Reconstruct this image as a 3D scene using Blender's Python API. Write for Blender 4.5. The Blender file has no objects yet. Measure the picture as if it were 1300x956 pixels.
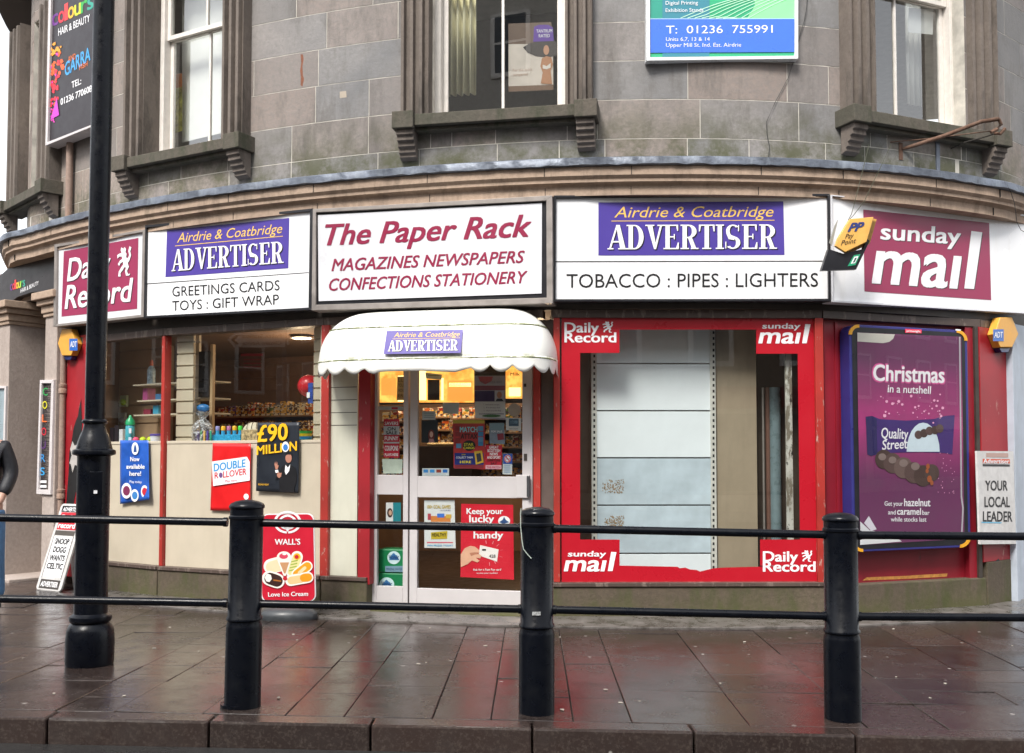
import bpy, math, random
from mathutils import Vector, Matrix
RN = random.Random(11)
C = bpy.context.scene.collection
rad = math.radians
# ------------------------------------------------------------------ camera, sky, sun, exposure
CAMZ = 1.34; FPX = 1264.0; CX = 650.0; CY = 527.0; TH = rad(2.4)
cam_d = bpy.data.cameras.new("camera"); cam = bpy.data.objects.new("camera", cam_d); C.objects.link(cam)
cam.location = (0, 0, CAMZ); cam.rotation_euler = (rad(90) + TH, 0, 0)
cam_d.sensor_width = 36; cam_d.lens = 36 * FPX / 1300; cam_d.shift_y = (CY - 478) / 1300
cam_d.clip_start = 0.05; cam_d.clip_end = 2000
bpy.context.scene.camera = cam
sc = bpy.context.scene
wd = bpy.data.worlds.new("World"); sc.world = wd; wd.use_nodes = True
wn = wd.node_tree.nodes; wl = wd.node_tree.links
bg = wn['Background']; sky = wn.new('ShaderNodeTexSky'); sky.sky_type = 'NISHITA'; sky.sun_disc = False
SUN_EL = rad(50); SUN_AZ = rad(205)          # azimuth from +Y clockwise: behind the camera, a little to the left
sky.sun_elevation = SUN_EL; sky.sun_rotation = SUN_AZ; sky.dust_density = 1.6; sky.ozone_density = 1.0; sky.air_density = 1.0
hs = wn.new('ShaderNodeHueSaturation'); hs.inputs['Saturation'].default_value = 0.16; hs.inputs['Value'].default_value = 1.6
wl.new(sky.outputs[0], hs.inputs['Color']); wl.new(hs.outputs[0], bg.inputs['Color']); bg.inputs['Strength'].default_value = 0.14
sd = bpy.data.lights.new("sun", 'SUN'); sd.energy = 2.6; sd.angle = rad(16); sd.color = (1.0, 0.95, 0.88)
so = bpy.data.objects.new("sun", sd); C.objects.link(so)
sdir = Vector((math.sin(SUN_AZ) * math.cos(SUN_EL), math.cos(SUN_AZ) * math.cos(SUN_EL), math.sin(SUN_EL)))
so.rotation_euler = sdir.to_track_quat('Z', 'Y').to_euler(); so.location = sdir * 30
sc.view_settings.view_transform = 'Standard'; sc.view_settings.look = 'None'
sc.view_settings.exposure = 0.72; sc.view_settings.gamma = 1; sc.view_settings.use_curve_mapping = False
sc.cycles.max_bounces = 8; sc.cycles.transparent_max_bounces = 16

# ------------------------------------------------------------------ helpers
def ray(px, py):
    dx = (px - CX) / FPX; dy = (CY - py) / FPX
    return Vector((dx, math.cos(TH) - dy * math.sin(TH), math.sin(TH) + dy * math.cos(TH)))
CAM = Vector((0, 0, CAMZ))
def aty(px, py, Y): r = ray(px, py); return CAM + r * (Y / r.y)
def atz(px, py, z): r = ray(px, py); return CAM + r * ((z - CAMZ) / r.z)
class Fr:                                     # a vertical plane: u along, v = height, w = out towards the street
    def __init__(s, a, b):
        s.o = Vector((a[0], a[1], 0)); d = Vector((b[0] - a[0], b[1] - a[1], 0)); s.L = d.length
        s.U = d.normalized(); s.V = Vector((0, 0, 1)); s.N = Vector((s.U.y, -s.U.x, 0))
    def p(s, u, v, w=0): return s.o + s.U * u + s.V * v + s.N * w
    def uv(s, px, py, w=0):
        r = ray(px, py); o = s.o + s.N * w; t = (o - CAM).dot(s.N) / r.dot(s.N)
        q = CAM + r * t - s.o; return q.dot(s.U), q.dot(s.V)
    def px(s, px, py, w=0): u, v = s.uv(px, py, w); return s.p(u, v, w)
class Pl(Fr):                                 # any plane from origin and two axes
    def __init__(s, o, U, V): s.o = Vector(o); s.U = Vector(U).normalized(); s.N = s.U.cross(Vector(V)).normalized(); s.V = s.N.cross(s.U); s.L = 1
class MB:
    def __init__(s): s.v = []; s.f = []; s.c = []; s.uvs = None; s.col = None
    def quad(s, a, b, c, d): n = len(s.v); s.v += [a, b, c, d]; s.f.append((n, n + 1, n + 2, n + 3)); return s
    def poly(s, pts): n = len(s.v); s.v += list(pts); s.f.append(tuple(range(n, n + len(pts)))); return s
    def hexa(s, p):                           # 8 points: lower 4, upper 4
        n = len(s.v); s.v += p
        for q in ((3, 2, 1, 0), (4, 5, 6, 7), (0, 1, 5, 4), (1, 2, 6, 5), (2, 3, 7, 6), (3, 0, 4, 7)): s.f.append(tuple(n + i for i in q))
        return s
    def box(s, fr, u0, u1, v0, v1, w0, w1):
        return s.hexa([fr.p(u0, v0, w0), fr.p(u1, v0, w0), fr.p(u1, v0, w1), fr.p(u0, v0, w1), fr.p(u0, v1, w0), fr.p(u1, v1, w0), fr.p(u1, v1, w1), fr.p(u0, v1, w1)])
    def wbox(s, x0, x1, y0, y1, z0, z1):
        V = Vector
        return s.hexa([V((x0, y0, z0)), V((x1, y0, z0)), V((x1, y1, z0)), V((x0, y1, z0)), V((x0, y0, z1)), V((x1, y0, z1)), V((x1, y1, z1)), V((x0, y1, z1))])
    def prism(s, pts, off):                   # outline extruded by vector off
        n = len(s.v); m = len(pts); s.v += [Vector(p) for p in pts] + [Vector(p) + off for p in pts]
        s.f.append(tuple(range(n + m - 1, n - 1, -1))); s.f.append(tuple(range(n + m, n + 2 * m)))
        for i in range(m): j = (i + 1) % m; s.f.append((n + i, n + j, n + m + j, n + m + i))
        return s
    def tube(s, path, r, k=8, cap=True):
        n0 = len(s.v); P = [Vector(p) for p in path]; rr = r if isinstance(r, (list, tuple)) else [r] * len(P)
        up = Vector((0, 0, 1))
        for i, p in enumerate(P):
            t = (P[min(i + 1, len(P) - 1)] - P[max(i - 1, 0)]).normalized()
            a = t.cross(up if abs(t.z) < .95 else Vector((1, 0, 0))).normalized(); b = t.cross(a)
            for j in range(k): an = 2 * math.pi * j / k; s.v.append(p + (a * math.cos(an) + b * math.sin(an)) * rr[i])
        for i in range(len(P) - 1):
            for j in range(k): a0 = n0 + i * k + j; a1 = n0 + i * k + (j + 1) % k; s.f.append((a0, a1, a1 + k, a0 + k))
        if cap:
            s.f.append(tuple(n0 + j for j in range(k))[::-1]); e = n0 + (len(P) - 1) * k; s.f.append(tuple(e + j for j in range(k)))
        return s
    def lathe(s, base, prof, k=24, lean=(0, 0)):
        n0 = len(s.v); b = Vector(base)
        for r, z in prof:
            for j in range(k):
                an = 2 * math.pi * j / k; s.v.append(b + Vector((r * math.cos(an) + lean[0] * z, r * math.sin(an) + lean[1] * z, z)))
        for i in range(len(prof) - 1):
            for j in range(k): a0 = n0 + i * k + j; a1 = n0 + i * k + (j + 1) % k; s.f.append((a0, a1, a1 + k, a0 + k))
        s.f.append(tuple(n0 + j for j in range(k))[::-1]); e = n0 + (len(prof) - 1) * k; s.f.append(tuple(e + j for j in range(k)))
        return s
    def ball(s, c, r, k=12, m=8, sq=(1, 1, 1)):
        prof = [(r * math.sin(math.pi * i / m) + 1e-5, -r * math.cos(math.pi * i / m)) for i in range(m + 1)]
        n = len(s.v); s.lathe((0, 0, 0), prof, k)
        for i in range(n, len(s.v)): q = s.v[i]; s.v[i] = Vector(c) + Vector((q.x * sq[0], q.y * sq[1], q.z * sq[2]))
        return s
    def build(s, name, m, parent=None, smooth=False, bevel=0, loc=None, seg=2):
        xs = [q.x for q in s.v]; ys = [q.y for q in s.v]; zs = [q.z for q in s.v]
        L = Vector(loc) if loc is not None else Vector(((min(xs) + max(xs)) / 2, (min(ys) + max(ys)) / 2, min(zs)))
        me = bpy.data.meshes.new(name); me.from_pydata([tuple(q - L) for q in s.v], [], s.f)
        me.materials.append(m)
        if s.uvs:
            ul = me.uv_layers.new(name="UVMap")
            for i, p in enumerate(me.polygons):
                for k2, li in enumerate(p.loop_indices): ul.data[li].uv = s.uvs[i][k2]
        if s.col:
            at = me.attributes.new("tint", 'FLOAT', 'FACE')
            for i, c in enumerate(s.col): at.data[i].value = c
        if smooth:
            for p in me.polygons: p.use_smooth = True
        me.update()
        o = bpy.data.objects.new(name, me); C.objects.link(o); put(o, L, parent)
        if bevel:
            b = o.modifiers.new("bevel", 'BEVEL'); b.width = bevel; b.segments = seg; b.limit_method = 'ANGLE'; b.angle_limit = rad(40)
        if smooth and not bevel: autosm(me)
        return o
def autosm(me):
    try:
        me.set_sharp_from_angle(angle=rad(42))
    except Exception: pass
W = {}
def put(o, L, parent):
    o.location = L; W[o.name] = Matrix.Translation(L)
    if parent is not None: o.parent = parent; o.matrix_parent_inverse = W[parent.name].inverted()
def tag(o, label=None, cat=None, group=None, kind=None):
    if label: o['label'] = label
    if cat: o['category'] = cat
    if group: o['group'] = group
    if kind: o['kind'] = kind
    return o
def thing(name, loc, label, cat, group=None):
    o = bpy.data.objects.new(name, None); C.objects.link(o); o.empty_display_size = .1; put(o, Vector(loc), None)
    return tag(o, label, cat, group)
def copy_tree(o, delta, parent=None):
    c = o.copy(); C.objects.link(c); W[c.name] = W[o.name].copy()
    if parent is None: c.location = o.location + Vector(delta); W[c.name] = Matrix.Translation(c.location)
    else: c.parent = parent
    for ch in list(o.children): copy_tree(ch, delta, c)
    return c
# ------------------------------------------------------------------ materials
def S(h, k=1.0):
    h = h.lstrip('#'); o = []
    for i in (0, 2, 4):
        c = int(h[i:i + 2], 16) / 255; c = c / 12.92 if c <= .04045 else ((c + .055) / 1.055) ** 2.4; o.append(min(1, c * k))
    return tuple(o)
MC = {}
def newmat(name):
    m = bpy.data.materials.new(name); m.use_nodes = True; nt = m.node_tree
    return m, nt.nodes, nt.links, nt.nodes['Principled BSDF']
def mixc(N, L, fac, a, b, mode='MIX'):
    x = N.new('ShaderNodeMix'); x.data_type = 'RGBA'; x.blend_type = mode
    for sck, val in ((x.inputs[0], fac), (x.inputs[6], a), (x.inputs[7], b)):
        if hasattr(val, 'links') or hasattr(val, 'is_linked'): L.new(val, sck)
        elif isinstance(val, (int, float)): sck.default_value = val
        else: sck.default_value = (*val, 1)
    return x.outputs[2]
def noise(N, L, scale, detail=4, rough=.6, coord='Object', sc3=(1, 1, 1), dist=0):
    t = N.new('ShaderNodeTexCoord'); mp = N.new('ShaderNodeMapping'); mp.inputs['Scale'].default_value = sc3
    n = N.new('ShaderNodeTexNoise'); n.inputs['Scale'].default_value = scale; n.inputs['Detail'].default_value = detail
    n.inputs['Roughness'].default_value = rough; n.inputs['Distortion'].default_value = dist
    L.new(t.outputs[coord], mp.inputs[0]); L.new(mp.outputs[0], n.inputs['Vector']); return n.outputs['Fac']
def ramp(N, L, src, a, b, lo=0., hi=1.):
    r = N.new('ShaderNodeMapRange'); r.inputs['From Min'].default_value = a; r.inputs['From Max'].default_value = b
    r.inputs['To Min'].default_value = lo; r.inputs['To Max'].default_value = hi; L.new(src, r.inputs['Value']); return r.outputs[0]
def mat(name, col, rough=.55, metal=0, nz=.12, ns=9, bump=.0, spec=.5, coat=0, emis=None, es=0, streak=0, streakcol=(.02, .02, .015)):
    if name in MC: return MC[name]
    m, N, L, P = newmat(name); P.inputs['Metallic'].default_value = metal
    P.inputs['Specular IOR Level'].default_value = spec; P.inputs['Coat Weight'].default_value = coat
    if nz:
        f = noise(N, L, ns); c = mixc(N, L, ramp(N, L, f, .3, .7), tuple(x * (1 - nz) for x in col), tuple(min(1, x * (1 + nz)) for x in col))
        L.new(ramp(N, L, f, .25, .75, max(.02, rough - .1), min(1, rough + .1)), P.inputs['Roughness'])
        if streak:
            f2 = noise(N, L, 5, 5, .65, sc3=(2.2, 2.2, .35)); c = mixc(N, L, ramp(N, L, f2, .5, .8, 0, streak), c, streakcol)
        L.new(c, P.inputs['Base Color'])
    else: P.inputs['Base Color'].default_value = (*col, 1); P.inputs['Roughness'].default_value = rough
    if bump:
        b = N.new('ShaderNodeBump'); b.inputs['Strength'].default_value = bump; b.inputs['Distance'].default_value = .01
        L.new(noise(N, L, ns * 6, 5), b.inputs['Height']); L.new(b.outputs[0], P.inputs['Normal'])
    if emis: P.inputs['Emission Color'].default_value = (*emis, 1); P.inputs['Emission Strength'].default_value = es
    MC[name] = m; return m
def peel(name, col, under, dark=(.03, .025, .02), amt=.56, scale=7, rough=.45):
    m, N, L, P = newmat(name)
    f = noise(N, L, scale, 7, .7, sc3=(1.6, 1.6, .45)); g = noise(N, L, 2.0, 3, .5)
    base = mixc(N, L, ramp(N, L, g, .3, .7), tuple(x * .72 for x in col), tuple(min(1, x * 1.15) for x in col))
    c = mixc(N, L, ramp(N, L, f, amt, amt + .04), base, under)
    f3 = noise(N, L, scale * 2.1, 6, .7, sc3=(1, 1, .6)); c = mixc(N, L, ramp(N, L, f3, amt + .08, amt + .12), c, dark)
    L.new(c, P.inputs['Base Color']); P.inputs['Roughness'].default_value = rough
    b = N.new('ShaderNodeBump'); b.inputs['Strength'].default_value = .35; b.inputs['Distance'].default_value = .004; b.invert = True
    L.new(ramp(N, L, f, amt, amt + .04), b.inputs['Height']); L.new(b.outputs[0], P.inputs['Normal'])
    return m
def stone(name, a, b, dark=(.05, .045, .035), moss=None, attr=True, scale=1.6, bump=.35, darkamt=.6, mossz=None, warm=None):
    m, N, L, P = newmat(name)
    big = noise(N, L, scale, 5, .6); fine = noise(N, L, 28, 8, .7)
    c = mixc(N, L, ramp(N, L, big, .3, .7), a, b)
    if warm:                                   # warmer stone towards one end of the frontage
        t = N.new('ShaderNodeNewGeometry'); sx = N.new('ShaderNodeSeparateXYZ'); L.new(t.outputs['Position'], sx.inputs[0])
        c = mixc(N, L, ramp(N, L, sx.outputs[0], warm[1], warm[2], .8, 0), c, warm[0])
    if attr:
        at = N.new('ShaderNodeAttribute'); at.attribute_name = 'tint'
        c = mixc(N, L, ramp(N, L, at.outputs['Fac'], 0, 1, 0, .55), c, tuple(x * .5 for x in a))
        r2 = N.new('ShaderNodeMath'); r2.operation = 'FRACT'; mu = N.new('ShaderNodeMath'); mu.operation = 'MULTIPLY'; mu.inputs[1].default_value = 7.31
        L.new(at.outputs['Fac'], mu.inputs[0]); L.new(mu.outputs[0], r2.inputs[0])
        c = mixc(N, L, ramp(N, L, r2.outputs[0], .45, 1, 0, .4), c, (.36, .25, .19))
    c = mixc(N, L, ramp(N, L, fine, .38, .66, 0, .5), c, tuple(x * .55 for x in a))
    st = noise(N, L, 2.6, 9, .72, sc3=(1.5, 1.5, .45)); c = mixc(N, L, ramp(N, L, st, .5, .68, 0, darkamt), c, dark)
    if moss:
        g = N.new('ShaderNodeNewGeometry'); s2 = N.new('ShaderNodeSeparateXYZ'); L.new(g.outputs['Position'], s2.inputs[0])
        mz = ramp(N, L, s2.outputs[2], mossz[0], mossz[1], 1, 0); mn = noise(N, L, 3.5, 6, .7)
        mm = N.new('ShaderNodeMath'); mm.operation = 'MULTIPLY'; L.new(mz, mm.inputs[0]); L.new(ramp(N, L, mn, .38, .6, 0, .9), mm.inputs[1])
        c = mixc(N, L, mm.outputs[0], c, moss)
    L.new(c, P.inputs['Base Color']); P.inputs['Roughness'].default_value = .85
    bp = N.new('ShaderNodeBump'); bp.inputs['Strength'].default_value = bump; bp.inputs['Distance'].default_value = .012
    ad = N.new('ShaderNodeMath'); ad.operation = 'ADD'; L.new(fine, ad.inputs[0]); L.new(big, ad.inputs[1]); L.new(ad.outputs[0], bp.inputs['Height'])
    L.new(bp.outputs[0], P.inputs['Normal']); return m
def glassm(name, tint=(.9, .93, .92), ior=1.5, k=1.0, dirt=.02):
    m, N, L, P = newmat(name); N.remove(P); out = N['Material Output']
    tr = N.new('ShaderNodeBsdfTransparent'); tr.inputs[0].default_value = (*tint, 1)
    gl = N.new('ShaderNodeBsdfGlossy'); gl.inputs['Roughness'].default_value = .0
    lw = N.new('ShaderNodeLayerWeight'); lw.inputs['Blend'].default_value = .5; pw_ = N.new('ShaderNodeMath'); pw_.operation = 'POWER'; pw_.inputs[1].default_value = 5; L.new(lw.outputs['Facing'], pw_.inputs[0])
    fr = N.new('ShaderNodeMath'); fr.operation = 'MULTIPLY_ADD'; fr.inputs[1].default_value = .96; fr.inputs[2].default_value = .04; L.new(pw_.outputs[0], fr.inputs[0])
    b = N.new('ShaderNodeBump'); b.inputs['Strength'].default_value = .03; b.inputs['Distance'].default_value = .02
    L.new(noise(N, L, 1.3, 1), b.inputs['Height']); L.new(b.outputs[0], gl.inputs['Normal'])
    ma = N.new('ShaderNodeMath'); ma.operation = 'MULTIPLY_ADD'; ma.inputs[1].default_value = k; ma.inputs[2].default_value = dirt; L.new(fr.outputs[0], ma.inputs[0])
    mx = N.new('ShaderNodeMixShader'); L.new(ma.outputs[0], mx.inputs[0]); L.new(tr.outputs[0], mx.inputs[1]); L.new(gl.outputs[0], mx.inputs[2])
    L.new(mx.outputs[0], out.inputs['Surface']); return m
def printed(h, k=.8, sc_=38):
    key = "printed_%s" % h.strip('#')
    if key in MC: return MC[key]
    m, N, L, P = newmat(key); P.inputs['Roughness'].default_value = .4; base = S(h, k)
    t = N.new('ShaderNodeTexCoord'); mp = N.new('ShaderNodeMapping'); mp.inputs['Scale'].default_value = (1, 1, 1.9); L.new(t.outputs['Object'], mp.inputs[0])
    v = N.new('ShaderNodeTexVoronoi'); v.inputs['Scale'].default_value = sc_; v.distance = 'CHEBYCHEV'; L.new(mp.outputs[0], v.inputs['Vector']); s_ = N.new('ShaderNodeSeparateColor'); L.new(v.outputs['Color'], s_.inputs[0])
    c = mixc(N, L, ramp(N, L, s_.outputs[0], .62, .64), base, (.62, .58, .50)); c = mixc(N, L, ramp(N, L, s_.outputs[1], .70, .72), c, (.60, .34, .06)); c = mixc(N, L, ramp(N, L, s_.outputs[2], .72, .74), c, (.04, .03, .05))
    L.new(c, P.inputs['Base Color']); MC[key] = m; return m
def flat(h, rough=.5, k=1.0, nz=.05): return mat("paint_%s_%g_%g" % (h.strip('#'), rough, k), S(h, k), rough, nz=nz)
# ------------------------------------------------------------------ lettering
TC = {}
def textmesh(txt, bold):
    key = (txt, bold)
    if key in TC: return TC[key]
    cu = bpy.data.curves.new("lettering", 'FONT'); cu.body = txt; cu.offset = bold; cu.resolution_u = 3
    ob = bpy.data.objects.new("lettering_tmp", cu); C.objects.link(ob); bpy.context.view_layer.update()
    dg = bpy.context.evaluated_depsgraph_get(); me = bpy.data.meshes.new_from_object(ob.evaluated_get(dg))
    vs = [(v.co.x, v.co.y) for v in me.vertices]; fs = [tuple(p.vertices) for p in me.polygons]
    bpy.data.objects.remove(ob); bpy.data.curves.remove(cu); bpy.data.meshes.remove(me)
    TC[key] = (vs, fs); return TC[key]
CAPH = None
def T(parent, fr, txt, x0, y0, x1, y1, h, w, m, bold=.0, shear=0, name='lettering', dh=0, mb=None, arc=0):
    """text whose baseline runs between two pixels on plane fr, cap height h px (dh: growth to the right)"""
    global CAPH
    if CAPH is None: CAPH = max(v[1] for v in textmesh('H', 0)[0])
    BO = .0
    vs, fs = textmesh(txt, min(bold, BO))
    if not vs: return None
    X = [v[0] + shear * v[1] for v in vs]; xa, xb = min(X), max(X)
    P0 = fr.px(x0, y0, w); AX = fr.px(x1, y1, w) - P0; UP = fr.px(x0, y0 - h, w) - P0; UP2 = fr.px(x1, y1 - h - dh, w) - fr.px(x1, y1, w)
    b = mb or MB(); e = 0 if bold < .014 else (bold - .004) * .75
    passes = [(0, 0)] if e <= 0 else [(-e, -e * .6), (e, -e * .6), (-e, e * .6), (e, e * .6), (0, 0)]
    for k, (ox, oy) in enumerate(passes):
        n = len(b.v)
        for (vx, vy), xx in zip(vs, X):
            t = (xx - xa) / (xb - xa); t2 = t + ox / (xb - xa); b.v.append(P0 + AX * t2 + (UP * (1 - t) + UP2 * t) * ((vy + oy) / CAPH + arc * 4 * t * (1 - t)) + fr.N * (k * .00012))
        b.f += [tuple(n + i for i in f) for f in fs]
    if mb: return None
    return b.build(name, m, parent)
SER = {}
def serif_glyphs():
    """condensed serif capitals on a unit height: lists of polygons, and an advance width"""
    def R_(x0, y0, x1, y1): return [(x0, y0), (x1, y0), (x1, y1), (x0, y1)]
    def arc(cx, cy, rx, ry, irx, iry, a0, a1, n=12):
        o = [(cx + rx * math.cos(rad(a0 + (a1 - a0) * i / n)), cy + ry * math.sin(rad(a0 + (a1 - a0) * i / n))) for i in range(n + 1)]
        q = [(cx + irx * math.cos(rad(a1 - (a1 - a0) * i / n)), cy + iry * math.sin(rad(a1 - (a1 - a0) * i / n))) for i in range(n + 1)]
        return [[o[i], o[i + 1], q[n - i - 1], q[n - i]] for i in range(n)]
    sh = .05; G = {}
    G['A'] = ([[(.04, 0.03), (.10, 0.03), (.30, .97), (.25, .97)], [(.37, 0.03), (.53, 0.03), (.36, 1), (.25, 1)], R_(.13, .28, .42, .34), R_(-.01, 0, .17, sh), R_(.31, 0, .58, sh)], .56)
    G['D'] = ([R_(.06, .02, .19, .98), R_(0, 0, .26, sh), R_(0, .95, .26, 1)] + arc(.24, .5, .27, .5, .13, .45, -90, 90), .56)
    G['V'] = ([[(.06, .98), (.21, .98), (.32, .16), (.26, 0)], [(.26, 0), (.32, 0), (.50, .98), (.44, .98)], R_(0, .95, .27, 1), R_(.36, .95, .56, 1)], .54)
    E = [R_(.06, .02, .19, .98), R_(0, 0, .46, sh), R_(0, .95, .44, 1), R_(.19, .48, .34, .53), [(.38, .05), (.46, .05), (.46, .27), (.43, .27)], [(.38, .95), (.44, .95), (.44, .75), (.41, .75)], R_(.31, .40, .34, .62)]
    G['E'] = (E, .51)
    G['R'] = ([R_(.06, .02, .19, .98), R_(0, 0, .25, sh), R_(0, .95, .26, 1), R_(.19, .45, .28, .50), [(.22, .47), (.34, .48), (.47, .03), (.34, .03)], R_(.31, 0, .54, sh)] + arc(.24, .725, .24, .275, .10, .22, -90, 90), .55)
    G['T'] = ([R_(.17, .02, .30, .98), R_(.10, 0, .37, sh), R_(0, .95, .47, 1), [(0, .95), (.06, .95), (.03, .72), (0, .72)], [(.41, .95), (.47, .95), (.47, .72), (.44, .72)]], .50)
    G['I'] = ([R_(.06, .02, .19, .98), R_(0, 0, .25, sh), R_(0, .95, .25, 1)], .29)
    s = arc(.23, .74, .21, .26, .10, .21, 40, 270, 12) + arc(.22, .26, .23, .26, .10, .21, -140, 90, 12)
    s += [[(.23, .53), (.02, .66), (.10, .40), (.28, .36)], [(.12, .60), (.36, .47), (.44, .30), (.20, .47)], R_(0, .02, .03, .30), R_(.38, .72, .41, .98)]
    G['S'] = (s, .50)
    return G
def serif(parent, fr, txt, x0, y0, x1, y1, h, w, m, shear=0, dh=0, name='lettering', dx=0, dy=0):
    global SER
    if not SER: SER = serif_glyphs()
    tot = sum(SER[c][1] for c in txt) - .04
    P0 = fr.px(x0 + dx, y0 + dy, w); AX = fr.px(x1 + dx, y1 + dy, w) - P0; UP = fr.px(x0 + dx, y0 + dy - h, w) - P0; UP2 = fr.px(x1 + dx, y1 + dy - h - dh, w) - fr.px(x1 + dx, y1 + dy, w)
    b = MB(); x = 0; k = 0
    for c in txt:
        for poly in SER[c][0]:
            pts = []
            for (gx, gy) in poly:
                t = (x + gx + shear * gy) / (tot + shear); pts.append(P0 + AX * t + (UP * (1 - t) + UP2 * t) * gy + fr.N * (k * .00004))
            b.poly(pts); k = (k + 1) % 24
        x += SER[c][1]
    return b.build(name, m, parent)
def Q(parent, fr, pts, w, m, name, th=0):     # flat (or thin) outline given by pixels on plane fr
    P = [fr.px(x, y, w) for x, y in pts]
    b = MB()
    if th: b.prism([fr.px(x, y, w) - fr.N * th for x, y in pts], fr.N * th)
    else: b.poly(P)
    return b.build(name, m, parent)
def ell(cx, cy, rx, ry, n=20, a0=0): return [(cx + rx * math.cos(2 * math.pi * i / n + a0), cy + ry * math.sin(2 * math.pi * i / n + a0)) for i in range(n)]
def bil(q, s, t): return tuple((q[0][k] * (1 - s) + q[1][k] * s) * (1 - t) + (q[3][k] * (1 - s) + q[2][k] * s) * t for k in (0, 1))
def sub(q, s0, s1, t0, t1): return [bil(q, s0, t0), bil(q, s1, t0), bil(q, s1, t1), bil(q, s0, t1)]   # q: TL TR BR BL
LION = [(.30, 1), (.42, .93), (.52, .98), (.60, .90), (.56, .80), (.64, .74), (.60, .62), (.72, .58), (.80, .68), (.74, .82), (.82, .98), (.94, .92), (.86, .80), (.92, .66), (.80, .48), (.70, .42), (.78, .28), (.66, .16), (.72, .04), (.86, .04), (.80, -.02), (.60, 0), (.54, .16), (.60, .28), (.48, .30), (.40, .22), (.24, .14), (.26, .02), (.10, .04), (.14, .20), (.32, .34), (.42, .40), (.40, .50), (.24, .46), (.16, .38), (.08, .46), (.22, .56), (.36, .60), (.34, .68), (.16, .70), (.06, .64), (.04, .76), (.20, .80), (.32, .80), (.26, .90)]
def lion(parent, fr, q, w, m): return Q(parent, fr, [bil(q, x, 1 - y) for x, y in LION], w, m, 'emblem')
# ------------------------------------------------------------------ the curved plan of the corner building
PC = [5.13611334e-04, 1.82083557e-03, 5.35005096e-02, -1.66074913e-01, 8.13959463e+00]
def py_(x): return (((PC[0] * x + PC[1]) * x + PC[2]) * x + PC[3]) * x + PC[4]
nodes = [(-6.2, 18), (-6.75, 14.6), (-6.42, 12.7)]
def catm(pts, k=6):
    o = []; P = [Vector(p) for p in pts]; P = [2 * P[0] - P[1]] + P + [2 * P[-1] - P[-2]]
    for i in range(1, len(P) - 2):
        for j in range(k):
            t = j / k; a, b, c, d = P[i - 1:i + 3]
            o.append(.5 * ((2 * b) + (c - a) * t + (2 * a - 5 * b + 4 * c - d) * t * t + (3 * b - a - 3 * c + d) * t ** 3))
    o.append(P[-2]); return o
mid = [(-5.75 + i * .52, py_(-5.75 + i * .52)) for i in range(21)]
CV = catm(nodes + mid + [(5.9, 10.1), (7.2, 12.2), (8.0, 15)], 5)
SL = [0]
for i in range(1, len(CV)): SL.append(SL[-1] + (CV[i] - CV[i - 1]).length)
NV = []
for i in range(len(CV)):
    d = (CV[min(i + 1, len(CV) - 1)] - CV[max(i - 1, 0)]).normalized(); NV.append(Vector((d.y, -d.x)))
def cat_(s, off=0):
    s = max(0, min(SL[-1], s)); lo, hi = 0, len(SL) - 1
    while hi - lo > 1:
        m = (lo + hi) // 2
        if SL[m] <= s: lo = m
        else: hi = m
    t = (s - SL[lo]) / (SL[hi] - SL[lo]); p = CV[lo].lerp(CV[hi], t); n = NV[lo].lerp(NV[hi], t).normalized()
    return p + n * off
def cps(px, off=0, py=560):
    r = ray(px, py); best = None
    for i in range(0, len(CV) - 1):
        a = CV[i] + NV[i] * off; b = CV[i + 1] + NV[i + 1] * off; d = b - a
        den = r.x * d.y - r.y * d.x
        if abs(den) < 1e-9: continue
        t = (a.x * d.y - a.y * d.x) / den; k = (a.x * r.y - a.y * r.x) / den
        if -1e-6 <= k <= 1 + 1e-6 and t > 0 and (best is None or t < best[0]): best = (t, a + d * k, SL[i] + (SL[i + 1] - SL[i]) * k)
    if best is None: print("CPS NONE", px, off); return cps(px + 6, off, py)
    return best[1], best[2]
def CF(x0, x1, off, py=560): return Fr(cps(x0, off, py)[0], cps(x1, off, py)[0])
def sweep(prof, s0, s1, step=.12, close=False):
    b = MB(); n = max(2, int((s1 - s0) / step)); k = len(prof)
    for i in range(n + 1):
        s = s0 + (s1 - s0) * i / n
        for off, z in prof: p = cat_(s, off); b.v.append(Vector((p.x, p.y, z)))
    for i in range(n):
        for j in range(k if close else k - 1):
            j2 = (j + 1) % k; b.f.append((i * k + j, (i + 1) * k + j, (i + 1) * k + j2, i * k + j2))
    b.f.append(tuple(range(k))); b.f.append(tuple(n * k + j for j in range(k))[::-1])
    return b
def px2(mb, fr, x0, y0, x1, y1, w0, w1, wr=None):   # box whose front face spans the pixels
    wr = w1 if wr is None else wr
    ym = (y0 + y1) / 2; xm = (x0 + x1) / 2
    u0 = fr.uv(x0, ym, wr)[0]; u1 = fr.uv(x1, ym, wr)[0]; va = fr.uv(xm, y0, wr)[1]; vb = fr.uv(xm, y1, wr)[1]
    mb.box(fr, u0, u1, vb, va, w0, w1); return mb
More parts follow.
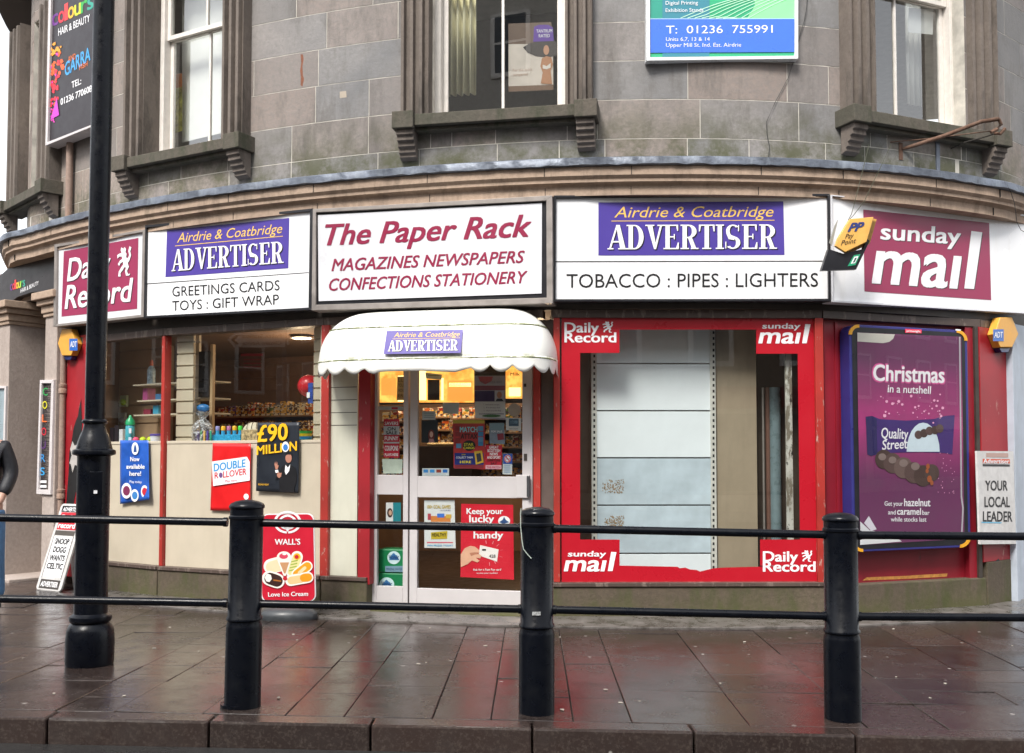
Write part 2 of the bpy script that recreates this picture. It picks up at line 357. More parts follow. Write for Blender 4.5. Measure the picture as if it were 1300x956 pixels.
# ------------------------------------------------------------------ ground
def gz(x, y): return -.021 * x * max(0, min(1, (8.0 - y) / 2.7))
m_slab, N, L, P = newmat("wet_paving")
at = N.new('ShaderNodeAttribute'); at.attribute_name = 'tint'
g1 = noise(N, L, 1.1, 5, .6, 'Object'); g2 = noise(N, L, 60, 4, .7, 'Object'); g3 = noise(N, L, 5, 6, .65, 'Object')
c = mixc(N, L, at.outputs['Fac'], (.012, .009, .0085), (.042, .027, .023))
vo = N.new('ShaderNodeTexVoronoi'); vo.inputs['Scale'].default_value = 6.5; tt = N.new('ShaderNodeTexCoord'); L.new(tt.outputs['Object'], vo.inputs['Vector']); c = mixc(N, L, ramp(N, L, g3, .35, .7, 0, .55), c, (.045, .036, .033)); spk = N.new('ShaderNodeMath'); spk.operation = 'MULTIPLY'; L.new(ramp(N, L, vo.outputs['Distance'], .07, .10, 1, 0), spk.inputs[0]); sc_ = N.new('ShaderNodeSeparateColor'); L.new(vo.outputs['Color'], sc_.inputs[0]); L.new(ramp(N, L, sc_.outputs[0], .72, .74), spk.inputs[1]); c = mixc(N, L, ramp(N, L, g2, .5, .8, 0, .5), c, (.15, .12, .10)); c = mixc(N, L, spk.outputs[0], c, (.30, .28, .26))
L.new(c, P.inputs['Base Color'])
wet = N.new('ShaderNodeMath'); wet.operation = 'ADD'; L.new(ramp(N, L, g1,   .35, .65, .0, .16), wet.inputs[0]); L.new(ramp(N, L, g3, .4, .7, .05, .26), wet.inputs[1])
L.new(wet.outputs[0], P.inputs['Roughness']); P.inputs['Specular IOR Level'].default_value = .5
bp = N.new('ShaderNodeBump'); bp.inputs['Strength'].default_value = .28; bp.inputs['Distance'].default_value = .004
ad = N.new('ShaderNodeMath'); ad.operation = 'ADD'; L.new(g2, ad.inputs[0]); L.new(g3, ad.inputs[1]); L.new(ad.outputs[0], bp.inputs['Height']); L.new(bp.outputs[0], P.inputs['Normal'])
m_joint = mat("joint_grit", (.018, .015, .012), .7, nz=.3, ns=30)
b = MB(); b.quad(*[Vector(v) for v in ((-300, -300, -.18), (300, -300, -.18), (300, 500, -.18), (-300, 500, -.18))])
tag(b.build("ground", mat("far_ground", (.06, .055, .05), .8)), kind='structure')
KY = 5.13
def gsheet(y0, y1, x0, x1, dz, ny, nx):
    b = MB()
    for j in range(ny + 1):
        for i in range(nx + 1): x = x0 + (x1 - x0) * i / nx; y = y0 + (y1 - y0) * j / ny; b.v.append(Vector((x, y, gz(x, y) + dz)))
    for j in range(ny):
        for i in range(nx): a = j * (nx + 1) + i; b.f.append((a, a + 1, a + nx + 2, a + nx + 1))
    return b
b = gsheet(KY, 16, -14, 14, -.012, 60, 40); bb = gsheet(KY, 16, -14, 14, -.4, 60, 40)
pv = tag(b.build("pavement_bed", m_joint), kind='structure')
b = MB(); b.col = []
x = -10.0; ca, sa = math.cos(rad(-1.2)), math.sin(rad(-1.2))
while x < 10:
    wdt = RN.choice([.3, .42, .45, .6, .6]); y = KY + .004 - RN.random() * .0
    while y < 15:
        ln = RN.choice([.3, .45, .6, .75, .9]) if y > KY + .1 else RN.choice([.3, .5, .7]); g = .0025; t = RN.uniform(-.002, .002); t2 = RN.uniform(-.0035, .0035)
        xs = (x + g, x + wdt - g); ys = (y + g, y + ln - g); q = []
        for zo in (-.03, 0):
            for (xx, yy, sg) in ((xs[0], ys[0], -1), (xs[1], ys[0], 1), (xs[1], ys[1], 1), (xs[0], ys[1], -1)):
                q.append(Vector((xx + (yy - 7) * .02, yy, gz(xx, yy) + zo + (t + t2 * sg if zo == 0 else 0))))
        b.hexa(q); tv = RN.random(); b.col += [tv] * 6; y += ln
    x += wdt
tag(b.build("pavement", m_slab, bevel=.003, seg=1), kind='structure')
b = MB(); b.col = []; x = -12.
while x < 12:
    ln = RN.choice([.8, .9, 1.0]); xs = (x + .004, x + ln - .004); q = []
    for zo in (-.35, 0):
        for (xx, yy) in ((xs[0], KY - .15), (xs[1], KY - .15), (xs[1], KY - .004), (xs[0], KY - .004)): q.append(Vector((xx, yy, gz(xx, yy) + zo + (.002 if zo == 0 else 0))))
    b.hexa(q); b.col += [RN.uniform(.5, 1)] * 6; x += ln
tag(b.build("kerb", m_slab, bevel=.012), kind='structure')
m_road, N, L, P = newmat("wet_asphalt"); P.inputs['Roughness'].default_value = .3
f = noise(N, L, 90, 6, .8); c = mixc(N, L, ramp(N, L, f, .35, .7), (.012, .012, .013), (.05, .048, .046)); L.new(c, P.inputs['Base Color'])
L.new(ramp(N, L, noise(N, L, 1.3, 4), .35, .65, .16, .5), P.inputs['Roughness'])
bp = N.new('ShaderNodeBump'); bp.inputs['Strength'].default_value = .6; bp.inputs['Distance'].default_value = .006; L.new(f, bp.inputs['Height']); L.new(bp.outputs[0], P.inputs['Normal'])
b = gsheet(-5.6, KY - .152, -30, 30, -.125, 10, 40); tag(b.build("road", m_road), kind='structure')
b = gsheet(-10.0, -5.61, -30, 30, -.01, 4, 40); tag(b.build("pavement_opposite", mat("opp_paving", (.09, .08, .07), .4, ns=3)), kind='structure')
# ------------------------------------------------------------------ stone building
m_ash = stone("ashlar", (.315, .303, .295), (.19, .192, .198), moss=(.075, .078, .035), mossz=(3.9, 4.4), warm=((.41, .31, .25), -5.2, -1.6), dark=(.12, .11, .10), darkamt=.8)
m_mort = mat("lime_mortar", (.56, .53, .47), .9, ns=5, nz=.3)
m_corn = stone("cornice_stone", (.48, .355, .265), (.38, .28, .21), dark=(.10, .075, .055), attr=False, darkamt=.65, bump=.3)
m_jamb = stone("dark_stone", (.20, .165, .14), (.13, .11, .095), dark=(.035, .03, .025), attr=False, darkamt=.85)
m_sill = stone("mossy_stone", (.085, .08, .06), (.12, .10, .08), dark=(.03, .04, .018), attr=False, darkamt=.85, bump=.6)
m_pale = stone("pale_stone", (.46, .39, .35), (.40, .33, .29), dark=(.22, .17, .14), attr=False, darkamt=.4)
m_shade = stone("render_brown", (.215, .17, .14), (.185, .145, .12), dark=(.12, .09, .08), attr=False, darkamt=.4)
m_lead = mat("lead", (.14, .16, .20), .45, metal=.25, nz=.35, ns=6, bump=.5, streak=.6, streakcol=(.30, .34, .38))
m_white = mat("white_sash_paint", (.72, .68, .63), .45, nz=.08, ns=14, bump=.1)
m_gl_up = glassm("upper_glass", k=1.6, dirt=.14); m_gl = glassm("shop_glass", k=1.5, dirt=.02); m_gl_d = glassm("door_glass", k=.9, dirt=.0)
SO_A = -.26; m_apr, N, L, P = newmat('wet_concrete_apron'); f = noise(N, L, 6, 7, .7); c = mixc(N, L, ramp(N, L, f, .35, .65), (.05, .045, .04), (.17, .155, .145)); L.new(c, P.inputs['Base Color']); L.new(ramp(N, L, f, .3, .7, .12, .5), P.inputs['Roughness'])
BLD = thing("corner_building", (0, 8.2, 0), "curved grey sandstone corner building with sash windows above a red shopfront", "building")
WO = -.28
Z0, ZT = 3.70, 7.0
WIN = []
for (xa, xb) in ((30, 60), (190, 290), (547, 720), (1104, 1225)):
    WIN.append((cps(xa, WO, 100)[1], cps(xb, WO, 100)[1]))
WZ = (4.285, 6.25)
opens = [(a, b_, WZ[0], WZ[1]) for a, b_ in WIN]
def minus(rc, ops):
    out = [rc]
    for (a, b_, z0, z1) in ops:
        nx = []
        for (s0, s1, y0, y1) in out:
            if s1 <= a or s0 >= b_ or y1 <= z0 or y0 >= z1: nx.append((s0, s1, y0, y1)); continue
            if s0 < a: nx.append((s0, a, y0, y1))
            if s1 > b_: nx.append((b_, s1, y0, y1))
            c0, c1 = max(s0, a), min(s1, b_)
            if y0 < z0: nx.append((c0, c1, y0, z0))
            if y1 > z1: nx.append((c0, c1, z1, y1))
        out = nx
    return out
def cpt(s, off, z): p = cat_(s, off); return Vector((p.x, p.y, z))
def strip(mb, s0, s1, z0, z1, o0, o1, step=.22):
    n = max(1, int(math.ceil((s1 - s0) / step)))
    for i in range(n):
        a = s0 + (s1 - s0) * i / n; c_ = s0 + (s1 - s0) * (i + 1) / n
        mb.hexa([cpt(a, o0, z0), cpt(c_, o0, z0), cpt(c_, o1, z0), cpt(a, o1, z0), cpt(a, o0, z1), cpt(c_, o0, z1), cpt(c_, o1, z1), cpt(a, o1, z1)])
    return n
bk = MB()
for rc in minus((0, SL[-1], Z0 - .3, ZT), opens): strip(bk, rc[0], rc[1], rc[2], rc[3], WO - .30, WO - .0018, .25)
wall = bk.build("wall", m_mort, BLD)
bl = MB(); bl.col = []
z = Z0 + .012; row = 0
while z < ZT - .01:
    h = (.335 if row else .315); s = RN.uniform(0, .5)
    while s < SL[-1]:
        wd_ = RN.choice([.55, .72, .9, .4, .8]); tv = RN.random()
        for (s0, s1, y0, y1) in minus((s, min(s + wd_, SL[-1]), z, min(z + h, ZT)), opens):
            if s1 - s0 < .02 or y1 - y0 < .02: continue
            k = strip(bl, s0 + .0034, s1 - .0040, y0 + .0034, y1 - .0040, WO - .05, WO); bl.col += [tv] * (6 * k)
        s += wd_
    z += h; row += 1
bl.build("ashlar_facing", m_ash, BLD)
sA, sB = SL[0], SL[-1]
corn = sweep([(WO - .3, 3.50), (-.10, 3.50), (-.10, 3.575), (-.085, 3.59), (-.055, 3.60), (-.055, 3.625), (-.03, 3.65), (-.03, 3.722), (WO - .3, 3.722)], sA, sB, .3)
fl = sweep([(WO, 3.86), (WO + .012, 3.85), (WO + .02, 3.81), (-.004, 3.792), (.002, 3.785), (0, 3.728), (-.02, 3.724), (-.24, 3.724)], sA, sB, .07)
for i, q in enumerate(fl.v):
    if i % 8 in (4, 5): fl.v[i] = q + Vector((RN.uniform(-.004, .004), RN.uniform(-.006, .002), RN.uniform(-.006, .006)))
fl.build("lead_flashing", m_lead, BLD, smooth=True)
# vertical joints in the cornice, lead seams
jb = MB(); s = .4
while s < sB - .3:
    p = cat_(s, -.0295); q = cat_(s + .006, -.0295); f_ = Fr((p.x, p.y), (q.x, q.y)); jb.box(f_, 0, .006, 3.65, 3.72, -.01, .0015); 
    f2 = Fr(cat_(s, -.0995), cat_(s + .006, -.0995)); jb.box(f2, 0, .005, 3.505, 3.57, -.01, .0015); s += RN.uniform(.7, 1.15)
corn.v += jb.v; nv = len(corn.v) - len(jb.v); nf = len(corn.f); corn.f += [tuple(nv + i for i in f) for f in jb.f]
co = corn.build("cornice", m_corn, BLD); co.data.materials.append(m_joint)
for i in range(nf, len(corn.f)): co.data.polygons[i].material_index = 1
sweepA = sweep([(SO_A - .02, -.1), (.22, -.1), (.22, .012), (.215, .016), (SO_A - .02, .024)], cps(132, -.26)[1], sB - 1, .1); tag(sweepA.build('apron', m_apr), kind='structure')
# roof, eaves, upper string
sweep([(WO - .3, 7.0), (.14, 7.0), (.16, 7.12), (.24, 7.14), (.26, 7.3), (WO - .3, 7.32)], sA, sB, .3).build("eaves", mat("eaves_stone", (.09, .075, .065), .8, ns=3), BLD)
rb = MB(); rb.poly([cpt(SL[i], -.2, 7.325) for i in range(len(SL))]); rb.build("roof", mat("slate", (.06, .06, .07), .7, ns=12), BLD)
# upper room behind the windows
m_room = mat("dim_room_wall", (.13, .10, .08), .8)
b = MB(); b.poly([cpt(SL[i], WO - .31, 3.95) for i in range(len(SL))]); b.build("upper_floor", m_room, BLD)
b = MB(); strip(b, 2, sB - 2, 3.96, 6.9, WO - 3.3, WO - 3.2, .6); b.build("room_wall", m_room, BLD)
b = MB(); b.poly([cpt(SL[i], WO - .31, 6.6) for i in range(len(SL))]); b.build("room_ceiling", mat("plaster", (.5, .48, .44), .8), BLD)
def flute(fr, u0, u1, v0, v1, w0, w1, n):
    b = MB(); d = (u1 - u0) / n; q = []
    prof = [(u0, w0)]
    for i in range(n):
        a = u0 + i * d; dp = .045
        prof += [(a, w1), (a + d * .30, w1), (a + d * .42, w1 - dp), (a + d * .85, w1 - dp), (a + d * .97, w1)]
    prof += [(u1, w1), (u1, w0)]
    b.prism([fr.p(u, v0, w) for u, w in prof], Vector((0, 0, v1 - v0))); return b
def corbel(fr, u0, u1, vt, w):
    pr = [(0, 0), (w, 0), (w, -.045), (w * .86, -.055), (w * .86, -.09), (w * .68, -.10), (w * .68, -.135), (w * .5, -.145), (w * .5, -.18), (w * .35, -.19), (w * .35, -.215), (0, -.235)]
    b = MB(); b.prism([fr.p(u0, vt + y, x) for x, y in pr], fr.U * (u1 - u0)); return b
def sash_window(fr, g0, g1, j0, j1, mull, label=None):
    """fr wall plane; g0..g1 clear opening px, j0/j1 outer px of the stone jambs, mullion px"""
    u0 = fr.uv(g0, 100)[0]; u1 = fr.uv(g1, 100)[0]; a0 = fr.uv(j0, 100, .07)[0]; a1 = fr.uv(j1, 100, .07)[0]; um = fr.uv(mull, 90, -.13)[0]
    z0, z1 = WZ; b = MB()
    cw = .055; d0, d1 = -.20, -.10
    b.box(fr, u0, u0 + cw, z0, z1, d0, d1); b.box(fr, u1 - cw, u1, z0, z1, d0, d1); b.box(fr, u0 + cw, u1 - cw, z1 - .06, z1, d0, d1)
    b.box(fr, u0 + cw, u1 - cw, z0, z0 + .035, d0, d1 + .02)
    fo = b.build("window", m_white, BLD, bevel=.004)
    s_ = MB(); zr = z0 + 1.27
    for (za, zb, dd) in ((z0 + .036, zr, -.045), (zr - .035, z1 - .061, 0)):
        x0, x1 = u0 + cw + .002, u1 - cw - .002; A, B_ = d0 + .03 + dd * 1, d0 + .065 + dd * 1
        s_.box(fr, x0, x0 + .045, za, zb, A, B_); s_.box(fr, x1 - .045, x1, za, zb, A, B_)
        s_.box(fr, x0 + .045, x1 - .045, za, za + (.075 if dd else .045), A, B_); s_.box(fr, x0 + .045, x1 - .045, zb - .04, zb, A, B_)
        s_.box(fr, um - .012, um + .012, za + (.075 if dd else .045), zb - .04, A + .004, B_ - .004)
    s_.build("sash_frame", m_white, fo, bevel=.003)
    gm = MB(); 
    for (za, zb, dd) in ((z0 + .11, zr - .04, -.045), (zr + .01, z1 - .1, 0)):
        w = d0 + .045 + dd; gm.quad(fr.p(u0 + .1, za, w), fr.p(u1 - .1, za, w), fr.p(u1 - .1, zb, w), fr.p(u0 + .1, zb, w))
    gm.build("pane", m_gl_up, fo)
    n = 3
    for (p0, p1) in ((a0, u0 - .002), (u1 + .002, a1)):
        if p1 - p0 > .06: flute(fr, p0, p1, z0 + .02, z1 + .1, -.12, .10, n).build("stone_jamb", m_jamb, fo)
    c0, c1 = a0 - .05, a1 + .05
    b = MB(); bw = .19
    b.box(fr, c0, c0 + bw, z0 - .125, z0 + .022, -.1, .20); b.box(fr, c1 - bw, c1, z0 - .125, z0 + .022, -.1, .20)
    b.box(fr, c0 + bw, c1 - bw, z0 - .10, z0, -.25, .165); b.box(fr, c0 + bw, c1 - bw, z0 - .135, z0 - .101, -.1, .11)
    b.build("sill", m_sill, fo, bevel=.006)
    for cc in (c0 + .03, c1 - .03 - .15): corbel(fr, cc, cc + .15, z0 - .126, .165).build("corbel", m_jamb, fo, bevel=.003)
    return fo
FW1 = CF(176, 300, WO, 100); FW2 = CF(528, 736, WO, 100); FW3 = CF(1088, 1250, WO, 100); FW0 = CF(26, 64, WO, 120)
sash_window(FW0, 36, 60, 14, 68, 52)
sash_window(FW1, 193, 291, 160, 311, 261)
sash_window(FW2, 548, 719, 510, 752, 637)
sash_window(FW3, 1102, 1224, 1076, 1264, 1143)
# ------------------------------------------------------------------ shopfront planes
SO = -.26
FL1 = CF(103, 208, SO); FL2 = CF(208, 412, SO); FL3 = CF(412, 470, SO); FD0 = CF(470, 690, SO); FR = CF(700, 1044, SO); FX = CF(1044, 1244, SO); FP = CF(1244, 1300, SO)
FD = Fr((FD0.o + FD0.N * -.06)[:2], (FD0.o + FD0.N * -.06 + FD0.U * FD0.L)[:2])
FP2 = CF(1284, 1345, SO)
m_red = peel("red_paint_peeling", (.33, .012, .020), (.42, .20, .17), amt=.63, scale=9)
m_redd = peel("dark_red_paint", (.26, .010, .022), (.05, .01, .012), amt=.66, scale=5)
m_post = peel("worn_red_post", (.38, .03, .022), (.42, .26, .22), amt=.60, scale=16)
m_cream = mat("cream_panel", (.52, .46, .36), .4, nz=.05, ns=4, streak=.25, streakcol=(.42, .36, .26))
m_cream2 = mat("cream_panel_pale", (.60, .60, .50), .4, nz=.05, ns=4, streak=.25, streakcol=(.42, .40, .30))
m_dark = mat("dark_timber", (.045, .036, .030), .6, nz=.3, ns=9)
m_trans = peel("worn_brown_timber", (.085, .06, .05), (.17, .13, .11), amt=.55, scale=8)
m_ris = stone("mossy_riser", (.085, .065, .045), (.13, .10, .07), dark=(.05, .06, .015), attr=False, darkamt=.8, bump=.5, moss=(.07, .075, .02), mossz=(.0, .2))
m_alu = mat("pinkish_white_aluminium", (.53, .505, .51), .38, nz=.04, ns=6, spec=.5)
# back boards above the signs, soffit, and side walls
b = sweep([(SO - .04, 2.58), (SO, 2.58), (SO, 3.50), (SO - .04, 3.50)], cps(64, SO)[1], sB - 1.5, .2, True); b.build("fascia_board", m_dark, BLD)
# transoms: a timber rail over every opening
def rail(fr, u0, u1, v0, v1, w0, w1, m, name, par=BLD, bev=.003): b = MB(); b.box(fr, u0, u1, v0, v1, w0, w1); return b.build(name, m, par, bevel=bev)
def vz(fr, px, py, w=0): return fr.uv(px, py, w)[1]
for fr in (FL1, FL2, FL3, FD0, FR, FX, FP): rail(fr, 0.001, fr.L - .001, 2.51, 2.578, -.1, .03, m_trans, "transom")
# stall risers (mossy stone) and timber sills
RZ = .285
for fr, d in ((FL1, .06), (FL2, .06), (FL3, .05), (FR, .06), (FX, .05)):
    rail(fr, 0.002, fr.L - .002, -.15, RZ - .02, -.25, d, m_ris, "stall_riser", bev=.01)
    if fr not in (FX,): rail(fr, 0.003, fr.L - .003, RZ - .019, RZ + .012, -.14, d + .015, m_trans, "window_sill")
rail(FP, .01, FP.L, -.15, .40, -.3, .04, m_ris, "pilaster_base", bev=.01)
# left display window, in two lights
def shop_glass(fr, x0, x1, yt, yb, m=m_gl, w=0., name="window", par=BLD):
    u0 = fr.uv(x0, 500, w)[0]; u1 = fr.uv(x1, 500, w)[0]; v1 = yt; v0 = yb
    b = MB(); b.quad(fr.p(u0, v0, w), fr.p(u1, v0, w), fr.p(u1, v1, w), fr.p(u0, v1, w)); return b.build(name, m, par)
GZ = vz(FL2, 300, 563)
for fr, a, c_ in ((FL1, .09, 0.03), (FL2, .03, .03)):
    b = MB(); b.box(fr, a, fr.L - c_, RZ + .013, GZ, -.03, -.012); b.build("cream_panel", m_cream, BLD)
    b = MB(); b.box(fr, a, fr.L - c_, GZ + .001, GZ + .028, -.04, -.006); b.build("glazing_bar", m_cream, BLD, bevel=.003)
    b = MB(); b.quad(fr.p(a, GZ + .03, -.02), fr.p(fr.L - c_, GZ + .03, -.02), fr.p(fr.L - c_, 2.509, -.02), fr.p(a, 2.509, -.02)); b.build("shop_window", m_gl, BLD)
b = MB(); b.box(FL1, 0, .09, RZ + .013, 2.509, -.06, .01); b.build("door_post", m_redd, BLD, bevel=.004)
b = MB(); b.box(FL1, FL1.L - .026, FL1.L + .02, RZ + .013, 2.509, -.06, .02); b.build("window_post", m_post, BLD, bevel=.004)
b = MB(); b.box(FL2, FL2.L - .05, FL2.L - .012, GZ + .03, 2.509, -.05, .0); b.build("window_post", m_cream, BLD, bevel=.004)
# far-left red pilaster with a scorched black patch (x 83..113)
FLP = CF(80, 116, SO + .0)
b = MB(); b.box(FLP, 0, FLP.L, .1, 2.6, -.14, .03); rp = b.build("red_pilaster", m_red, BLD, bevel=.004)
bl_ = mat("charred_paint", (.012, .012, .013), .5, nz=.3, ns=20); ch = mat("bare_plaster_patch", (.45, .42, .40), .7, nz=.2)
Q(rp, FLP, [(103, 506), (100, 520), (99, 528), (96, 535), (93, 545), (91, 560), (88, 575), (87, 600), (85, 625), (84, 640), (93, 641), (98, 615), (100, 600), (101, 580), (103, 560), (104, 540)], .0335, bl_, "paint_damage")
Q(rp, FLP, [(92, 560), (95, 566), (99, 563), (98, 572), (101, 570), (98, 583), (99, 592), (95, 590), (92, 600), (90, 590), (88, 588), (91, 578), (89, 570)], .0355, ch, "paint_damage")
# narrow panel between posts, left of the door
for (x0, x1) in ((407, 417), (455, 470)):
    b = MB(); px2(b, FL3, x0, 480, x1, 620, -.06, .03); u = [q for q in b.v]; zs = sorted(set(round(q.z, 4) for q in u))
    for q in b.v: q.z = 2.509 if q.z > 1.5 else RZ - .05
    b.build("window_post", m_post if x0 < 450 else m_red, BLD, bevel=.004)
b = MB(); px2(b, FL3, 418, 480, 454, 620, -.03, -.012)
for q in b.v: q.z = 2.509 if q.z > 1.5 else RZ + .013
b.build("cream_panel", m_cream2, BLD)
b = MB()
for yy in (492, 508, 524, 540): a = FL3.uv(419, yy, -.01); c_ = FL3.uv(453, yy, -.01); b.box(FL3, a[0], c_[0], a[1] - .003, a[1] + .003, -.012, -.0105)
b.build("slat_grooves", m_dark, BLD)
# door set
DZ0 = .02
def bx(mb, fr, x0, x1, za, zb, w0, w1): ua = fr.uv(x0, 560, w1)[0]; ub = fr.uv(x1, 560, w1)[0]; mb.box(fr, ua, ub, za, zb, w0, w1)
zA = vz(FD, 600, 605); zB = vz(FD, 600, 632); zC = vz(FD, 600, 749); zD = vz(FD, 600, 768)
b = MB(); bx(b, FD, 471, 479, DZ0, 2.5, -.05, .0); bx(b, FD, 512, 518.3, DZ0, 2.5, -.05, 0)
bx(b, FD, 479, 512, vz(FD, 495, 628), vz(FD, 495, 603), -.05, -.004); bx(b, FD, 479, 512, DZ0, zC + .01, -.05, -.004); bx(b, FD, 479, 512, 2.42, 2.5, -.05, -.004)
sl = b.build("side_light", m_alu, BLD, bevel=.003)
shop_glass(FD, 478, 513, 2.45, zC, m_gl_d, -.025, "pane", sl)
b = MB(); bx(b, FD, 520.3, 530, DZ0, 2.5, -.05, .0); bx(b, FD, 663, 676, DZ0, 2.5, -.05, 0); bx(b, FD, 530, 663, zB, zA, -.045, -.003); bx(b, FD, 530, 663, zD - .0, zC, -.045, -.003); bx(b, FD, 530, 663, 2.42, 2.5, -.045, -.003)
dr = b.build("door", m_alu, BLD, bevel=.003)
shop_glass(FD, 529, 664, 2.45, zC, m_gl_d, -.025, "pane", dr)
b = MB(); px2(b, FD, 655, 603, 672, 632, .001, .022); b.build("push_plate", m_alu, dr, bevel=.003)
b = MB(); px2(b, FD, 668.5, 604, 672.5, 631, .023, .05); b.build("handle", mat("dark_handle", (.05, .05, .055), .4), dr, bevel=.004)
b = MB(); px2(b, FD, 665, 576, 669, 585, .0, .006); px2(b, FD, 665, 487, 668, 491, .0, .006); b.build("lock", m_dark, dr)
b = MB(); bx(b, FD0, 470, 690, -.02, .035, -.35, .12); b.build("doorstep", m_ris, BLD, bevel=.012)
b = MB(); bx(b, FD, 677, 686, DZ0, 2.5, -.06, .03); b.build("door_post", m_post, BLD, bevel=.004)
m_col = mat("brown_reveal", (.10, .07, .06), .5, nz=.2, ns=6, streak=.4)
b = MB(); bx(b, FD0, 687, 705, 0, 2.5, -.2, -.05); b.build("reveal_panel", m_col, BLD)
# right display window
b = MB(); bx(b, FR, 703, 711, RZ + .013, 2.509, -.06, .02); b.build("window_post", m_post, BLD, bevel=.004)
b = MB(); bx(b, FR, 1036.5, 1047, RZ - .1, 2.509, -.06, .035); b.build("window_post", m_post, BLD, bevel=.004)
b = MB(); v0 = RZ + .013; uA = FR.uv(711.5, 560, 0)[0]; uB = FR.uv(1036, 560, 0)[0]; b.quad(FR.p(uA, v0, -.01), FR.p(uB, v0, -.01), FR.p(uB, 2.509, -.01), FR.p(uA, 2.509, -.01)); b.build("shop_window", m_gl, BLD)
# red panelled bay and pilaster at the right
b = MB(); bx(b, FX, 1047.5, 1228, RZ - .02, 2.509, -.12, -.04); rpn = b.build("red_panel", m_redd, BLD)
b = MB(); px2(b, FX, 1050, 405, 1226, 409, -.04, -.028); px2(b, FX, 1062, 409, 1066, 700, -.04, -.028); b.build("moulding", m_redd, rpn, bevel=.002)
Q(rpn, FX, [(1100, 733), (1150, 731), (1165, 730), (1203, 728), (1202, 732), (1150, 735), (1095, 737)], -.038, mat("ochre_undercoat", (.50, .22, .05), .6, nz=.3, ns=30), "bare_undercoat")
b = MB(); bx(b, FX, 1228, 1240, RZ - .05, 2.509, -.1, .02); b.build("red_post", m_redd, BLD, bevel=.003)
b = MB(); bx(b, FX, 1240, 1244.5, .1, 2.509, -.05, .045); b.build("cable_trunking", m_dark, BLD, bevel=.003)
b = MB(); bx(b, FP, 1246, 1283, .401, 2.509, -.1, .035); pl = b.build("red_pilaster", m_red, BLD, bevel=.004)
b = MB(); bx(b, FP2, 1285.5, 1335, -.1, 2.58, -.2, .05); bx(b, FP2, 1288, 1292, .0, 2.58, .0, .075); b.build("grey_pilaster", mat("pale_blue_grey_paint", (.42, .47, .54), .5, nz=.12, ns=4, streak=.5, streakcol=(.25, .27, .28)), BLD, bevel=.004)
Q(pl, FP, [(1264, 712), (1268, 709), (1271, 716), (1271, 729), (1268, 738), (1264, 733), (1263, 722)], .0375, bl_, "paint_damage")
# right end wall beyond
b = sweep([(SO - .3, -.15), (SO - .02, -.15), (SO - .02, 2.6), (SO - .3, 2.6)], cps(1298, SO)[1] + .3, sB, .3, True); b.build("side_wall", m_ash, BLD)
# ---------------- neighbouring salon entrance at the far left: two stone piers, an arch and a black fascia
sL = cps(66, SO)[1]
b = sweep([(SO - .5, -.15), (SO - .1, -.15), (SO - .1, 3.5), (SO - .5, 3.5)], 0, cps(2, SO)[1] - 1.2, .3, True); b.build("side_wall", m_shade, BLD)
FA = CF(50, 74, SO); 
def pier(fr, u0, u1, depth, capz, capm, m, ms, front=.10):
    b = MB(); b.box(fr, u0, u1, -.1, capz, -depth, front); o = b.build("pier", m, BLD, bevel=.006)
    c_ = MB()
    for (e, z0, z1) in ((.02, capz - .02, capz + .02), (.035, capz + .021, capz + .10), (.07, capz + .101, capz + .16), (.11, capz + .161, capz + .24)): c_.box(fr, u0 - e, u1 + e, z0, z1, -depth - e, front + e)
    c_.build("capital", capm, o, bevel=.008); return o
capz = vz(FA, 64, 400, .1)
pier(FA, FA.uv(56, 500, .10)[0], FA.uv(71, 500, .10)[0], .45, capz, m_corn, m_pale, m_shade)
FB = Fr((FA.o + FA.U * -1.0)[:2], FA.o[:2])
uB = FB.uv(10, 520, .10)[0]; pier(FB, uB - .32, uB, 1.1, capz, m_corn, m_pale, m_shade)
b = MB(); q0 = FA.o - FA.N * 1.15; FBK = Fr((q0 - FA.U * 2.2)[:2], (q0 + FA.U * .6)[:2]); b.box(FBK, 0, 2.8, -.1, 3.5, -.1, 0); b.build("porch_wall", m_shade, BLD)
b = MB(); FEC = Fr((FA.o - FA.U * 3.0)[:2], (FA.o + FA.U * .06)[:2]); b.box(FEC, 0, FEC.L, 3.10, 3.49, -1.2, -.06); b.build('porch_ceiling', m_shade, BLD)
b = MB(); px2(b, FBK, 47, 440, 55, 463, .0, .03); b.build("letter_plate", m_dark, BLD)
# entablature block under the cornice over the piers (arched underside)
FE = Fr((FA.o - FA.U * 2.6)[:2], (FA.o + FA.U * .06)[:2])
pts = []
uu0, uu1 = 0, FE.L; zt = 3.5
arch = [(FE.uv(72, 345, .08)[0], vz(FE, 72, 345, .08)), (FE.uv(50, 348, .08)[0], vz(FE, 50, 350, .08)), (FE.uv(30, 362, .08)[0], vz(FE, 30, 362, .08)), (FE.uv(14, 378, .08)[0], vz(FE, 14, 380, .08)), (FE.uv(0, 384, .08)[0], vz(FE, 0, 388, .08))]
# step floor of the porch
b = MB(); FS = FE; b.box(FS, .3, FS.L - .1, -.05, .03, -1.1, .28); b.build("porch_step", m_pale, BLD, bevel=.01)
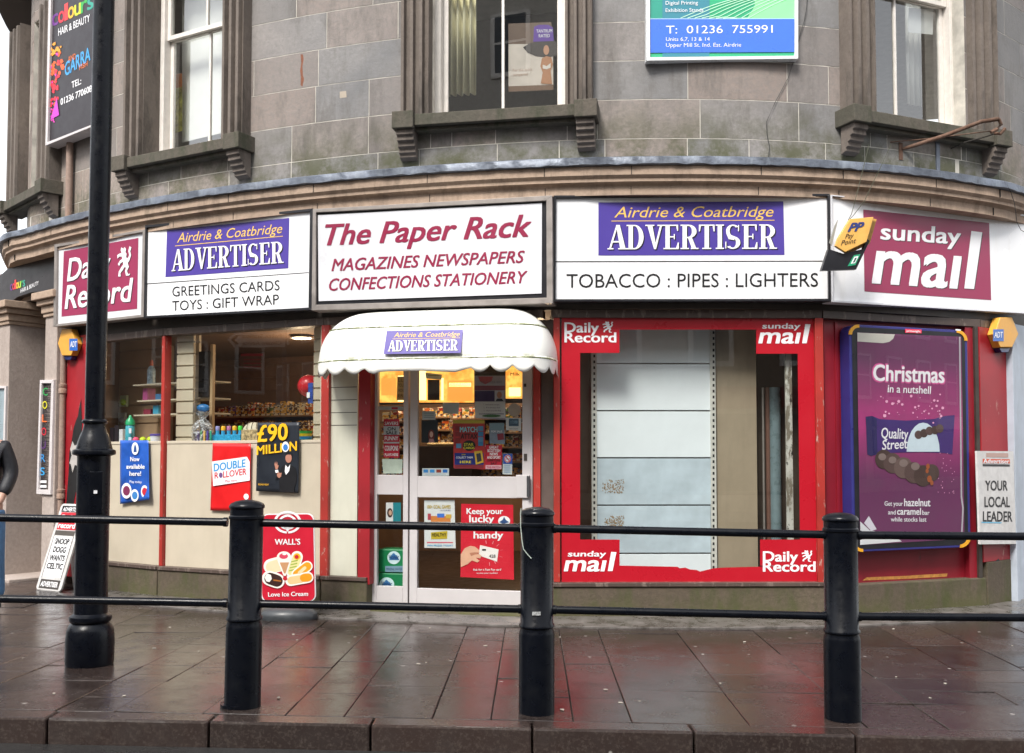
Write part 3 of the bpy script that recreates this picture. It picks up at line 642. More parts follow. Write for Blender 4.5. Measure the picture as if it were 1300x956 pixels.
# drain pipes
PIPE = stone("pipe_paint", (.30, .21, .17), (.36, .26, .21), dark=(.25, .12, .05), attr=False, darkamt=.6, scale=6)
pt = FLP.px(78.5, 560, .06)
dp = MB().tube([(pt.x, pt.y, .05), (pt.x, pt.y, 2.62)], .03, 12).build("drainpipe", PIPE, None, smooth=True)
tag(dp, "buff drainpipe running down between the red pilaster and the stone pier", "drainpipe")
for zz in (.9, vz(FLP, 78, 500, .06)): MB().lathe((pt.x, pt.y, zz), [(.031, 0), (.042, .005), (.042, .05), (.036, .06), (.042, .07), (.042, .10), (.031, .105)], 16).build("collar", PIPE, dp, smooth=True)
FU = CF(84, 94, WO, 220)
pt = FU.px(88, 225, .05)
tag(MB().tube([(pt.x, pt.y, 3.88), (pt.x, pt.y, 6.9)], .036, 12).build("drainpipe", PIPE, None, smooth=True), "brown downpipe on the upper wall beneath the black salon board", "drainpipe")
pt = cpt(cps(14, WO + .05, 150)[1], WO + .09, 0)
# ------------------------------------------------------------------ fascia signs
SG = -.10
m_sw = mat("sign_white", (.84, .85, .87), .3, nz=.015, ns=2, coat=.2, streak=.22, streakcol=(.50, .47, .40))
m_sw2 = mat("sign_white_aged", (.70, .71, .75), .3, nz=.03, ns=2, coat=.1, streak=.25, streakcol=(.45, .43, .36))
m_bk = mat("sign_black", (.012, .012, .016), .35, nz=.1)
m_gf = mat("sign_grey_frame", (.30, .27, .25), .45, metal=.3, nz=.15)
m_blk = mat("black_lettering", (.012, .012, .014), .35, nz=0)
m_mar = mat("maroon_vinyl", (.30, .025, .085), .4, nz=.04, ns=2)
m_mart = mat("maroon_lettering", (.27, .012, .055), .35, nz=.06, ns=5)
m_pur = mat("purple_vinyl", (.065, .038, .30), .45, nz=.04, ns=2)
m_yel = mat("yellow_lettering", (.80, .52, .12), .4, nz=0)
m_wl = mat("white_lettering", (.86, .86, .88), .35, nz=0)
def sign_frame(x0, x1): return CF(x0, x1, SG, 330)
def signbox(name, fr, outer, inner, mframe, mface, depth, label, cat='sign', group=None, wrim=.025):
    q = [fr.px(x, y) for x, y in outer]; cx = sum((p for p in q), Vector()) / 4
    t = thing(name, (cx.x, cx.y, min(p.z for p in q)), label, cat, group)
    # rim built as four bars with mitred outline, then a recessed face
    b = MB()
    for i in range(4):
        j = (i + 1) % 4
        o0, o1 = outer[i], outer[j]; i0, i1 = inner[i], inner[j]
        A = [fr.px(*o0, wrim), fr.px(*o1, wrim), fr.px(*i1, wrim), fr.px(*i0, wrim)]
        b.prism(A, fr.N * -(depth + wrim))
    b.build("frame", mframe, t, bevel=.002)
    F = [fr.px(*p, 0) for p in inner]; b = MB(); b.prism([p - fr.N * .03 for p in F], fr.N * .03); b.build("face_panel", mface, t)
    return t
GS = "sign boards along the curved shop fascia"
# 1 far-left newspaper sign
f = sign_frame(68, 184)
DR = signbox("fascia_sign", f, [(69, 310.5), (184, 291), (182, 402.5), (67.5, 415)], [(72, 313.5), (181, 294.5), (179, 399.5), (71, 411.5)], m_gf, m_sw2, .10, "white fascia sign with a white lion on its maroon block, at the fascia's left end", group=GS)
qd = [(81, 319), (175.7, 302), (174, 392), (78, 402)]
mp = Q(DR, f, qd, .002, m_mar, "colour_panel")
for dx, m_, w_ in ((1.0, m_blk, .003), (0, m_wl, .0042)):
    T(DR, f, "Daily", 85.5 + dx, 357 + dx, 140 + dx, 346.5 + dx, 28, w_, m_, .026, .18); T(DR, f, "Record", 82.5 + dx, 392 + dx, 168.5 + dx, 382 + dx, 29, w_, m_, .026, .18)
LQ = [(148, 315), (168, 311), (168, 348), (148, 353)]
lion(DR, f, [(x + .8, y + .8) for x, y in LQ], .0035, m_blk); lion(DR, f, LQ, .0045, m_wl)
# advertiser logo used on two boards and the canopy
def adv(t, fr, q, w, k=1.0, slant=0, h1=.19, h2=.36):
    Q(t, fr, q, w, m_pur, "colour_panel")
    A = lambda s, v: bil(q, s, v)
    a, c_ = A(.085 + slant, .285), A(.945 + slant, .285); H = (q[3][1] - q[0][1])
    T(t, fr, "Airdrie & Coatbridge", a[0], a[1], c_[0], c_[1], H * .20, w + .002, m_yel, .012, .28)
    a, c_ = A(.07 + slant, .345), A(.95 + slant, .345); b = MB(); P = [fr.px(a[0], a[1], w + .0015), fr.px(c_[0], c_[1], w + .0015), fr.px(c_[0], c_[1] + .9 * k, w + .0015), fr.px(a[0], a[1] + .9 * k, w + .0015)]; b.poly(P); b.build("underline", m_yel, t)
    a, c_ = A(.05, .885), A(.955, .885)
    serif(t, fr, "ADVERTISER", a[0], a[1], c_[0], c_[1], H * .46, w + .002, m_blk, slant * 1.0, dx=1.3 * k, dy=1.2 * k); serif(t, fr, "ADVERTISER", a[0], a[1], c_[0], c_[1], H * .46, w + .0035, m_wl, slant * 1.0)
# 2
f = sign_frame(183, 396)
GR = signbox("fascia_sign", f, [(184, 286), (397, 264.5), (396, 393.5), (182, 404)], [(185.8, 289), (393.4, 268.2), (391.6, 390.4), (184, 401.3)], m_bk, m_sw, .10, "white fascia sign with purple newspaper logo above the words Greetings Cards, Toys, Gift Wrap", group=GS)
adv(GR, f, [(212, 292.3), (367.3, 276.7), (366, 340.5), (210, 351.8)], .002, .9)
Q(GR, f, [(185.6, 359.9), (391.9, 345.6), (391.9, 346.4), (185.6, 360.9)], .002, m_blk, "divider")
T(GR, f, "GREETINGS CARDS", 218.6, 376.5, 355, 368.2, 12.3, .003, m_blk, .006, dh=.3); T(GR, f, "TOYS : GIFT WRAP", 218.6, 394.6, 354, 386.2, 12.3, .003, m_blk, .006, dh=.3)
# 3 the shop's own lightbox sign
f = CF(396, 702, SG + .04, 330)
PRK = signbox("fascia_sign", f, [(397, 265.4), (701, 248), (701.5, 385), (395.5, 394)], [(401, 269.5), (693.5, 254.5), (694, 378), (400.5, 387)], m_gf, m_bk, .14, "large grey-framed fascia sign lettered in maroon italics, straight above the door", group=GS, wrim=.03)
Q(PRK, f, [(403.5, 273.2), (688, 257.8), (687.5, 372.5), (404.5, 382.3)], .010, m_sw2, "face_panel", .01)
T(PRK, f, "The Paper Rack", 413.4, 311.3, 674, 299.8, 26, .013, m_mart, .030, .30, dh=1.5)
T(PRK, f, "MAGAZINES NEWSPAPERS", 421, 344, 666, 333.2, 15, .013, m_mart, .024, .26); T(PRK, f, "CONFECTIONS STATIONERY", 418, 369, 669.5, 359, 15, .013, m_mart, .024, .26)
# 4
f = sign_frame(702, 1055)
TB = signbox("fascia_sign", f, [(703, 248), (1053.8, 245.8), (1055, 382.4), (702.3, 382.8)], [(706, 251), (1050.8, 248.8), (1052, 379.2), (705.4, 379.8)], m_bk, m_sw, .10, "widest white fascia sign, purple newspaper logo above the words Tobacco, Pipes, Lighters", group=GS)
adv(TB, f, [(759.7, 257), (994.5, 255.6), (996, 323.6), (759.7, 324.4)], .002, 1.0)
Q(TB, f, [(705.6, 331.6), (1051.5, 330.9), (1051.5, 332), (705.6, 332.8)], .002, m_blk, "divider")
T(TB, f, "TOBACCO : PIPES : LIGHTERS", 719.3, 365.2, 1038.6, 363.8, 17.2, .003, m_blk, .008)
# 5
f = sign_frame(1056, 1303)
SM = signbox("fascia_sign", f, [(1055.5, 247.2), (1306, 272.8), (1306, 398.4), (1057, 383.5)], [(1056.8, 248.8), (1304.2, 274.6), (1304.2, 395.8), (1058.2, 381)], m_sw2, m_sw, .10, "white fascia sign with big white lowercase letters on maroon, at the fascia's right end", group=GS)
qd = [(1096, 266), (1255.8, 283), (1258.4, 381), (1097.5, 370)]
Q(SM, f, qd, .002, m_mar, "colour_panel")
def mailtext(t, fr, x0, y0, x1, y1, k, w, mt, ms_=None, dn=.062):
    """'sunday' over 'mail' with a tall l; k = px height of the m"""
    n = x1 - x0; sl = (y1 - y0) / n; Y = lambda x: y0 + (x - x0) * sl
    for d, mm, ww in (((.9, ms_, w), (0, mt, w + .0013)) if ms_ else ((0, mt, w),)):
        xe = x0 + n * .80
        T(t, fr, "ma\u0131", x0 + d, Y(x0) + d, xe + d, Y(xe) + d, k * 1.33, ww, mm, .032, .16)
        xa, xb = x0 + n * .835, x0 + n * .925
        Q(t, fr, [(xa + n * .065 + d, Y(xa) - k * 1.62 + d), (xb + n * .075 + d, Y(xb) - k * 1.60 + d), (xb + d, Y(xb) + d), (xa + d, Y(xa) + d)], ww, mm, "lettering")
        xs, xe2 = x0 + n * .07, x0 + n * .80
        T(t, fr, "sunday", xs + d, Y(xs) - k * 1.24 + d, xe2 + d, Y(xe2) - k * 1.24 + d, k * .45, ww, mm, .03, .05)
mailtext(SM, f, 1108.5, 358.7, 1247, 367.6, 45, .003, m_wl, m_blk)
# ------------------------------------------------------------------ projecting salon board above, and its small fascia
fu = CF(58, 124, WO + .16, 120); fu = Fr((fu.o)[:2], (fu.o + fu.U * 1)[:2])
HB = signbox("wall_sign", fu, [(62.5, -40), (125.5, -56), (121, 159), (57.5, 185)], [(65.5, -38), (123.5, -53), (119.5, 157), (60, 180.5)], mat("white_metal_frame", (.62, .58, .58), .35, nz=.04), mat("sign_charcoal", (.03, .025, .03), .4, nz=.1), .12, "tall black wall sign of a hair salon with rainbow lettering, partly behind the lamp post", group=None)
cols = ["#6b2f86", "#d8233a", "#e83a3a", "#f0b428", "#c8d22a", "#35a84a", "#2f9e8a"]
word = "colours"; xx = 66.0
for i, ch_ in enumerate(word):
    wd_ = {'l': 4}.get(ch_, 8.2); xn = xx + wd_; yb = 34 - (xx - 66) * .46
    T(HB, fu, ch_, xx, yb, xn - .6, yb - wd_ * .46, 21, .002, flat(cols[i], .4), .026); xx = xn
T(HB, fu, "HAIR & BEAUTY", 74, 45.5, 114, 27, 9, .002, m_wl, .02)
T(HB, fu, "AND", 86.5, 79, 96, 74.5, 7, .002, flat("#e0702c", .4), .02); T(HB, fu, "FISH", 101, 89, 111, 83.5, 6, .002, flat("#e0702c", .4), .02)
T(HB, fu, "GARRA", 82.5, 97, 114.5, 76, 17, .002, flat("#3f9fdc", .4), .03); T(HB, fu, "TEL:", 91, 112, 103, 106.5, 8, .002, m_wl, .03); T(HB, fu, "01236 770608", 77, 133.5, 116.5, 116, 8, .002, m_wl, .03)
R2 = random.Random(5)
sp = MB(); spc = [("#e8622a", []), ("#e2283e", []), ("#d03aa8", []), ("#f0a030", [])]
for i in range(90):
    t = R2.random(); cx = 66 + 3 * math.sin(t * 3) + R2.gauss(0, 2.6) + (12 * (1 - t) * R2.random() if t < .3 else 0); cy = 58 + t * 92 + R2.gauss(0, 3)
    cx = max(64.5, cx); r = R2.uniform(.8, 3.4) * (1 - abs(t - .3) * .6)
    spc[(3 if t < .15 else 0 if t < .45 else 1 if t < .85 else 2) if R2.random() < .75 else R2.randrange(3)][1].append((cx, cy, r))
for hx, L_ in spc:
    b = MB()
    for k, (cx, cy, r) in enumerate(L_): b.poly([fu.px(x, y, .0022 + k * .00004 + 0.0009 * spc.index((hx, L_))) for x, y in [(cx + r * R2.uniform(.5, 1.3) * math.cos(a), cy + r * R2.uniform(.6, 1.7) * math.sin(a)) for a in [j * .9 for j in range(7)]]])
    b.build("splash_artwork", flat(hx, .4), HB)
Q(HB, fu, [(64, 152), (72, 124), (75, 146)], .0065, flat("#c83fc0", .4), "splash_artwork")
# arched black salon fascia under the cornice
ff = Fr((FE.o + FE.N * .02)[:2], (FE.o + FE.N * .02 + FE.U * FE.L)[:2])
arch = [(-40, 372), (-20, 362), (0, 350), (9, 342), (20, 333), (34, 326), (50, 320), (69, 314), (69, 398), (60, 369), (40, 371), (22, 377), (10, 386), (-14, 402), (-44, 410)]
t0 = ff.px(10, 386); SA = thing("fascia_sign", (t0.x, t0.y, t0.z), "black salon fascia sign with small rainbow word, set between the two stone capitals", "sign")
Q(SA, ff, arch, 0, mat("fascia_charcoal", (.022, .018, .02), .35, nz=.1), "face_panel", .08)
xx = 13.0
for i, ch_ in enumerate(word):
    wd_ = {'l': 1.6}.get(ch_, 2.9); yb = 369 - (xx - 13) * .32
    T(SA, ff, ch_, xx, yb, xx + wd_ - .2, yb - wd_ * .32, 11.5, .003, flat(cols[i], .4), .03); xx += wd_
T(SA, ff, "HAIR & BEAUTY", 26, 372, 49, 361.5, 5.0, .003, m_wl, .02)
# vertical salon sign on the stone pier
fp = Fr((FA.o + FA.N * .10)[:2], (FA.o + FA.N * .10 + FA.U * FA.L)[:2])
VS = signbox("wall_sign", fp, [(50.5, 482.5), (68, 482), (64, 628), (46, 627)], [(52.5, 486.5), (65, 486.5), (61, 622), (48.5, 621.5)], mat("white_metal_frame", (.62, .58, .58), .35), mat("sign_charcoal", (.03, .025, .03), .4), .0, "narrow upright salon sign on the stone pier, coloured letters stacked one above another", group=None)
for i, ch_ in enumerate("COLOURS"):
    y = 502 + i * 17.2 * .98; x = 57 - i * .62; hx = ["#2f9e50", "#d8d02a", "#e8702a", "#d8233a", "#5b2f76", "#3a8fd0", "#3aa0dc"][i]
    T(VS, fp, ch_, x - 2.4, y, x + 3.4, y, 9.5, .003, flat(hx, .4), .02)
for y in (610, 616): Q(VS, fp, [(50, y), (59, y), (59, y + 3), (50, y + 3)], .003, m_wl, "small_print")
# second salon sign at the very edge, on the farther pier
ppx = fp
q = [ppx.px(x, y) for x, y in ((-6, 490), (7.5, 490), (6, 620), (-8, 620))]
VS2 = signbox("wall_sign", ppx, [(-7, 490), (7.5, 490), (5, 600), (-9, 600)], [(-5, 493), (5.5, 493), (3, 596), (-7, 596)], mat("white_metal_frame", (.62, .58, .58), .35), mat("pale_blue_panel", (.30, .38, .42), .4), .0, "pale wall sign cut off by the left edge of the photo behind the man", group=None)
# ------------------------------------------------------------------ printing firm's board on the upper wall
fq = CF(821, 1014, WO + .06, 60)
PB = signbox("wall_sign", fq, [(820.5, -75), (1013.5, -77), (1013.5, 74.6), (820.8, 77)], [(825, -70), (1009.5, -72), (1009.3, 70.6), (825.4, 72.6)], mat("white_metal_frame2", (.75, .77, .78), .3, nz=.03), mat("board_green", (.03, .42, .20), .3, nz=.05), .05, "blue and green printing firm's wall sign between the upper windows")
Q(PB, fq, [(825.2, -70), (901, -71), (901, 24), (825.2, 24)], .002, flat("#2f9a86", .35), "colour_panel"); Q(PB, fq, [(841, -70), (900.5, -71), (900.5, 71.5), (841, 72)], .0035, flat("#3a8799", .35), "colour_panel")
Q(PB, fq, [(960, -72), (1009.3, -72), (1009.3, 23.5), (948, 24), (958, 8)], .002, flat("#8fe8a0", .35), "colour_panel")
b = MB()
for i in range(9):
    pts = [(864 + t * 14 + i * 9, 24 - (1 - (1 - t / 10.) ** 2) * (34 + i * 2) + i * 1.2 - 0) for t in range(0, 11)]
    pts = [(x, min(y, 23.4)) for x, y in pts if x < 1008]
    for a, c_ in zip(pts, pts[1:]): b.quad(fq.px(a[0], a[1], .005), fq.px(c_[0], c_[1], .005), fq.px(c_[0], c_[1] - .9, .005), fq.px(a[0], a[1] - .9, .005))
b.build("line_artwork", flat("#c8f5d8", .4), PB)
Q(PB, fq, [(825.2, 24), (1009.3, 24), (1009.2, 66), (825.4, 67)], .006, flat("#3f73dc", .3), "colour_panel"); Q(PB, fq, [(825.2, 23.4), (1009.3, 23.2), (1009.3, 24.2), (825.2, 24.5)], .007, flat("#a8c8f0", .4), "colour_panel")
T(PB, fq, "T:  01236  755991", 845.5, 42.6, 981, 41.6, 9.8, .008, m_wl, .006); T(PB, fq, "Units 6,7, 13 & 14", 845.5, 52, 901, 51.8, 4.6, .008, m_wl, .004)
T(PB, fq, "Upper Mill St. Ind. Est. Airdrie", 845.5, 59.6, 941, 59.2, 4.8, .008, m_wl, .004); T(PB, fq, "Digital Printing", 845, 6, 886, 5.6, 4.6, .008, m_wl, .012); T(PB, fq, "Exhibition Stands", 845, 15.2, 893, 14.8, 4.6, .008, m_wl, .012)
# ------------------------------------------------------------------ alarm boxes
def alarm(fr, cx, cy, label, r=16.5, ry=21):
    t0 = fr.px(cx, cy + ry); t = thing("alarm_box", (t0.x, t0.y, t0.z), label, "alarm box", "yellow alarm boxes on the red pilasters")
    my = mat("alarm_yellow", (.72, .36, .05), .4, nz=.06)
    hexp = [(cx - r * .55, cy - ry), (cx + r * .45, cy - ry), (cx + r, cy - 1), (cx + r * .45, cy + ry * .72), (cx - r * .55, cy + ry * .72), (cx - r, cy - 1)]
    b = MB(); b.prism([fr.px(x, y, .0) for x, y in hexp], fr.N * .075); b.build("casing", my, t, bevel=.006)
    b = MB(); b.prism([fr.px(x, y, 0) for x, y in [(cx - r * .5, cy + ry * .76), (cx + r * .42, cy + ry * .76), (cx + r * .25, cy + ry), (cx - r * .3, cy + ry)]], fr.N * .06); b.build("strobe", mat("strobe_blue", (.01, .02, .10), .2), t, bevel=.003)
    Q(t, fr, [(cx - r * .48, cy - 8), (cx + r * .42, cy - 8), (cx + r * .42, cy + 7), (cx - r * .48, cy + 7)], .078, flat("#1f62b8", .35), "badge"); T(t, fr, "ADT", cx - r * .38, cy + 2.6, cx + r * .34, cy + 2.6, 7.2, .0800, m_wl, .03, .15)
    return t
fa = Fr((FLP.o + FLP.N * .032)[:2], (FLP.o + FLP.N * .032 + FLP.U)[:2]); alarm(fa, 93.5, 438, "yellow hexagonal alarm box on the red pilaster beside the lamp post", 11.5, 19.5)
fa = Fr((FP.o + FP.N * .036)[:2], (FP.o + FP.N * .036 + FP.U)[:2]); alarm(fa, 1268, 426, "yellow hexagonal alarm box on the red pilaster above the white news bill board", 15, 22)
# ------------------------------------------------------------------ vinyl graphics on the right window
m_vr = mat("red_vinyl", (.44, .008, .020), .3, nz=.03, ns=2, coat=.1)
p0 = FR.px(713, 741); VN = thing("window_vinyl", (p0.x, p0.y, p0.z), "bright red vinyl border with four newspaper logos stuck round the right display window", "window vinyl")
b = MB()
for poly in ([(713, 396), (1035, 397), (1035.2, 418.3), (713, 418.5)], [(713, 418.5), (786.4, 418.5), (786.4, 448), (713, 448)], [(960, 418.3), (1035.2, 418.3), (1035.6, 449), (960, 449)],
             [(713, 448), (736.4, 448), (736.4, 685), (713, 685)], [(1012.6, 449), (1035.6, 449), (1038, 685), (1015.6, 685)], [(713, 685), (786.6, 685), (786.6, 718), (713, 718)], [(965, 685), (1038, 685), (1038.6, 718), (965, 718)],
             [(713, 718), (786.6, 718), (860, 719.5), (863, 721.5), (870, 720.5), (876, 723), (884, 723.5), (889, 725.6), (895, 724), (905, 721.6), (912, 721), (920, 720.5), (965, 719.4), (1038.6, 718), (1039, 741), (713, 740.5)]):
    b.poly([FR.px(x, y, -.004) for x, y in poly])
b.build("vinyl_border", m_vr, VN)
def drlogo(t, fr, x0, x1, yb, w, s=1):
    n = x1 - x0
    T(t, fr, "Daily", x0, yb - .37 * n * .5 * s - .6, x0 + n * .66, yb - .37 * n * .5 * s - .6, n * .19, w, m_wl, .034); T(t, fr, "Record", x0, yb, x1, yb, n * .19, w, m_wl, .034)
    lion(t, fr, [(x0 + n * .73, yb - .41 * n), (x0 + n * .96, yb - .41 * n), (x0 + n * .96, yb - .19 * n), (x0 + n * .73, yb - .19 * n)], w, m_wl)
drlogo(VN, FR, 717, 782, 434.5, -.0015); drlogo(VN, FR, 969, 1035, 725.5, -.0015)
mailtext(VN, FR, 963.5, 435.6, 1029, 435.8, 15, -.0015, m_wl); mailtext(VN, FR, 716.5, 725, 782.5, 725, 15, -.0015, m_wl)
# ------------------------------------------------------------------ poster case
ct = [(1078, 411.5), (1228, 419.5), (1232.5, 694.5), (1083, 701)]
fc = Fr((FX.o + FX.N * .10)[:2], (FX.o + FX.N * .10 + FX.U)[:2])
t0 = fc.px(1155, 700); CA = thing("poster_case", (t0.x, t0.y, t0.z), "blue framed poster case with yellow corners showing a purple chocolate advertisement", "poster case")
m_cb = mat("case_blue", (.03, .03, .18), .35, nz=.08); m_cy = mat("case_yellow", (.75, .36, .02), .4)
def rr(q, r, n=5):
    o = []
    for i in range(4):
        p = Vector(q[i]); a = (Vector(q[i - 1]) - p).normalized(); c_ = (Vector(q[(i + 1) % 4]) - p).normalized()
        for k in range(n + 1):
            an = k / n * math.pi / 2; o.append(tuple(p + a * r * (1 - math.sin(an)) + c_ * r * (1 - math.cos(an))))
    return o
def inset(q, d): cx = sum(p[0] for p in q) / 4; cy = sum(p[1] for p in q) / 4; return [(x + (d if x < cx else -d), y + (d if y < cy else -d)) for x, y in q]
b = MB(); b.prism([fc.px(x, y, 0) - fc.N * .13 for x, y in rr(ct, 11)], fc.N * .13); b.build("frame", m_cb, CA, bevel=.006)
Q(CA, fc, rr(inset(ct, 3.2), 9), .003, m_bk, "black_surround")
for i, (a, c_) in enumerate(((3, 1), (0, 2), (1, 3), (2, 0))):
    p = Vector(ct[i]); u_ = (Vector(ct[i - 1]) - p).normalized(); v_ = (Vector(ct[(i + 1) % 4]) - p).normalized(); o1 = []; o2 = []
    for k in range(7):
        an = k / 6 * math.pi / 2; o1.append(tuple(p + u_ * (13 - 13.3 * math.sin(an)) + v_ * (13 - 13.3 * math.cos(an)))); o2.append(tuple(p + u_ * (13 - 9.4 * math.sin(an)) + v_ * (13 - 9.4 * math.cos(an))))
    Q(CA, fc, o1 + o2[::-1], .008, m_cy, "corner_cap", .01)
m_pp, N, L, P = newmat("purple_poster")
tcn = noise(N, L, 2.2, 4, .6); g = N.new('ShaderNodeTexCoord'); sx = N.new('ShaderNodeSeparateXYZ'); L.new(g.outputs['Generated'], sx.inputs[0])
z1 = ramp(N, L, sx.outputs[2], .30, .55, 0, 1); z2 = ramp(N, L, sx.outputs[2], .62, .88, 1, 0); mm = N.new('ShaderNodeMath'); mm.operation = 'MULTIPLY'; L.new(z1, mm.inputs[0]); L.new(z2, mm.inputs[1])
c = mixc(N, L, mm.outputs[0], (.15, .025, .10), (.42, .035, .19)); c = mixc(N, L, ramp(N, L, tcn, .35, .7, 0, .35), c, (.09, .05, .09)); L.new(c, P.inputs['Base Color']); P.inputs['Roughness'].default_value = .5
pq = [(1088, 422), (1220.5, 427.5), (1224.5, 684), (1092, 692)]
PO = Q(CA, fc, pq, .005, m_pp, "poster")
Q(CA, fc, [(1088.5, 422.3), (1136, 424.5), (1134, 430), (1129, 434), (1121, 435.6), (1108, 434.8), (1088.6, 433.5)], .0062, flat("#cfc8c0", .5), "poster_print")
Q(CA, fc, [(1092, 685), (1137, 682), (1145, 687.4), (1092, 691.8)], .0062, flat("#e0dde0", .5), "poster_print"); Q(CA, fc, [(1092, 662), (1104, 673), (1092.4, 674)], .0062, flat("#d8d4da", .5), "poster_print"); Q(CA, fc, [(1097, 664), (1103, 655), (1113, 672), (1106, 674)], .0064, flat("#d8d0dc", .5), "poster_print"); Q(CA, fc, [(1092, 672), (1107, 673.5), (1114, 675), (1092, 678)], .0066, flat("#d8d4da", .5), "poster_print")
Q(CA, fc, [(1217.5, 427.6), (1219.3, 427.7), (1221.5, 630), (1223.5, 645), (1221.8, 679), (1220, 679), (1221.6, 645), (1219.6, 631)], .0068, flat("#b8b0b8", .5), "poster_edge")
m_pk = flat("#d85a9a", .5); m_pw = flat("#f0eaf0", .5)
T(CA, fc, "Christmas", 1107.5, 484.5, 1199.5, 487.5, 23, .0063, m_pk, .045, .02); T(CA, fc, "Christmas", 1109, 483, 1198.5, 486, 20, .0075, m_pw, .035, .02); T(CA, fc, "in a nutshell", 1127, 498, 1182, 500, 9.5, .0075, m_pw, .02, .08)
b = MB(); R3 = random.Random(3)
for i in range(46):
    x = 1155 + R3.uniform(-42, 42); y = 519 + R3.gauss(0, 7); r = R3.choice([.5, .7, .9, 1.4, 2.2]) * R3.uniform(.7, 1); b.poly([fc.px(*p, .0078 + i * .00002) for p in ell(x, y, r, r, 8)])
for i in range(26): x = R3.uniform(1190, 1212); y = R3.uniform(575, 630); b.poly([fc.px(*p, .0078) for p in ell(x, y, .55, .55, 6)])
b.build("sparkle_print", flat("#f0a8cc", .5), CA)
Q(CA, fc, [(1099, 529), (1107, 528), (1117, 532), (1150, 534), (1185, 532), (1200, 528), (1212, 527), (1209, 577), (1198, 575), (1170, 574), (1120, 575), (1106, 579), (1101, 577)], .0072, flat("#43286f", .4), "wrapper_print")
Q(CA, fc, [(1099, 529), (1107, 528), (1113, 532), (1114, 576), (1106, 579), (1101, 577)], .0076, flat("#2c2258", .4), "wrapper_print")
Q(CA, fc, [(1158 + 21 * math.cos(a), 574 - 40 * math.sin(a)) if 0 else (1172 + 21 * math.cos(a), 573.5 - 37 * math.sin(a)) for a in [i * math.pi / 12 for i in range(13)]], .0078, flat("#cfdbe6", .4), "wrapper_print")
T(CA, fc, "Quality", 1119, 556, 1153, 557.5, 13, .0082, m_pw, .02, .1); T(CA, fc, "Street", 1120, 571, 1152, 569, 12, .0082, m_pw, .02, .1)
mch = [flat("#5a4340", .45), flat("#4a3531", .45), flat("#6b5450", .45), flat("#503c38", .45), flat("#a0522c", .5)]
for i, (x, y, r, mi) in enumerate(((1122, 583, 11, 1), (1133, 588, 11.5, 0), (1147, 594, 12, 2), (1160, 600, 12, 0), (1172, 604, 12, 1), (1183, 600, 9.5, 3))): Q(CA, fc, ell(x, y, r, r * 1.12, 22), .0085 + i * .0003, mch[mi], "chocolate_print")
for i, (x, y, r) in enumerate(((1120, 580, 5), (1133, 584, 5), (1147, 588, 5.5), (1162, 592, 5.5))): Q(CA, fc, ell(x, y, r, r * .9, 16), .0105 + i * .0002, flat("#84706c", .45), "chocolate_print")
for i, (x, y, r) in enumerate(((1178, 592, 2.4), (1177, 598, 2), (1180, 608, 3), (1183, 613, 2.2))): Q(CA, fc, ell(x, y, r, r * 1.5, 10), .0112 + i * .0002, mch[4], "chocolate_print")
for i, (x, y) in enumerate(((1166, 552), (1173, 550), (1180, 547), (1187, 546), (1193, 544))): Q(CA, fc, ell(x, y, 5, 5.5, 14), .0085 + i * .0003, mch[i % 2], "chocolate_print")
for tx, x0, x1, y, h, bo in (("Get your", 1123, 1146, 642, 5.6, .02), ("hazelnut", 1148, 1181, 642.5, 9.5, .03), ("and", 1127.5, 1137, 653, 5.6, .02), ("caramel", 1139, 1169, 653.3, 8.5, .03), ("bar", 1171, 1180, 653.5, 5.6, .02), ("while stocks last", 1131, 1176, 662, 5.6, .02)): T(CA, fc, tx, x0, y, x1, y + .2, h, .0075, m_pw, bo)
Q(CA, fc, [(1149, 417.4), (1170, 418.3), (1170, 423.2), (1149, 422.4)], .009, flat("#e23a5a", .4), "maker_plate"); T(CA, fc, "primesight", 1151, 421.2, 1168.5, 422, 2.6, .0105, m_wl, .02)
Q(CA, fc, [(1213, 417.8), (1220, 418.2), (1219.5, 420), (1213, 419.6)], .009, m_wl, "label_plate")
b = MB(); b.poly([fc.px(x, y, .016) for x, y in pq]); b.build("glazing", glassm("case_glass", k=1.0, dirt=.02), CA)
# ------------------------------------------------------------------ hanging paper sale boards and outdoor posters
def sheet(parent, fr, q, w, m, name, amp=.006, nx=14, ny=18, curl=None, seed=1, back=False):
    """a thin limp sheet: grid between pixel corners, bulging a little"""
    R_ = random.Random(seed); ph = R_.uniform(0, 6); b = MB(); W_ = []
    for j in range(ny + 1):
        for i in range(nx + 1):
            s, t = i / nx, j / ny; x, y = bil(q, s, t); ww = w + amp * (math.sin(s * 5 + ph + t * 2) * .5 + math.sin(t * 6 + ph * 2 + s * 3) * .5)
            if curl: ww += curl(s, t)
            b.v.append(fr.px(x, y, ww))
    for j in range(ny):
        for i in range(nx): a = j * (nx + 1) + i; b.f.append((a, a + nx + 1, a + nx + 2, a + 1))
    o = b.build(name, m, parent, smooth=True)
    sm = o.modifiers.new("thickness", 'SOLIDIFY'); sm.thickness = .0008; sm.offset = -1
    return o
def poster(name, fr, q, w, m, label, cat="poster", group=None, amp=.0, **k):
    p = fr.px(*q[3], w); t = thing(name, (p.x, p.y, p.z), label, cat, group)
    if amp: sheet(t, fr, q, w, m, "paper_sheet", amp, **k)
    else: Q(t, fr, q, w, m, "paper_sheet", .001)
    return t
GP = "posters pinned on the cream panels outside"
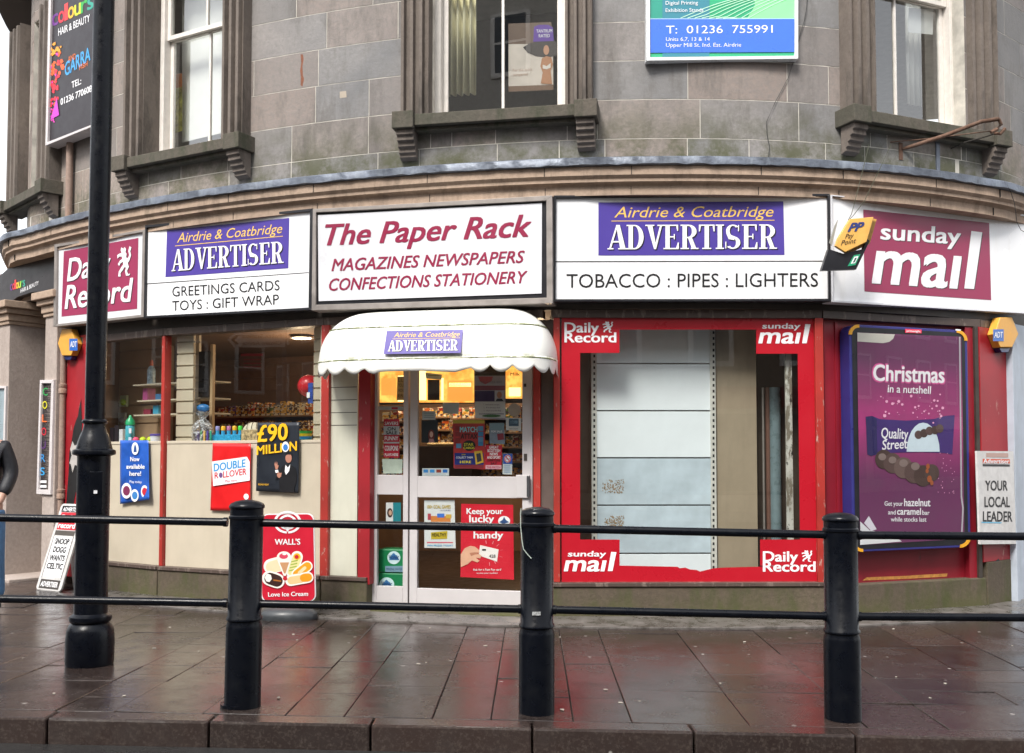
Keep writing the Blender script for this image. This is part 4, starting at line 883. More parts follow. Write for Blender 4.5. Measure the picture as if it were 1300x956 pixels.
# blue
q = [(152.5, 559), (188.5, 559), (189.5, 634), (152.5, 640)]
m_bp = mat("blue_poster", (.015, .09, .42), .35, nz=.35, ns=5)
t = poster("poster", FL1, q, .02, m_bp, "blue poster reading Now available here, its bottom corner curling off the cream panel", amp=.004, seed=3, group=GP, curl=lambda s, t_: .05 * max(0, s + t_ - 1.35) ** 1.4)
T(t, FL1, "Now", 165.5, 585.5, 177, 585.5, 5.4, .027, m_wl, .03); T(t, FL1, "available", 160.5, 595, 183.5, 595, 5.4, .027, m_wl, .035); T(t, FL1, "here!", 164.5, 604, 179, 604, 5.6, .027, m_wl, .03); T(t, FL1, "Play today", 164.5, 613, 180, 613.5, 3.2, .027, m_wl, 0)
Q(t, FL1, ell(171.5, 569.5, 4.4, 8, 20), .027, m_wl, "badge_print"); Q(t, FL1, [(169.5, 574), (170, 568), (171.5, 563.5), (173, 568), (173.5, 574)], .028, flat("#2a4f8c", .4), "badge_print")
for cx, cy, rx, ry, hx in ((160.5, 623, 6.4, 10, "#7a2c50"), (171, 629, 5, 8, "#3a7fc0"), (183.5, 624, 4.6, 8, "#c02838")): Q(t, FL1, ell(cx, cy, rx, ry, 20), .033, m_wl, "badge_print"); Q(t, FL1, ell(cx, cy, rx * .7, ry * .62, 16), .0345, flat(hx, .4), "badge_print")
# red double rollover
q = [(270, 562.5), (318.5, 563.5), (317.5, 648.5), (267, 648)]
t = poster("poster", FL2, q, .016, mat("red_poster", (.62, .010, .012), .35, nz=.12, ns=4), "red poster with a white label reading Double Rollover, hung under the display window", amp=.005, seed=9, group=GP)
Q(t, FL2, [(269, 586), (312, 580), (313.5, 580), (317, 586), (317, 610), (270.5, 617)], .0235, flat("#e6e8ee", .4), "label_print")
T(t, FL2, "DOUBLE", 271.5, 598.5, 311.5, 592.5, 9.5, .025, flat("#1f8fd0", .4), .03); T(t, FL2, "R", 272.5, 607.6, 277.2, 607, 7.6, .025, flat("#c81e26", .4), .026); T(t, FL2, "LLOVER", 283.2, 606.4, 312.8, 602.3, 7.8, .025, flat("#c81e26", .4), .026)
Q(t, FL2, ell(280.2, 603.2, 2.3, 3.5, 12), .025, flat("#6a4a80", .4), "badge_print"); T(t, FL2, "Play here", 286, 612.5, 300.5, 611, 3.2, .025, flat("#d05060", .4)); Q(t, FL2, ell(312.5, 630.5, 3.2, 3.8, 14), .025, m_wl, "badge_print")
# black 90 million
q = [(327, 536.5), (380, 536), (379, 626), (325, 623.5)]
t = poster("poster", FL2, q, .022, mat("black_poster", (.016, .020, .028), .35, nz=.2, ns=4), "black poster reading £90 Million in gold above a gesturing man in a dark suit", amp=.005, seed=21, group=GP)
m_gd = flat("#f2b81e", .4); T(t, FL2, "£90", 327.2, 561, 364.8, 558, 20.5, .030, m_gd, .034); T(t, FL2, "MILLI", 326, 577.5, 357.6, 573.8, 11, .030, m_gd, .034); T(t, FL2, "N", 367.8, 572.6, 376.6, 571.8, 11.5, .030, m_gd, .034)
Q(t, FL2, ell(362.4, 567.2, 4.6, 6.6, 20), .0305, m_wl, "badge_print"); Q(t, FL2, ell(362.4, 568, 3.1, 4.2, 16), .0315, flat("#3a78c0", .4), "badge_print"); T(t, FL2, "RELEASE NIGHT", 327.8, 616, 341.2, 616.4, 2.2, .030, m_gd, .01)
sk = flat("#b07a66", .5); mj = mat("printed_black_suit", (.004, .004, .006), .5)
Q(t, FL2, [(355, 624.5), (354, 606), (349.5, 610), (350, 606), (355, 598), (358, 592), (363, 589), (368, 589), (375, 594), (377, 602), (376.5, 610), (374, 618), (373, 625)], .030, mj, "figure_print")
Q(t, FL2, [(362.5, 590), (365.5, 594), (368.5, 589.5), (367, 598), (363, 603), (361.5, 598)], .0312, m_wl, "figure_print"); Q(t, FL2, ell(366.3, 581.5, 4.0, 6.2, 18), .0315, sk, "figure_print"); Q(t, FL2, [(362.2, 579.5), (362.8, 575.4), (366.3, 573.6), (370.2, 575.2), (370.6, 580), (369.2, 577.3), (366, 577), (363.4, 577.6)], .0325, mj, "figure_print")
Q(t, FL2, [(349.8, 596), (348.4, 589.5), (349.2, 586), (350, 590), (350.4, 585), (351.3, 589.8), (352.2, 586), (352.4, 591), (354, 590.5), (352.6, 595.6)], .031, sk, "figure_print"); Q(t, FL2, [(351.8, 604.6), (351.4, 600), (353, 601.5), (353.4, 598.4), (355.2, 600.8), (357.5, 600), (356.8, 605), (354.2, 607)], .0318, sk, "figure_print"); Q(t, FL2, [(349.2, 597), (353, 596.4), (353.6, 599.6), (350, 600.5)], .0314, m_wl, "figure_print")
# ------------------------------------------------------------------ newspaper bill board on the right pilaster
fb = Fr((FP.o + FP.N * .10)[:2], (FP.o + FP.N * .10 + FP.U)[:2])
q = [(1240.5, 572.5), (1286.5, 573), (1290, 690.5), (1244.5, 691)]
p = fb.px(1265, 691); t = thing("bill_board", (p.x, p.y, p.z), "white newspaper bill board reading Your Local Leader, leaning on the right pilaster", "news bill")
Q(t, fb, q, .0, mat("worn_white_board", (.62, .61, .60), .5, nz=.12, ns=12, streak=.3, streakcol=(.30, .26, .2)), "board", .02)
T(t, fb, "YOUR", 1251, 622.5, 1279, 622.5, 12.2, .002, m_blk, .03); T(t, fb, "LOCAL", 1250, 643.5, 1282, 643.5, 12.6, .002, m_blk, .03); T(t, fb, "LEADER", 1248, 662, 1285, 662, 12.6, .002, m_blk, .03)
Q(t, fb, [(1247.5, 582.5), (1282, 583), (1282.2, 588.5), (1247.6, 588)], .002, flat("#d0532a", .4), "masthead"); T(t, fb, "Advertiser", 1248.5, 588.2, 1281.2, 588.6, 5.6, .0035, m_wl, .03); Q(t, fb, [(1247.5, 589.3), (1282, 589.8), (1282, 592.2), (1247.6, 591.8)], .002, m_blk, "masthead")
Q(t, fb, [(1252, 575), (1280, 575.3), (1280, 580.5), (1252, 580.2)], .002, flat("#b89a90", .5), "masthead"); Q(t, fb, [(1246, 662.5), (1272, 663), (1271, 664.4), (1246, 664)], .0016, flat("#6fb8d8", .5), "tape_strip")
# ------------------------------------------------------------------ domed canopy over the door
fd = FD0
pL = fd.uv(403, 460, .48)[0]; pR = fd.uv(709.5, 460, .48)[0]; ucx = (pL + pR) / 2 - .095; A1 = (pR - pL) / 2
tL = fd.uv(447, 397, .02)[0]; tR = fd.uv(664, 393, .02)[0]; A0 = (tR - tL) / 2 * .78
ZT_ = vz(fd, 560, 395, .02); ZB = vz(fd, 560, 455, .50); ZV = vz(fd, 560, 474, .50); D = .50
m_can, N, L, P = newmat("canopy_vinyl")
f = noise(N, L, 4, 6, .7, sc3=(1, 1, .5)); c = mixc(N, L, ramp(N, L, f, .5, .75, 0, .4), (.83, .83, .79), (.70, .69, .60)); gp = N.new('ShaderNodeNewGeometry'); gs = N.new('ShaderNodeSeparateXYZ'); L.new(gp.outputs['Position'], gs.inputs[0]); gf = noise(N, L, 7, 6, .7, sc3=(1, 1, .3))
for zc in (ZB, ZB + (ZT_ - ZB) * math.cos(.6 * math.pi / 2) ** .95):
    up2 = N.new('ShaderNodeMath'); up2.operation = 'MULTIPLY'; L.new(ramp(N, L, gs.outputs[2], zc + .035, zc, 0, 1), up2.inputs[0]); dn = N.new('ShaderNodeMath'); dn.operation = 'MULTIPLY'; L.new(ramp(N, L, gs.outputs[2], zc - .012, zc - .004, 0, 1), dn.inputs[0]); L.new(ramp(N, L, gf, .45, .62, 0, 1), dn.inputs[1]); L.new(dn.outputs[0], up2.inputs[1]); c = mixc(N, L, up2.outputs[0], c, (.16, .19, .05))
L.new(c, P.inputs['Base Color']); P.inputs['Roughness'].default_value = .38
bp = N.new('ShaderNodeBump'); bp.inputs['Strength'].default_value = .25; bp.inputs['Distance'].default_value = .02; L.new(noise(N, L, 3, 3, sc3=(1, 1, 3)), bp.inputs['Height']); L.new(bp.outputs[0], P.inputs['Normal'])
def csurf(ph, t, e=0):                        # ph -1..1 round the front, t 0 top .. 1 bottom
    q = t * math.pi / 2; a = A0 + (A1 - A0) * math.sin(q) ** 1.0; bdep = D * math.sin(q) ** .9 + .03; z = ZB + (ZT_ - ZB) * math.cos(q) ** .95 if t < 1 else ZB
    an = ph * math.pi / 2; cx_ = math.copysign(abs(math.sin(an)) ** .42, an); cy_ = abs(math.cos(an)) ** .55
    return fd.p(ucx + (a + e) * cx_ + 0 * t, z + e * .3, (bdep + e) * cy_)
cp0 = fd.p(ucx, ZV, .3); CN = thing("door_canopy", cp0, "white scallop-edged dome canopy with green grime over the shop door", "canopy")
b = MB(); NX, NY = 64, 18
phs = [math.copysign(abs(-1 + 2 * i / NX) ** .8, -1 + 2 * i / NX) for i in range(NX + 1)]
for j in range(NY + 1):
    for i in range(NX + 1): b.v.append(csurf(phs[i], j / NY))
for j in range(NY):
    for i in range(NX): a = j * (NX + 1) + i; b.f.append((a, a + NX + 1, a + NX + 2, a + 1))
b.poly([csurf(p, 0) for p in phs]); o = b.build("cover", m_can, CN, smooth=True)
b = MB(); NS = 160; NR = 4
for i in range(NS + 1):
    ph = -1 + 2 * i / NS; ph = math.copysign(abs(ph) ** .8, ph); top = csurf(ph, 1, .004)
    if i: arc_ += (top - prev).length
    else: arc_ = 0
    prev = top; lst = (abs(math.sin(arc_ * math.pi / .178)) ** .8)
    for k in range(NR + 1):
        q = top.copy(); q.z = top.z + .012 - (.012 + (ZB - ZV) * (.52 + .48 * lst)) * k / NR; q += fd.N * (.006 * math.sin(arc_ * 23) * k / NR); b.v.append(q)
for i in range(NS):
    for k in range(NR): a = i * (NR + 1) + k; b.f.append((a, a + 1, a + NR + 2, a + NR + 1))
o = b.build("valance", m_can, CN, smooth=True); o.modifiers.new("t", 'SOLIDIFY').thickness = .002
m_moss = peel("green_grime_piping", (.20, .24, .08), (.62, .62, .50), dark=(.05, .06, .02), amt=.52, scale=5)
for tt in (1.0, .60): MB().tube([csurf(-1 + 2 * i / 60, tt, .003) for i in range(1, 60)], .0052, 6, False).build("piping", m_moss, CN, smooth=True)
MB().tube([csurf(-1 + 2 * i / 60, 1.0, -.01) - Vector((0, 0, .012)) for i in range(61)], .012, 8).build("frame_hoop", mat("galvanised", (.35, .36, .37), .4, .8), CN, smooth=True)
qL = (487.5, 418.5); 
pa = csurf(0, .66); pb = csurf(0, .95); pmid = csurf(0, .8)
fcan = Pl(pmid + fd.N * .008, fd.U, (pa - pb))
fcan.o = fcan.o
adv(CN, fcan, [(491, 420), (588, 418.5), (585, 448), (487, 449.5)], .004, .5, slant=.02)
# ------------------------------------------------------------------ railing on the kerb
m_blkp, N, L, P = newmat("black_gloss_paint")
f = noise(N, L, 14, 6, .7); f2 = noise(N, L, 60, 3, .6)
c = mixc(N, L, ramp(N, L, f, .55, .8, 0, .6), (.002, .003, .006), (.009, .010, .011)); ch_ = noise(N, L, 34, 5, .7); c = mixc(N, L, ramp(N, L, ch_, .72, .74), c, (.10, .09, .08)); L.new(c, P.inputs['Base Color']); L.new(ramp(N, L, f, .3, .8, .2, .5), P.inputs['Roughness'])
bp = N.new('ShaderNodeBump'); bp.inputs['Strength'].default_value = .18; bp.inputs['Distance'].default_value = .003; L.new(f2, bp.inputs['Height']); L.new(bp.outputs[0], P.inputs['Normal']); P.inputs['Specular IOR Level'].default_value = .25; P.inputs['Coat Weight'].default_value = .0; P.inputs['Coat Roughness'].default_value = .15
YF = 5.30
RL = thing("pedestrian_railing", (0, YF, 0), "black kerbside railing of domed posts joined by two tubular rails", "railing")
posts = []
for (cx, ytop, lean) in ((-66, 625, .004), (308.8, 632, .012), (681, 641, .004), (1068.6, 648, -.0), (1456, 652, -.004)):
    pT = aty(cx, ytop, YF); gx = aty(cx, 800, YF).x; g0 = gz(gx, YF); H = pT.z - g0; s_ = 5.3 / FPX
    k = H - 1.07
    prof = [(.094, 0), (.094, .40 + k), (.092, .415 + k), (.086, .432 + k), (.0865, .436 + k), (.094, .442 + k), (.094, .452 + k), (.087, .460 + k), (.0865, .966 + k), (.092, .972 + k), (.092, .984 + k), (.086, .990 + k), (.086, 1.022 + k), (.0925, 1.028 + k), (.0925, 1.038 + k), (.085, 1.050 + k), (.06, 1.062 + k), (.03, 1.068 + k), (.003, 1.07 + k)]
    MB().lathe((gx, YF, g0 - .01), prof, 40, lean=(lean, 0)).build("post", m_blkp, RL, smooth=True); posts.append((gx, g0, H, lean))
MB().lathe((aty(305, 800, YF).x, YF, gz(-1.4, YF)), [(.096, .0), (.098, .01), (.098, .02)], 24).build("collar", m_blkp, RL, smooth=True)
yr = [(-66, 656.0), (308, 663.2), (682, 670.6), (1069, 679.2), (1456, 682.3)]; yb_ = [(-66, 759), (308, 766), (682, 773.6), (1069, 782.6), (1456, 785.2)]
for rows, nm in ((yr, "rail"), (yb_, "rail")):
    for (a, c_) in zip(rows, rows[1:]):
        A = aty(*a, YF); B_ = aty(*c_, YF); d = (B_ - A).normalized(); A += d * .08; B_ -= d * .08
        MB().tube([A, A + d * .02, A + d * .021, B_ - d * .021, B_ - d * .02, B_], [.025, .025, .0212, .0212, .025, .025], 20).build(nm, m_blkp, RL, smooth=True)
Ftag = Fr((posts[2][0] - .1, YF - .0885), (posts[2][0] + .1, YF - .0885)); b = MB(); u_, v_ = Ftag.uv(681, 779, 0); b.box(Ftag, u_ - .022, u_ + .022, v_ - .009, v_ + .009, -.003, .002); b.build('maker_tag', mat('worn_tag', (.35, .36, .36), .5, nz=.6, ns=120), RL)
# white cord caught on the middle post, lock on the lamp post, small tag on the post
m_cord = mat("pale_cord", (.45, .52, .46), .6)
p = [aty(x, y, YF - .088 - dz) for x, y, dz in ((661.5, 645, -.04), (660.8, 655, -.035), (661, 668, -.03), (662.5, 685, -.01), (664.5, 697, .0), (669, 703, .004), (674.5, 709, .006))]
tag(MB().tube(p, .0022, 6).build("cord", m_cord, None, smooth=True), "thin pale cord dangling from the top of the middle railing post", "cord")
# ------------------------------------------------------------------ lamp post
YL = 6.32; bp_ = atz(114, 850, gz(-2.7, YL)); lx = aty(114, 820, YL).x; lg = gz(lx, YL)
LP = thing("street_lamp", (lx, YL, lg), "tall black cast street lamp post with a bulbous base beside the railing", "street lamp")
zf = lambda y: aty(118, y, YL).z - lg
s_ = YL / FPX
ln = (.0, 0)
def LPp(rows): return [(r * s_ / 1.0, zf(y)) for r, y in rows]
base = [(26, 852), (28, 846), (29, 838), (29, 812), (28, 800), (25.5, 793), (22.5, 790), (24.5, 788), (25.5, 785), (25, 781.5), (21.5, 779.5), (20, 778)]
lean_ = .0045
MB().lathe((lx, YL, lg), LPp(base), 48, (lean_, 0)).build("base", m_blkp, LP, smooth=True)
body = [(20, 778), (19.8, 700), (19.8, 579), (25.5, 577), (26, 574), (25.3, 571.5), (22, 570), (21.2, 567), (19.5, 560), (17, 553), (14.5, 547), (13.2, 541), (13, 538.5), (15, 537), (15.4, 535), (14.6, 533.4), (12.2, 532)]
MB().lathe((lx + .0, YL, lg), LPp(body), 48, (lean_, 0)).build("lower_shaft", m_blkp, LP, smooth=True)
ztop = 7.5
MB().lathe((lx, YL, lg), [(12.2 * s_, zf(532)), (12.6 * s_, zf(300)), (12.8 * s_, zf(0)), (11 * s_, ztop)], 40, (lean_, 0)).build("upper_shaft", m_blkp, LP, smooth=True)
f_l = Fr((lx - .1, YL - .1), (lx + .1, YL - .1)); Fd = Fr((lx - 1, YL - 19.6 * s_), (lx + 1, YL - 19.6 * s_))
b = MB(); a = Fd.px(127.5, 598); Fdd = Fr((lx + .02, YL - 19.5 * s_), (lx + .0985, YL - .052)); b.box(Fdd, -.0, .080, lg + zf(652) - .0, lg + zf(598), -.01, .008); b.build("access_door", m_blkp, LP, bevel=.006)
b = MB(); b.box(Fdd, .025, .045, lg + zf(626), lg + zf(622), .006, .014); b.build("lock", m_wl, LP)
MB().tube([(lx + lean_ * ztop, YL, lg + ztop - .05), (lx + .04, YL, lg + ztop + .3), (lx + .3, YL - .3, lg + ztop + .55), (lx + .9, YL - .9, lg + ztop + .62)], [.05, .045, .04, .035], 12).build("arm", m_blkp, LP, smooth=True)
MB().ball((lx + 1.1, YL - 1.1, lg + ztop + .6), .16, 16, 10, (1.5, 1.1, .6)).build("lantern", mat("lantern_grey", (.3, .3, .32), .4), LP, smooth=True)
# ------------------------------------------------------------------ A-board at the left
A_ = atz(45, 748, 0.0); B_ = atz(76.5, 751.5, 0.0)
tilt = Vector((.235, .02, 0)); top = Vector((0, 0, .865))
U_ = (B_ - A_); AB = thing("pavement_board", A_, "white A-frame news board leaning sideways on the paving by the salon step", "sandwich board")
PLn = Pl(A_, U_, top + tilt); PLn.U = U_.normalized(); up_ = (top + tilt); Lw = U_.length
if PLn.N.y > 0: PLn.N = -PLn.N
def abp(s, t, w=0): return A_ + U_ * s + up_ * t + PLn.N * w
def abquad(s0, s1, t0, t1, w, m, name, par=AB):
    b = MB(); b.poly([abp(s0, t0, w), abp(s1, t0, w), abp(s1, t1, w), abp(s0, t1, w)]); return b.build(name, m, par)
m_wb = mat("worn_white_board", (.62, .61, .60), .5)
b = MB(); cc = []
for (cx, cy, a0) in ((.10, .04, 180), (.90, .04, 270), (.88, .96, 0), (.12, .96, 90)):
    for k in range(5): an = rad(a0 + 90 * k / 4); cc.append(abp(cx + .10 * math.cos(an), cy + .04 * math.sin(an)))
b.prism([p - PLn.N * .02 for p in cc], PLn.N * .02); b.build("board", m_wb, AB, bevel=.003)
b = MB(); off = Vector((.30, .10, 0)) 
P_ = [abp(.05, .98, -.03), abp(.95, .98, -.03), abp(.95, 0, -.03) + off, abp(.05, 0, -.03) + off]; b.prism(P_, -PLn.N * .012); b.build("rear_panel", m_wb, AB)
abquad(.11, .89, .15, .62, .002, m_wl, "bill_sheet"); abquad(.11, .89, .905, .975, .002, m_bk, "masthead"); abquad(.11, .89, .02, .125, .002, flat("#4a4644", .5), "masthead"); abquad(.13, .87, .70, .90, .002, flat("#c8303e", .45), "masthead"); abquad(.11, .89, .635, .69, .002, flat("#55504c", .5), "masthead")
def abt(txt, s0, s1, t, h, m, bold=.03, shear=0, w=.004):
    vs, fs = textmesh(txt, bold); X = [v[0] + shear * v[1] for v in vs]; xa, xb = min(X), max(X); b = MB()
    for (vx, vy), xx in zip(vs, X): b.v.append(abp(s0 + (s1 - s0) * (xx - xa) / (xb - xa), t + h * vy / CAPH, w))
    b.f = list(fs); b.build("lettering", m, AB)
abt("SNOOP", .22, .78, .535, .062, m_blk); abt("DOGG", .25, .75, .44, .062, m_blk); abt("WANTS", .20, .80, .345, .062, m_blk); abt("CELTIC", .18, .82, .25, .062, m_blk)
abt("ADVERTISER", .16, .84, .915, .042, m_wl); abt("ADVERTISER", .16, .84, .045, .055, m_wl); abt("Daily", .2, .7, .81, .06, m_wl); abt("record", .17, .83, .72, .06, m_wl)
for s in (.12, .88): b = MB().tube([abp(s, .14, .004), abp(s, .63, .004)], .003, 6); b.build("wire", m_gf, AB)
# ------------------------------------------------------------------ ice-cream swing sign
YW = 8.30; fw = Fr((-2.6, YW + .03), (-1.4, YW - .02))
g_ = fw.px(365, 781); IC = thing("pavement_sign", (g_.x, g_.y, 0), "red ice-cream pavement sign on a dark weighted base in front of the cream panel", "pavement sign")
b = MB(); base_c = Vector((fw.px(366, 770).x, fw.px(366, 770).y, 0)); b.lathe((0, 0, 0), [(.235, 0), (.242, .02), (.24, .05), (.20, .085), (.12, .10)], 40)
for i, q in enumerate(b.v): b.v[i] = base_c + Vector((q.x, q.y * .62, q.z))
b.build("base", mat("dark_rubber_base", (.045, .05, .055), .4, nz=.2, ns=20), IC, smooth=True)
iq = [(331.5, 652.5), (398.5, 651.5), (401, 764), (331.5, 764)]
Q(IC, fw, rr(iq, 9), -.004, m_wl, "board", .02); Q(IC, fw, rr(inset(iq, 1.3), 8), .0, mat("ice_red", (.58, .012, .035), .35, nz=.06, ns=4), "printed_face", .002)
b = MB(); 
for x in (345, 388): a = fw.px(x, 763, -.012); b.tube([(a.x, a.y, .05), (a.x, a.y, a.z + .02)], .010, 8)
for k_ in range(2): pass
b.build("feet", m_gf, IC, smooth=True)
def ring(fr, cx, cy, r0, r1, a0, a1, w, m, par, n=20, sy=1, name="emblem"):
    o = [(cx + r0 * math.cos(rad(a0 + (a1 - a0) * i / n)), cy - sy * r0 * math.sin(rad(a0 + (a1 - a0) * i / n))) for i in range(n + 1)]
    q = [(cx + r1 * math.cos(rad(a0 + (a1 - a0) * i / n)), cy - sy * r1 * math.sin(rad(a0 + (a1 - a0) * i / n))) for i in range(n + 1)][::-1]
    return Q(par, fr, o + q, w, m, name)
for sx in (-1, 1):
    for (R_, r_) in ((17.5, 14.3), (11.5, 8.4)):
        pts_o = []; pts_i = []
        for k in range(15):
            t_ = k / 14; an = rad(205 + 0) ; ang = math.pi * (-.5 + t_ * 1.02)
            x_ = R_ * (.52 + .48 * math.sin(ang + math.pi / 2) if 0 else math.cos(ang * .96)); y_ = R_ * math.sin(ang * .96) * .82
            pts_o.append((365 + sx * x_, 665 - y_ - 2)); pts_i.append((365 + sx * x_ * (r_ / R_) , 665 - (y_ * (r_ / R_)) - 2))
        Q(IC, fw, pts_o + pts_i[::-1], .0035, m_wl, "emblem")
Q(IC, fw, [(365, 675), (360, 669), (359.6, 665), (362.3, 663.4), (365, 666), (367.7, 663.4), (370.4, 665), (370, 669)], .0035, m_wl, "emblem")
T(IC, fw, "WALL'S", 349, 691.5, 381, 691.3, 7, .0035, m_wl, .035); T(IC, fw, "Love Ice Cream", 340.5, 757.5, 391, 756.4, 5.4, .0035, m_wl, .03)
def sticker(pts, hx, k, w=.0035): Q(IC, fw, pts, w + k * .0004, flat(hx, .4), "ice_cream_print")
W_ = "#f4efe6"
def cap_(x0, y0, x1, y1, r, n=8):
    a = math.atan2(y1 - y0, x1 - x0); return [(x1 + r * math.cos(a - math.pi / 2 + math.pi * i / n), y1 + r * math.sin(a - math.pi / 2 + math.pi * i / n)) for i in range(n + 1)] + [(x0 + r * math.cos(a + math.pi / 2 + math.pi * i / n), y0 + r * math.sin(a + math.pi / 2 + math.pi * i / n)) for i in range(n + 1)]
sticker(cap_(344, 719, 355, 716, 9.5), W_, 0); sticker(cap_(345, 720, 355, 717, 7.5), "#e8d8b0", 1)
sticker(cap_(371, 727, 377, 707, 7.5), W_, 2); sticker(cap_(371, 726, 377, 708, 5.5), "#e4dc9a", 3); sticker(ell(377, 706.5, 4.4, 4.2, 14), "#e8b81e", 4); sticker(ell(376.6, 707, 2.6, 2.6, 12), "#c81e30", 5)
for i in range(4): sticker([(367 + i * .9, 724 - i * 3.8), (376 + i * .7, 722 - i * 3.8), (376 + i * .7, 723.4 - i * 3.8), (367 + i * .9, 725.4 - i * 3.8)], "#9ab03a", 4)
sticker([(352, 711), (369.5, 711), (363, 731), (360, 731)], W_, 6); sticker(ell(360.5, 707.5, 9.2, 7.5, 20), W_, 7); sticker([(355, 714), (367, 714), (362.4, 728), (360.6, 728)], "#c8956a", 8); sticker(ell(360, 706, 5.6, 3.6, 14), "#d84860", 9); sticker(ell(361, 703.6, 2.6, 1.3, 10), W_, 10)
sticker(cap_(377, 729, 390, 719, 7), W_, 9); sticker(cap_(377, 729, 390, 719, 5.3), "#e8a020", 10); sticker(cap_(380, 727, 387, 721, 2), "#f0d8a8", 11)
sticker(cap_(369, 737, 391, 733, 7), W_, 11); sticker(cap_(370, 737, 382, 735, 5), "#e8c890", 12); sticker(cap_(386, 733.6, 391, 733, 5.2), "#e89a1e", 13)
sticker(cap_(342, 734, 352, 737.5, 9.5), W_, 12); sticker(cap_(343, 734.5, 351.5, 737.5, 7.5), "#3a2220", 13); sticker([(336, 733), (339, 728), (344, 730), (345, 735), (342, 739), (338, 738)], W_, 14); sticker([(347, 735.5), (357, 737), (357, 738.6), (347, 737.4)], "#b06a2a", 14); sticker(ell(362, 734.5, 3, 2.6, 10), "#c81e30", 15)
# ------------------------------------------------------------------ tilted payment-point box sign and its bracket
pz = Vector((2.62, 7.62, 0)); Fp = Fr((2.2, 7.86), (3.2, 7.98))
t0 = Fp.px(1075, 343); PP = thing("projecting_sign", t0, "yellow box sign hanging askew on a black bracket in front of the right-hand fascia sign", "sign")
hexq = [(1062, 303), (1077, 279), (1107, 276.5), (1098, 308), (1071, 321), (1058.5, 313)]
b = MB(); b.prism([Fp.px(x, y, .0) for x, y in hexq], Fp.N * .03); b.build("casing", mat("sign_yellow", (.75, .42, .10), .4, nz=.08, streak=.2), PP, bevel=.004)
for i in range(1, 6): b = MB(); b.prism([Fp.px(x + i * 2.6, y - i * .3, 0) - Fp.N * .018 * i for x, y in hexq], -Fp.N * .010); b.build("rib", mat("sign_yellow_dark", (.50, .27, .06), .5, nz=.15), PP, bevel=.002)
Q(PP, Fp, [(1064, 279), (1056, 312), (1053, 308), (1060, 286)], -.03, mat("dull_glass_side", (.30, .30, .27), .4), "side_panel", .01)
Q(PP, Fp, [(1052, 316), (1070, 322), (1096, 316), (1101, 303), (1104, 306), (1087, 342), (1043, 343.5)], -.005, m_bk, "bracket_plate", .04)
Q(PP, Fp, [(1084, 324), (1092.5, 322.5), (1086, 336.5), (1076, 338)], .002, flat("#2a9a72", .4), "green_sticker"); Q(PP, Fp, [(1084.6, 326), (1090, 325), (1085.6, 334), (1080, 334.8)], .0035, m_wl, "green_sticker"); Q(PP, Fp, [(1085.5, 327.5), (1088, 327), (1085, 333), (1082.6, 333.4)], .0045, flat("#1a5040", .4), "green_sticker")
T(PP, Fp, "PP", 1076.5, 294, 1097, 292.5, 10.5, .034, flat("#2f3a78", .4), .05, .5); T(PP, Fp, "Pay", 1073, 303, 1084, 301.5, 6, .034, m_blk, .01, .35); T(PP, Fp, "Point", 1067.5, 311.5, 1087, 308, 6, .034, m_blk, .01, .35)
MB().tube([Fp.px(1062, 330, -.05), Fp.px(1058, 325, -.25)], .012, 8).build("arm", m_bk, PP)
m_wire = mat("dark_cable", (.02, .022, .02), .6, nz=0); m_gw = mat("mossy_cable", (.05, .055, .03), .6, nz=.2)
def cable(fr, pts, w, r, m, label):
    P_ = [fr.px(p[0], p[1], (p[2] if len(p) > 2 else w)) for p in pts]
    tag(MB().tube(P_, r, 6).build("cable", m, None, smooth=True), label, "cable")
cable(Fp, [(1103, 184, -.3), (1098, 205, -.12), (1090, 238, -.05), (1081, 272, .0), (1077, 279, 0)], 0, .0026, m_gw, "mossy cable hanging nearly straight down to the tilted yellow box sign")
cable(Fp, [(1131, 184, -.3), (1117, 214, -.12), (1097, 256, -.04), (1083, 274, 0), (1077, 280, 0)], 0, .0026, m_gw, "slanting cable dropping from the rusty bracket to the tilted yellow box sign")
FWM = CF(960, 1040, WO, 120)
cable(FWM, [(1026, -20), (1024, 10), (1021, 26), (1014, 50), (1008, 75), (1001, 98), (984, 130), (973, 155), (974, 172), (977, 186), (975, 206)], .02, .0028, m_wire, "thin dark cable trailing down the stone from behind the blue and green board")
FRt = CF(1262, 1300, .02, 240); cable(FRt, [(1275, 230), (1283, 243), (1288, 258), (1291, 282), (1296, 292), (1303, 296)], .0, .0028, m_wire, "thin cable looping down over the cornice at the right edge")
# ------------------------------------------------------------------ rusty bracket
FBk = CF(1130, 1262, WO, 190); m_rust = stone("rust", (.13, .06, .035), (.22, .14, .10), dark=(.04, .018, .01), attr=False, darkamt=.7, scale=9, bump=.6)
t0 = FBk.px(1200, 205, .1); RB = thing("sign_bracket", t0, "rusty broken sign bracket sticking out of the wall under the right window", "bracket")
MB().tube([FBk.px(1146, 189, .02), FBk.px(1160, 185, .1), FBk.px(1200, 172, .25), FBk.px(1245, 154.5, .42), FBk.px(1268, 151, .5)], [.013, .018, .018, .017, .018], 10).build("bar", m_rust, RB, smooth=True)
MB().tube([FBk.px(1268, 151, .5), FBk.px(1271, 158, .5), FBk.px(1266, 164, .5), FBk.px(1258, 168, .48)], .015, 8).build("hook", m_rust, RB, smooth=True)
MB().tube([FBk.px(1276, 163, .5), FBk.px(1270, 170, .48), FBk.px(1262, 169, .44)], .015, 8).build("hook", m_rust, RB, smooth=True)
MB().tube([FBk.px(1130, 180.5, .0), FBk.px(1180, 176, .15), FBk.px(1236, 169, .33), FBk.px(1262, 166, .44)], .005, 6).build("stay", m_rust, RB, smooth=True)
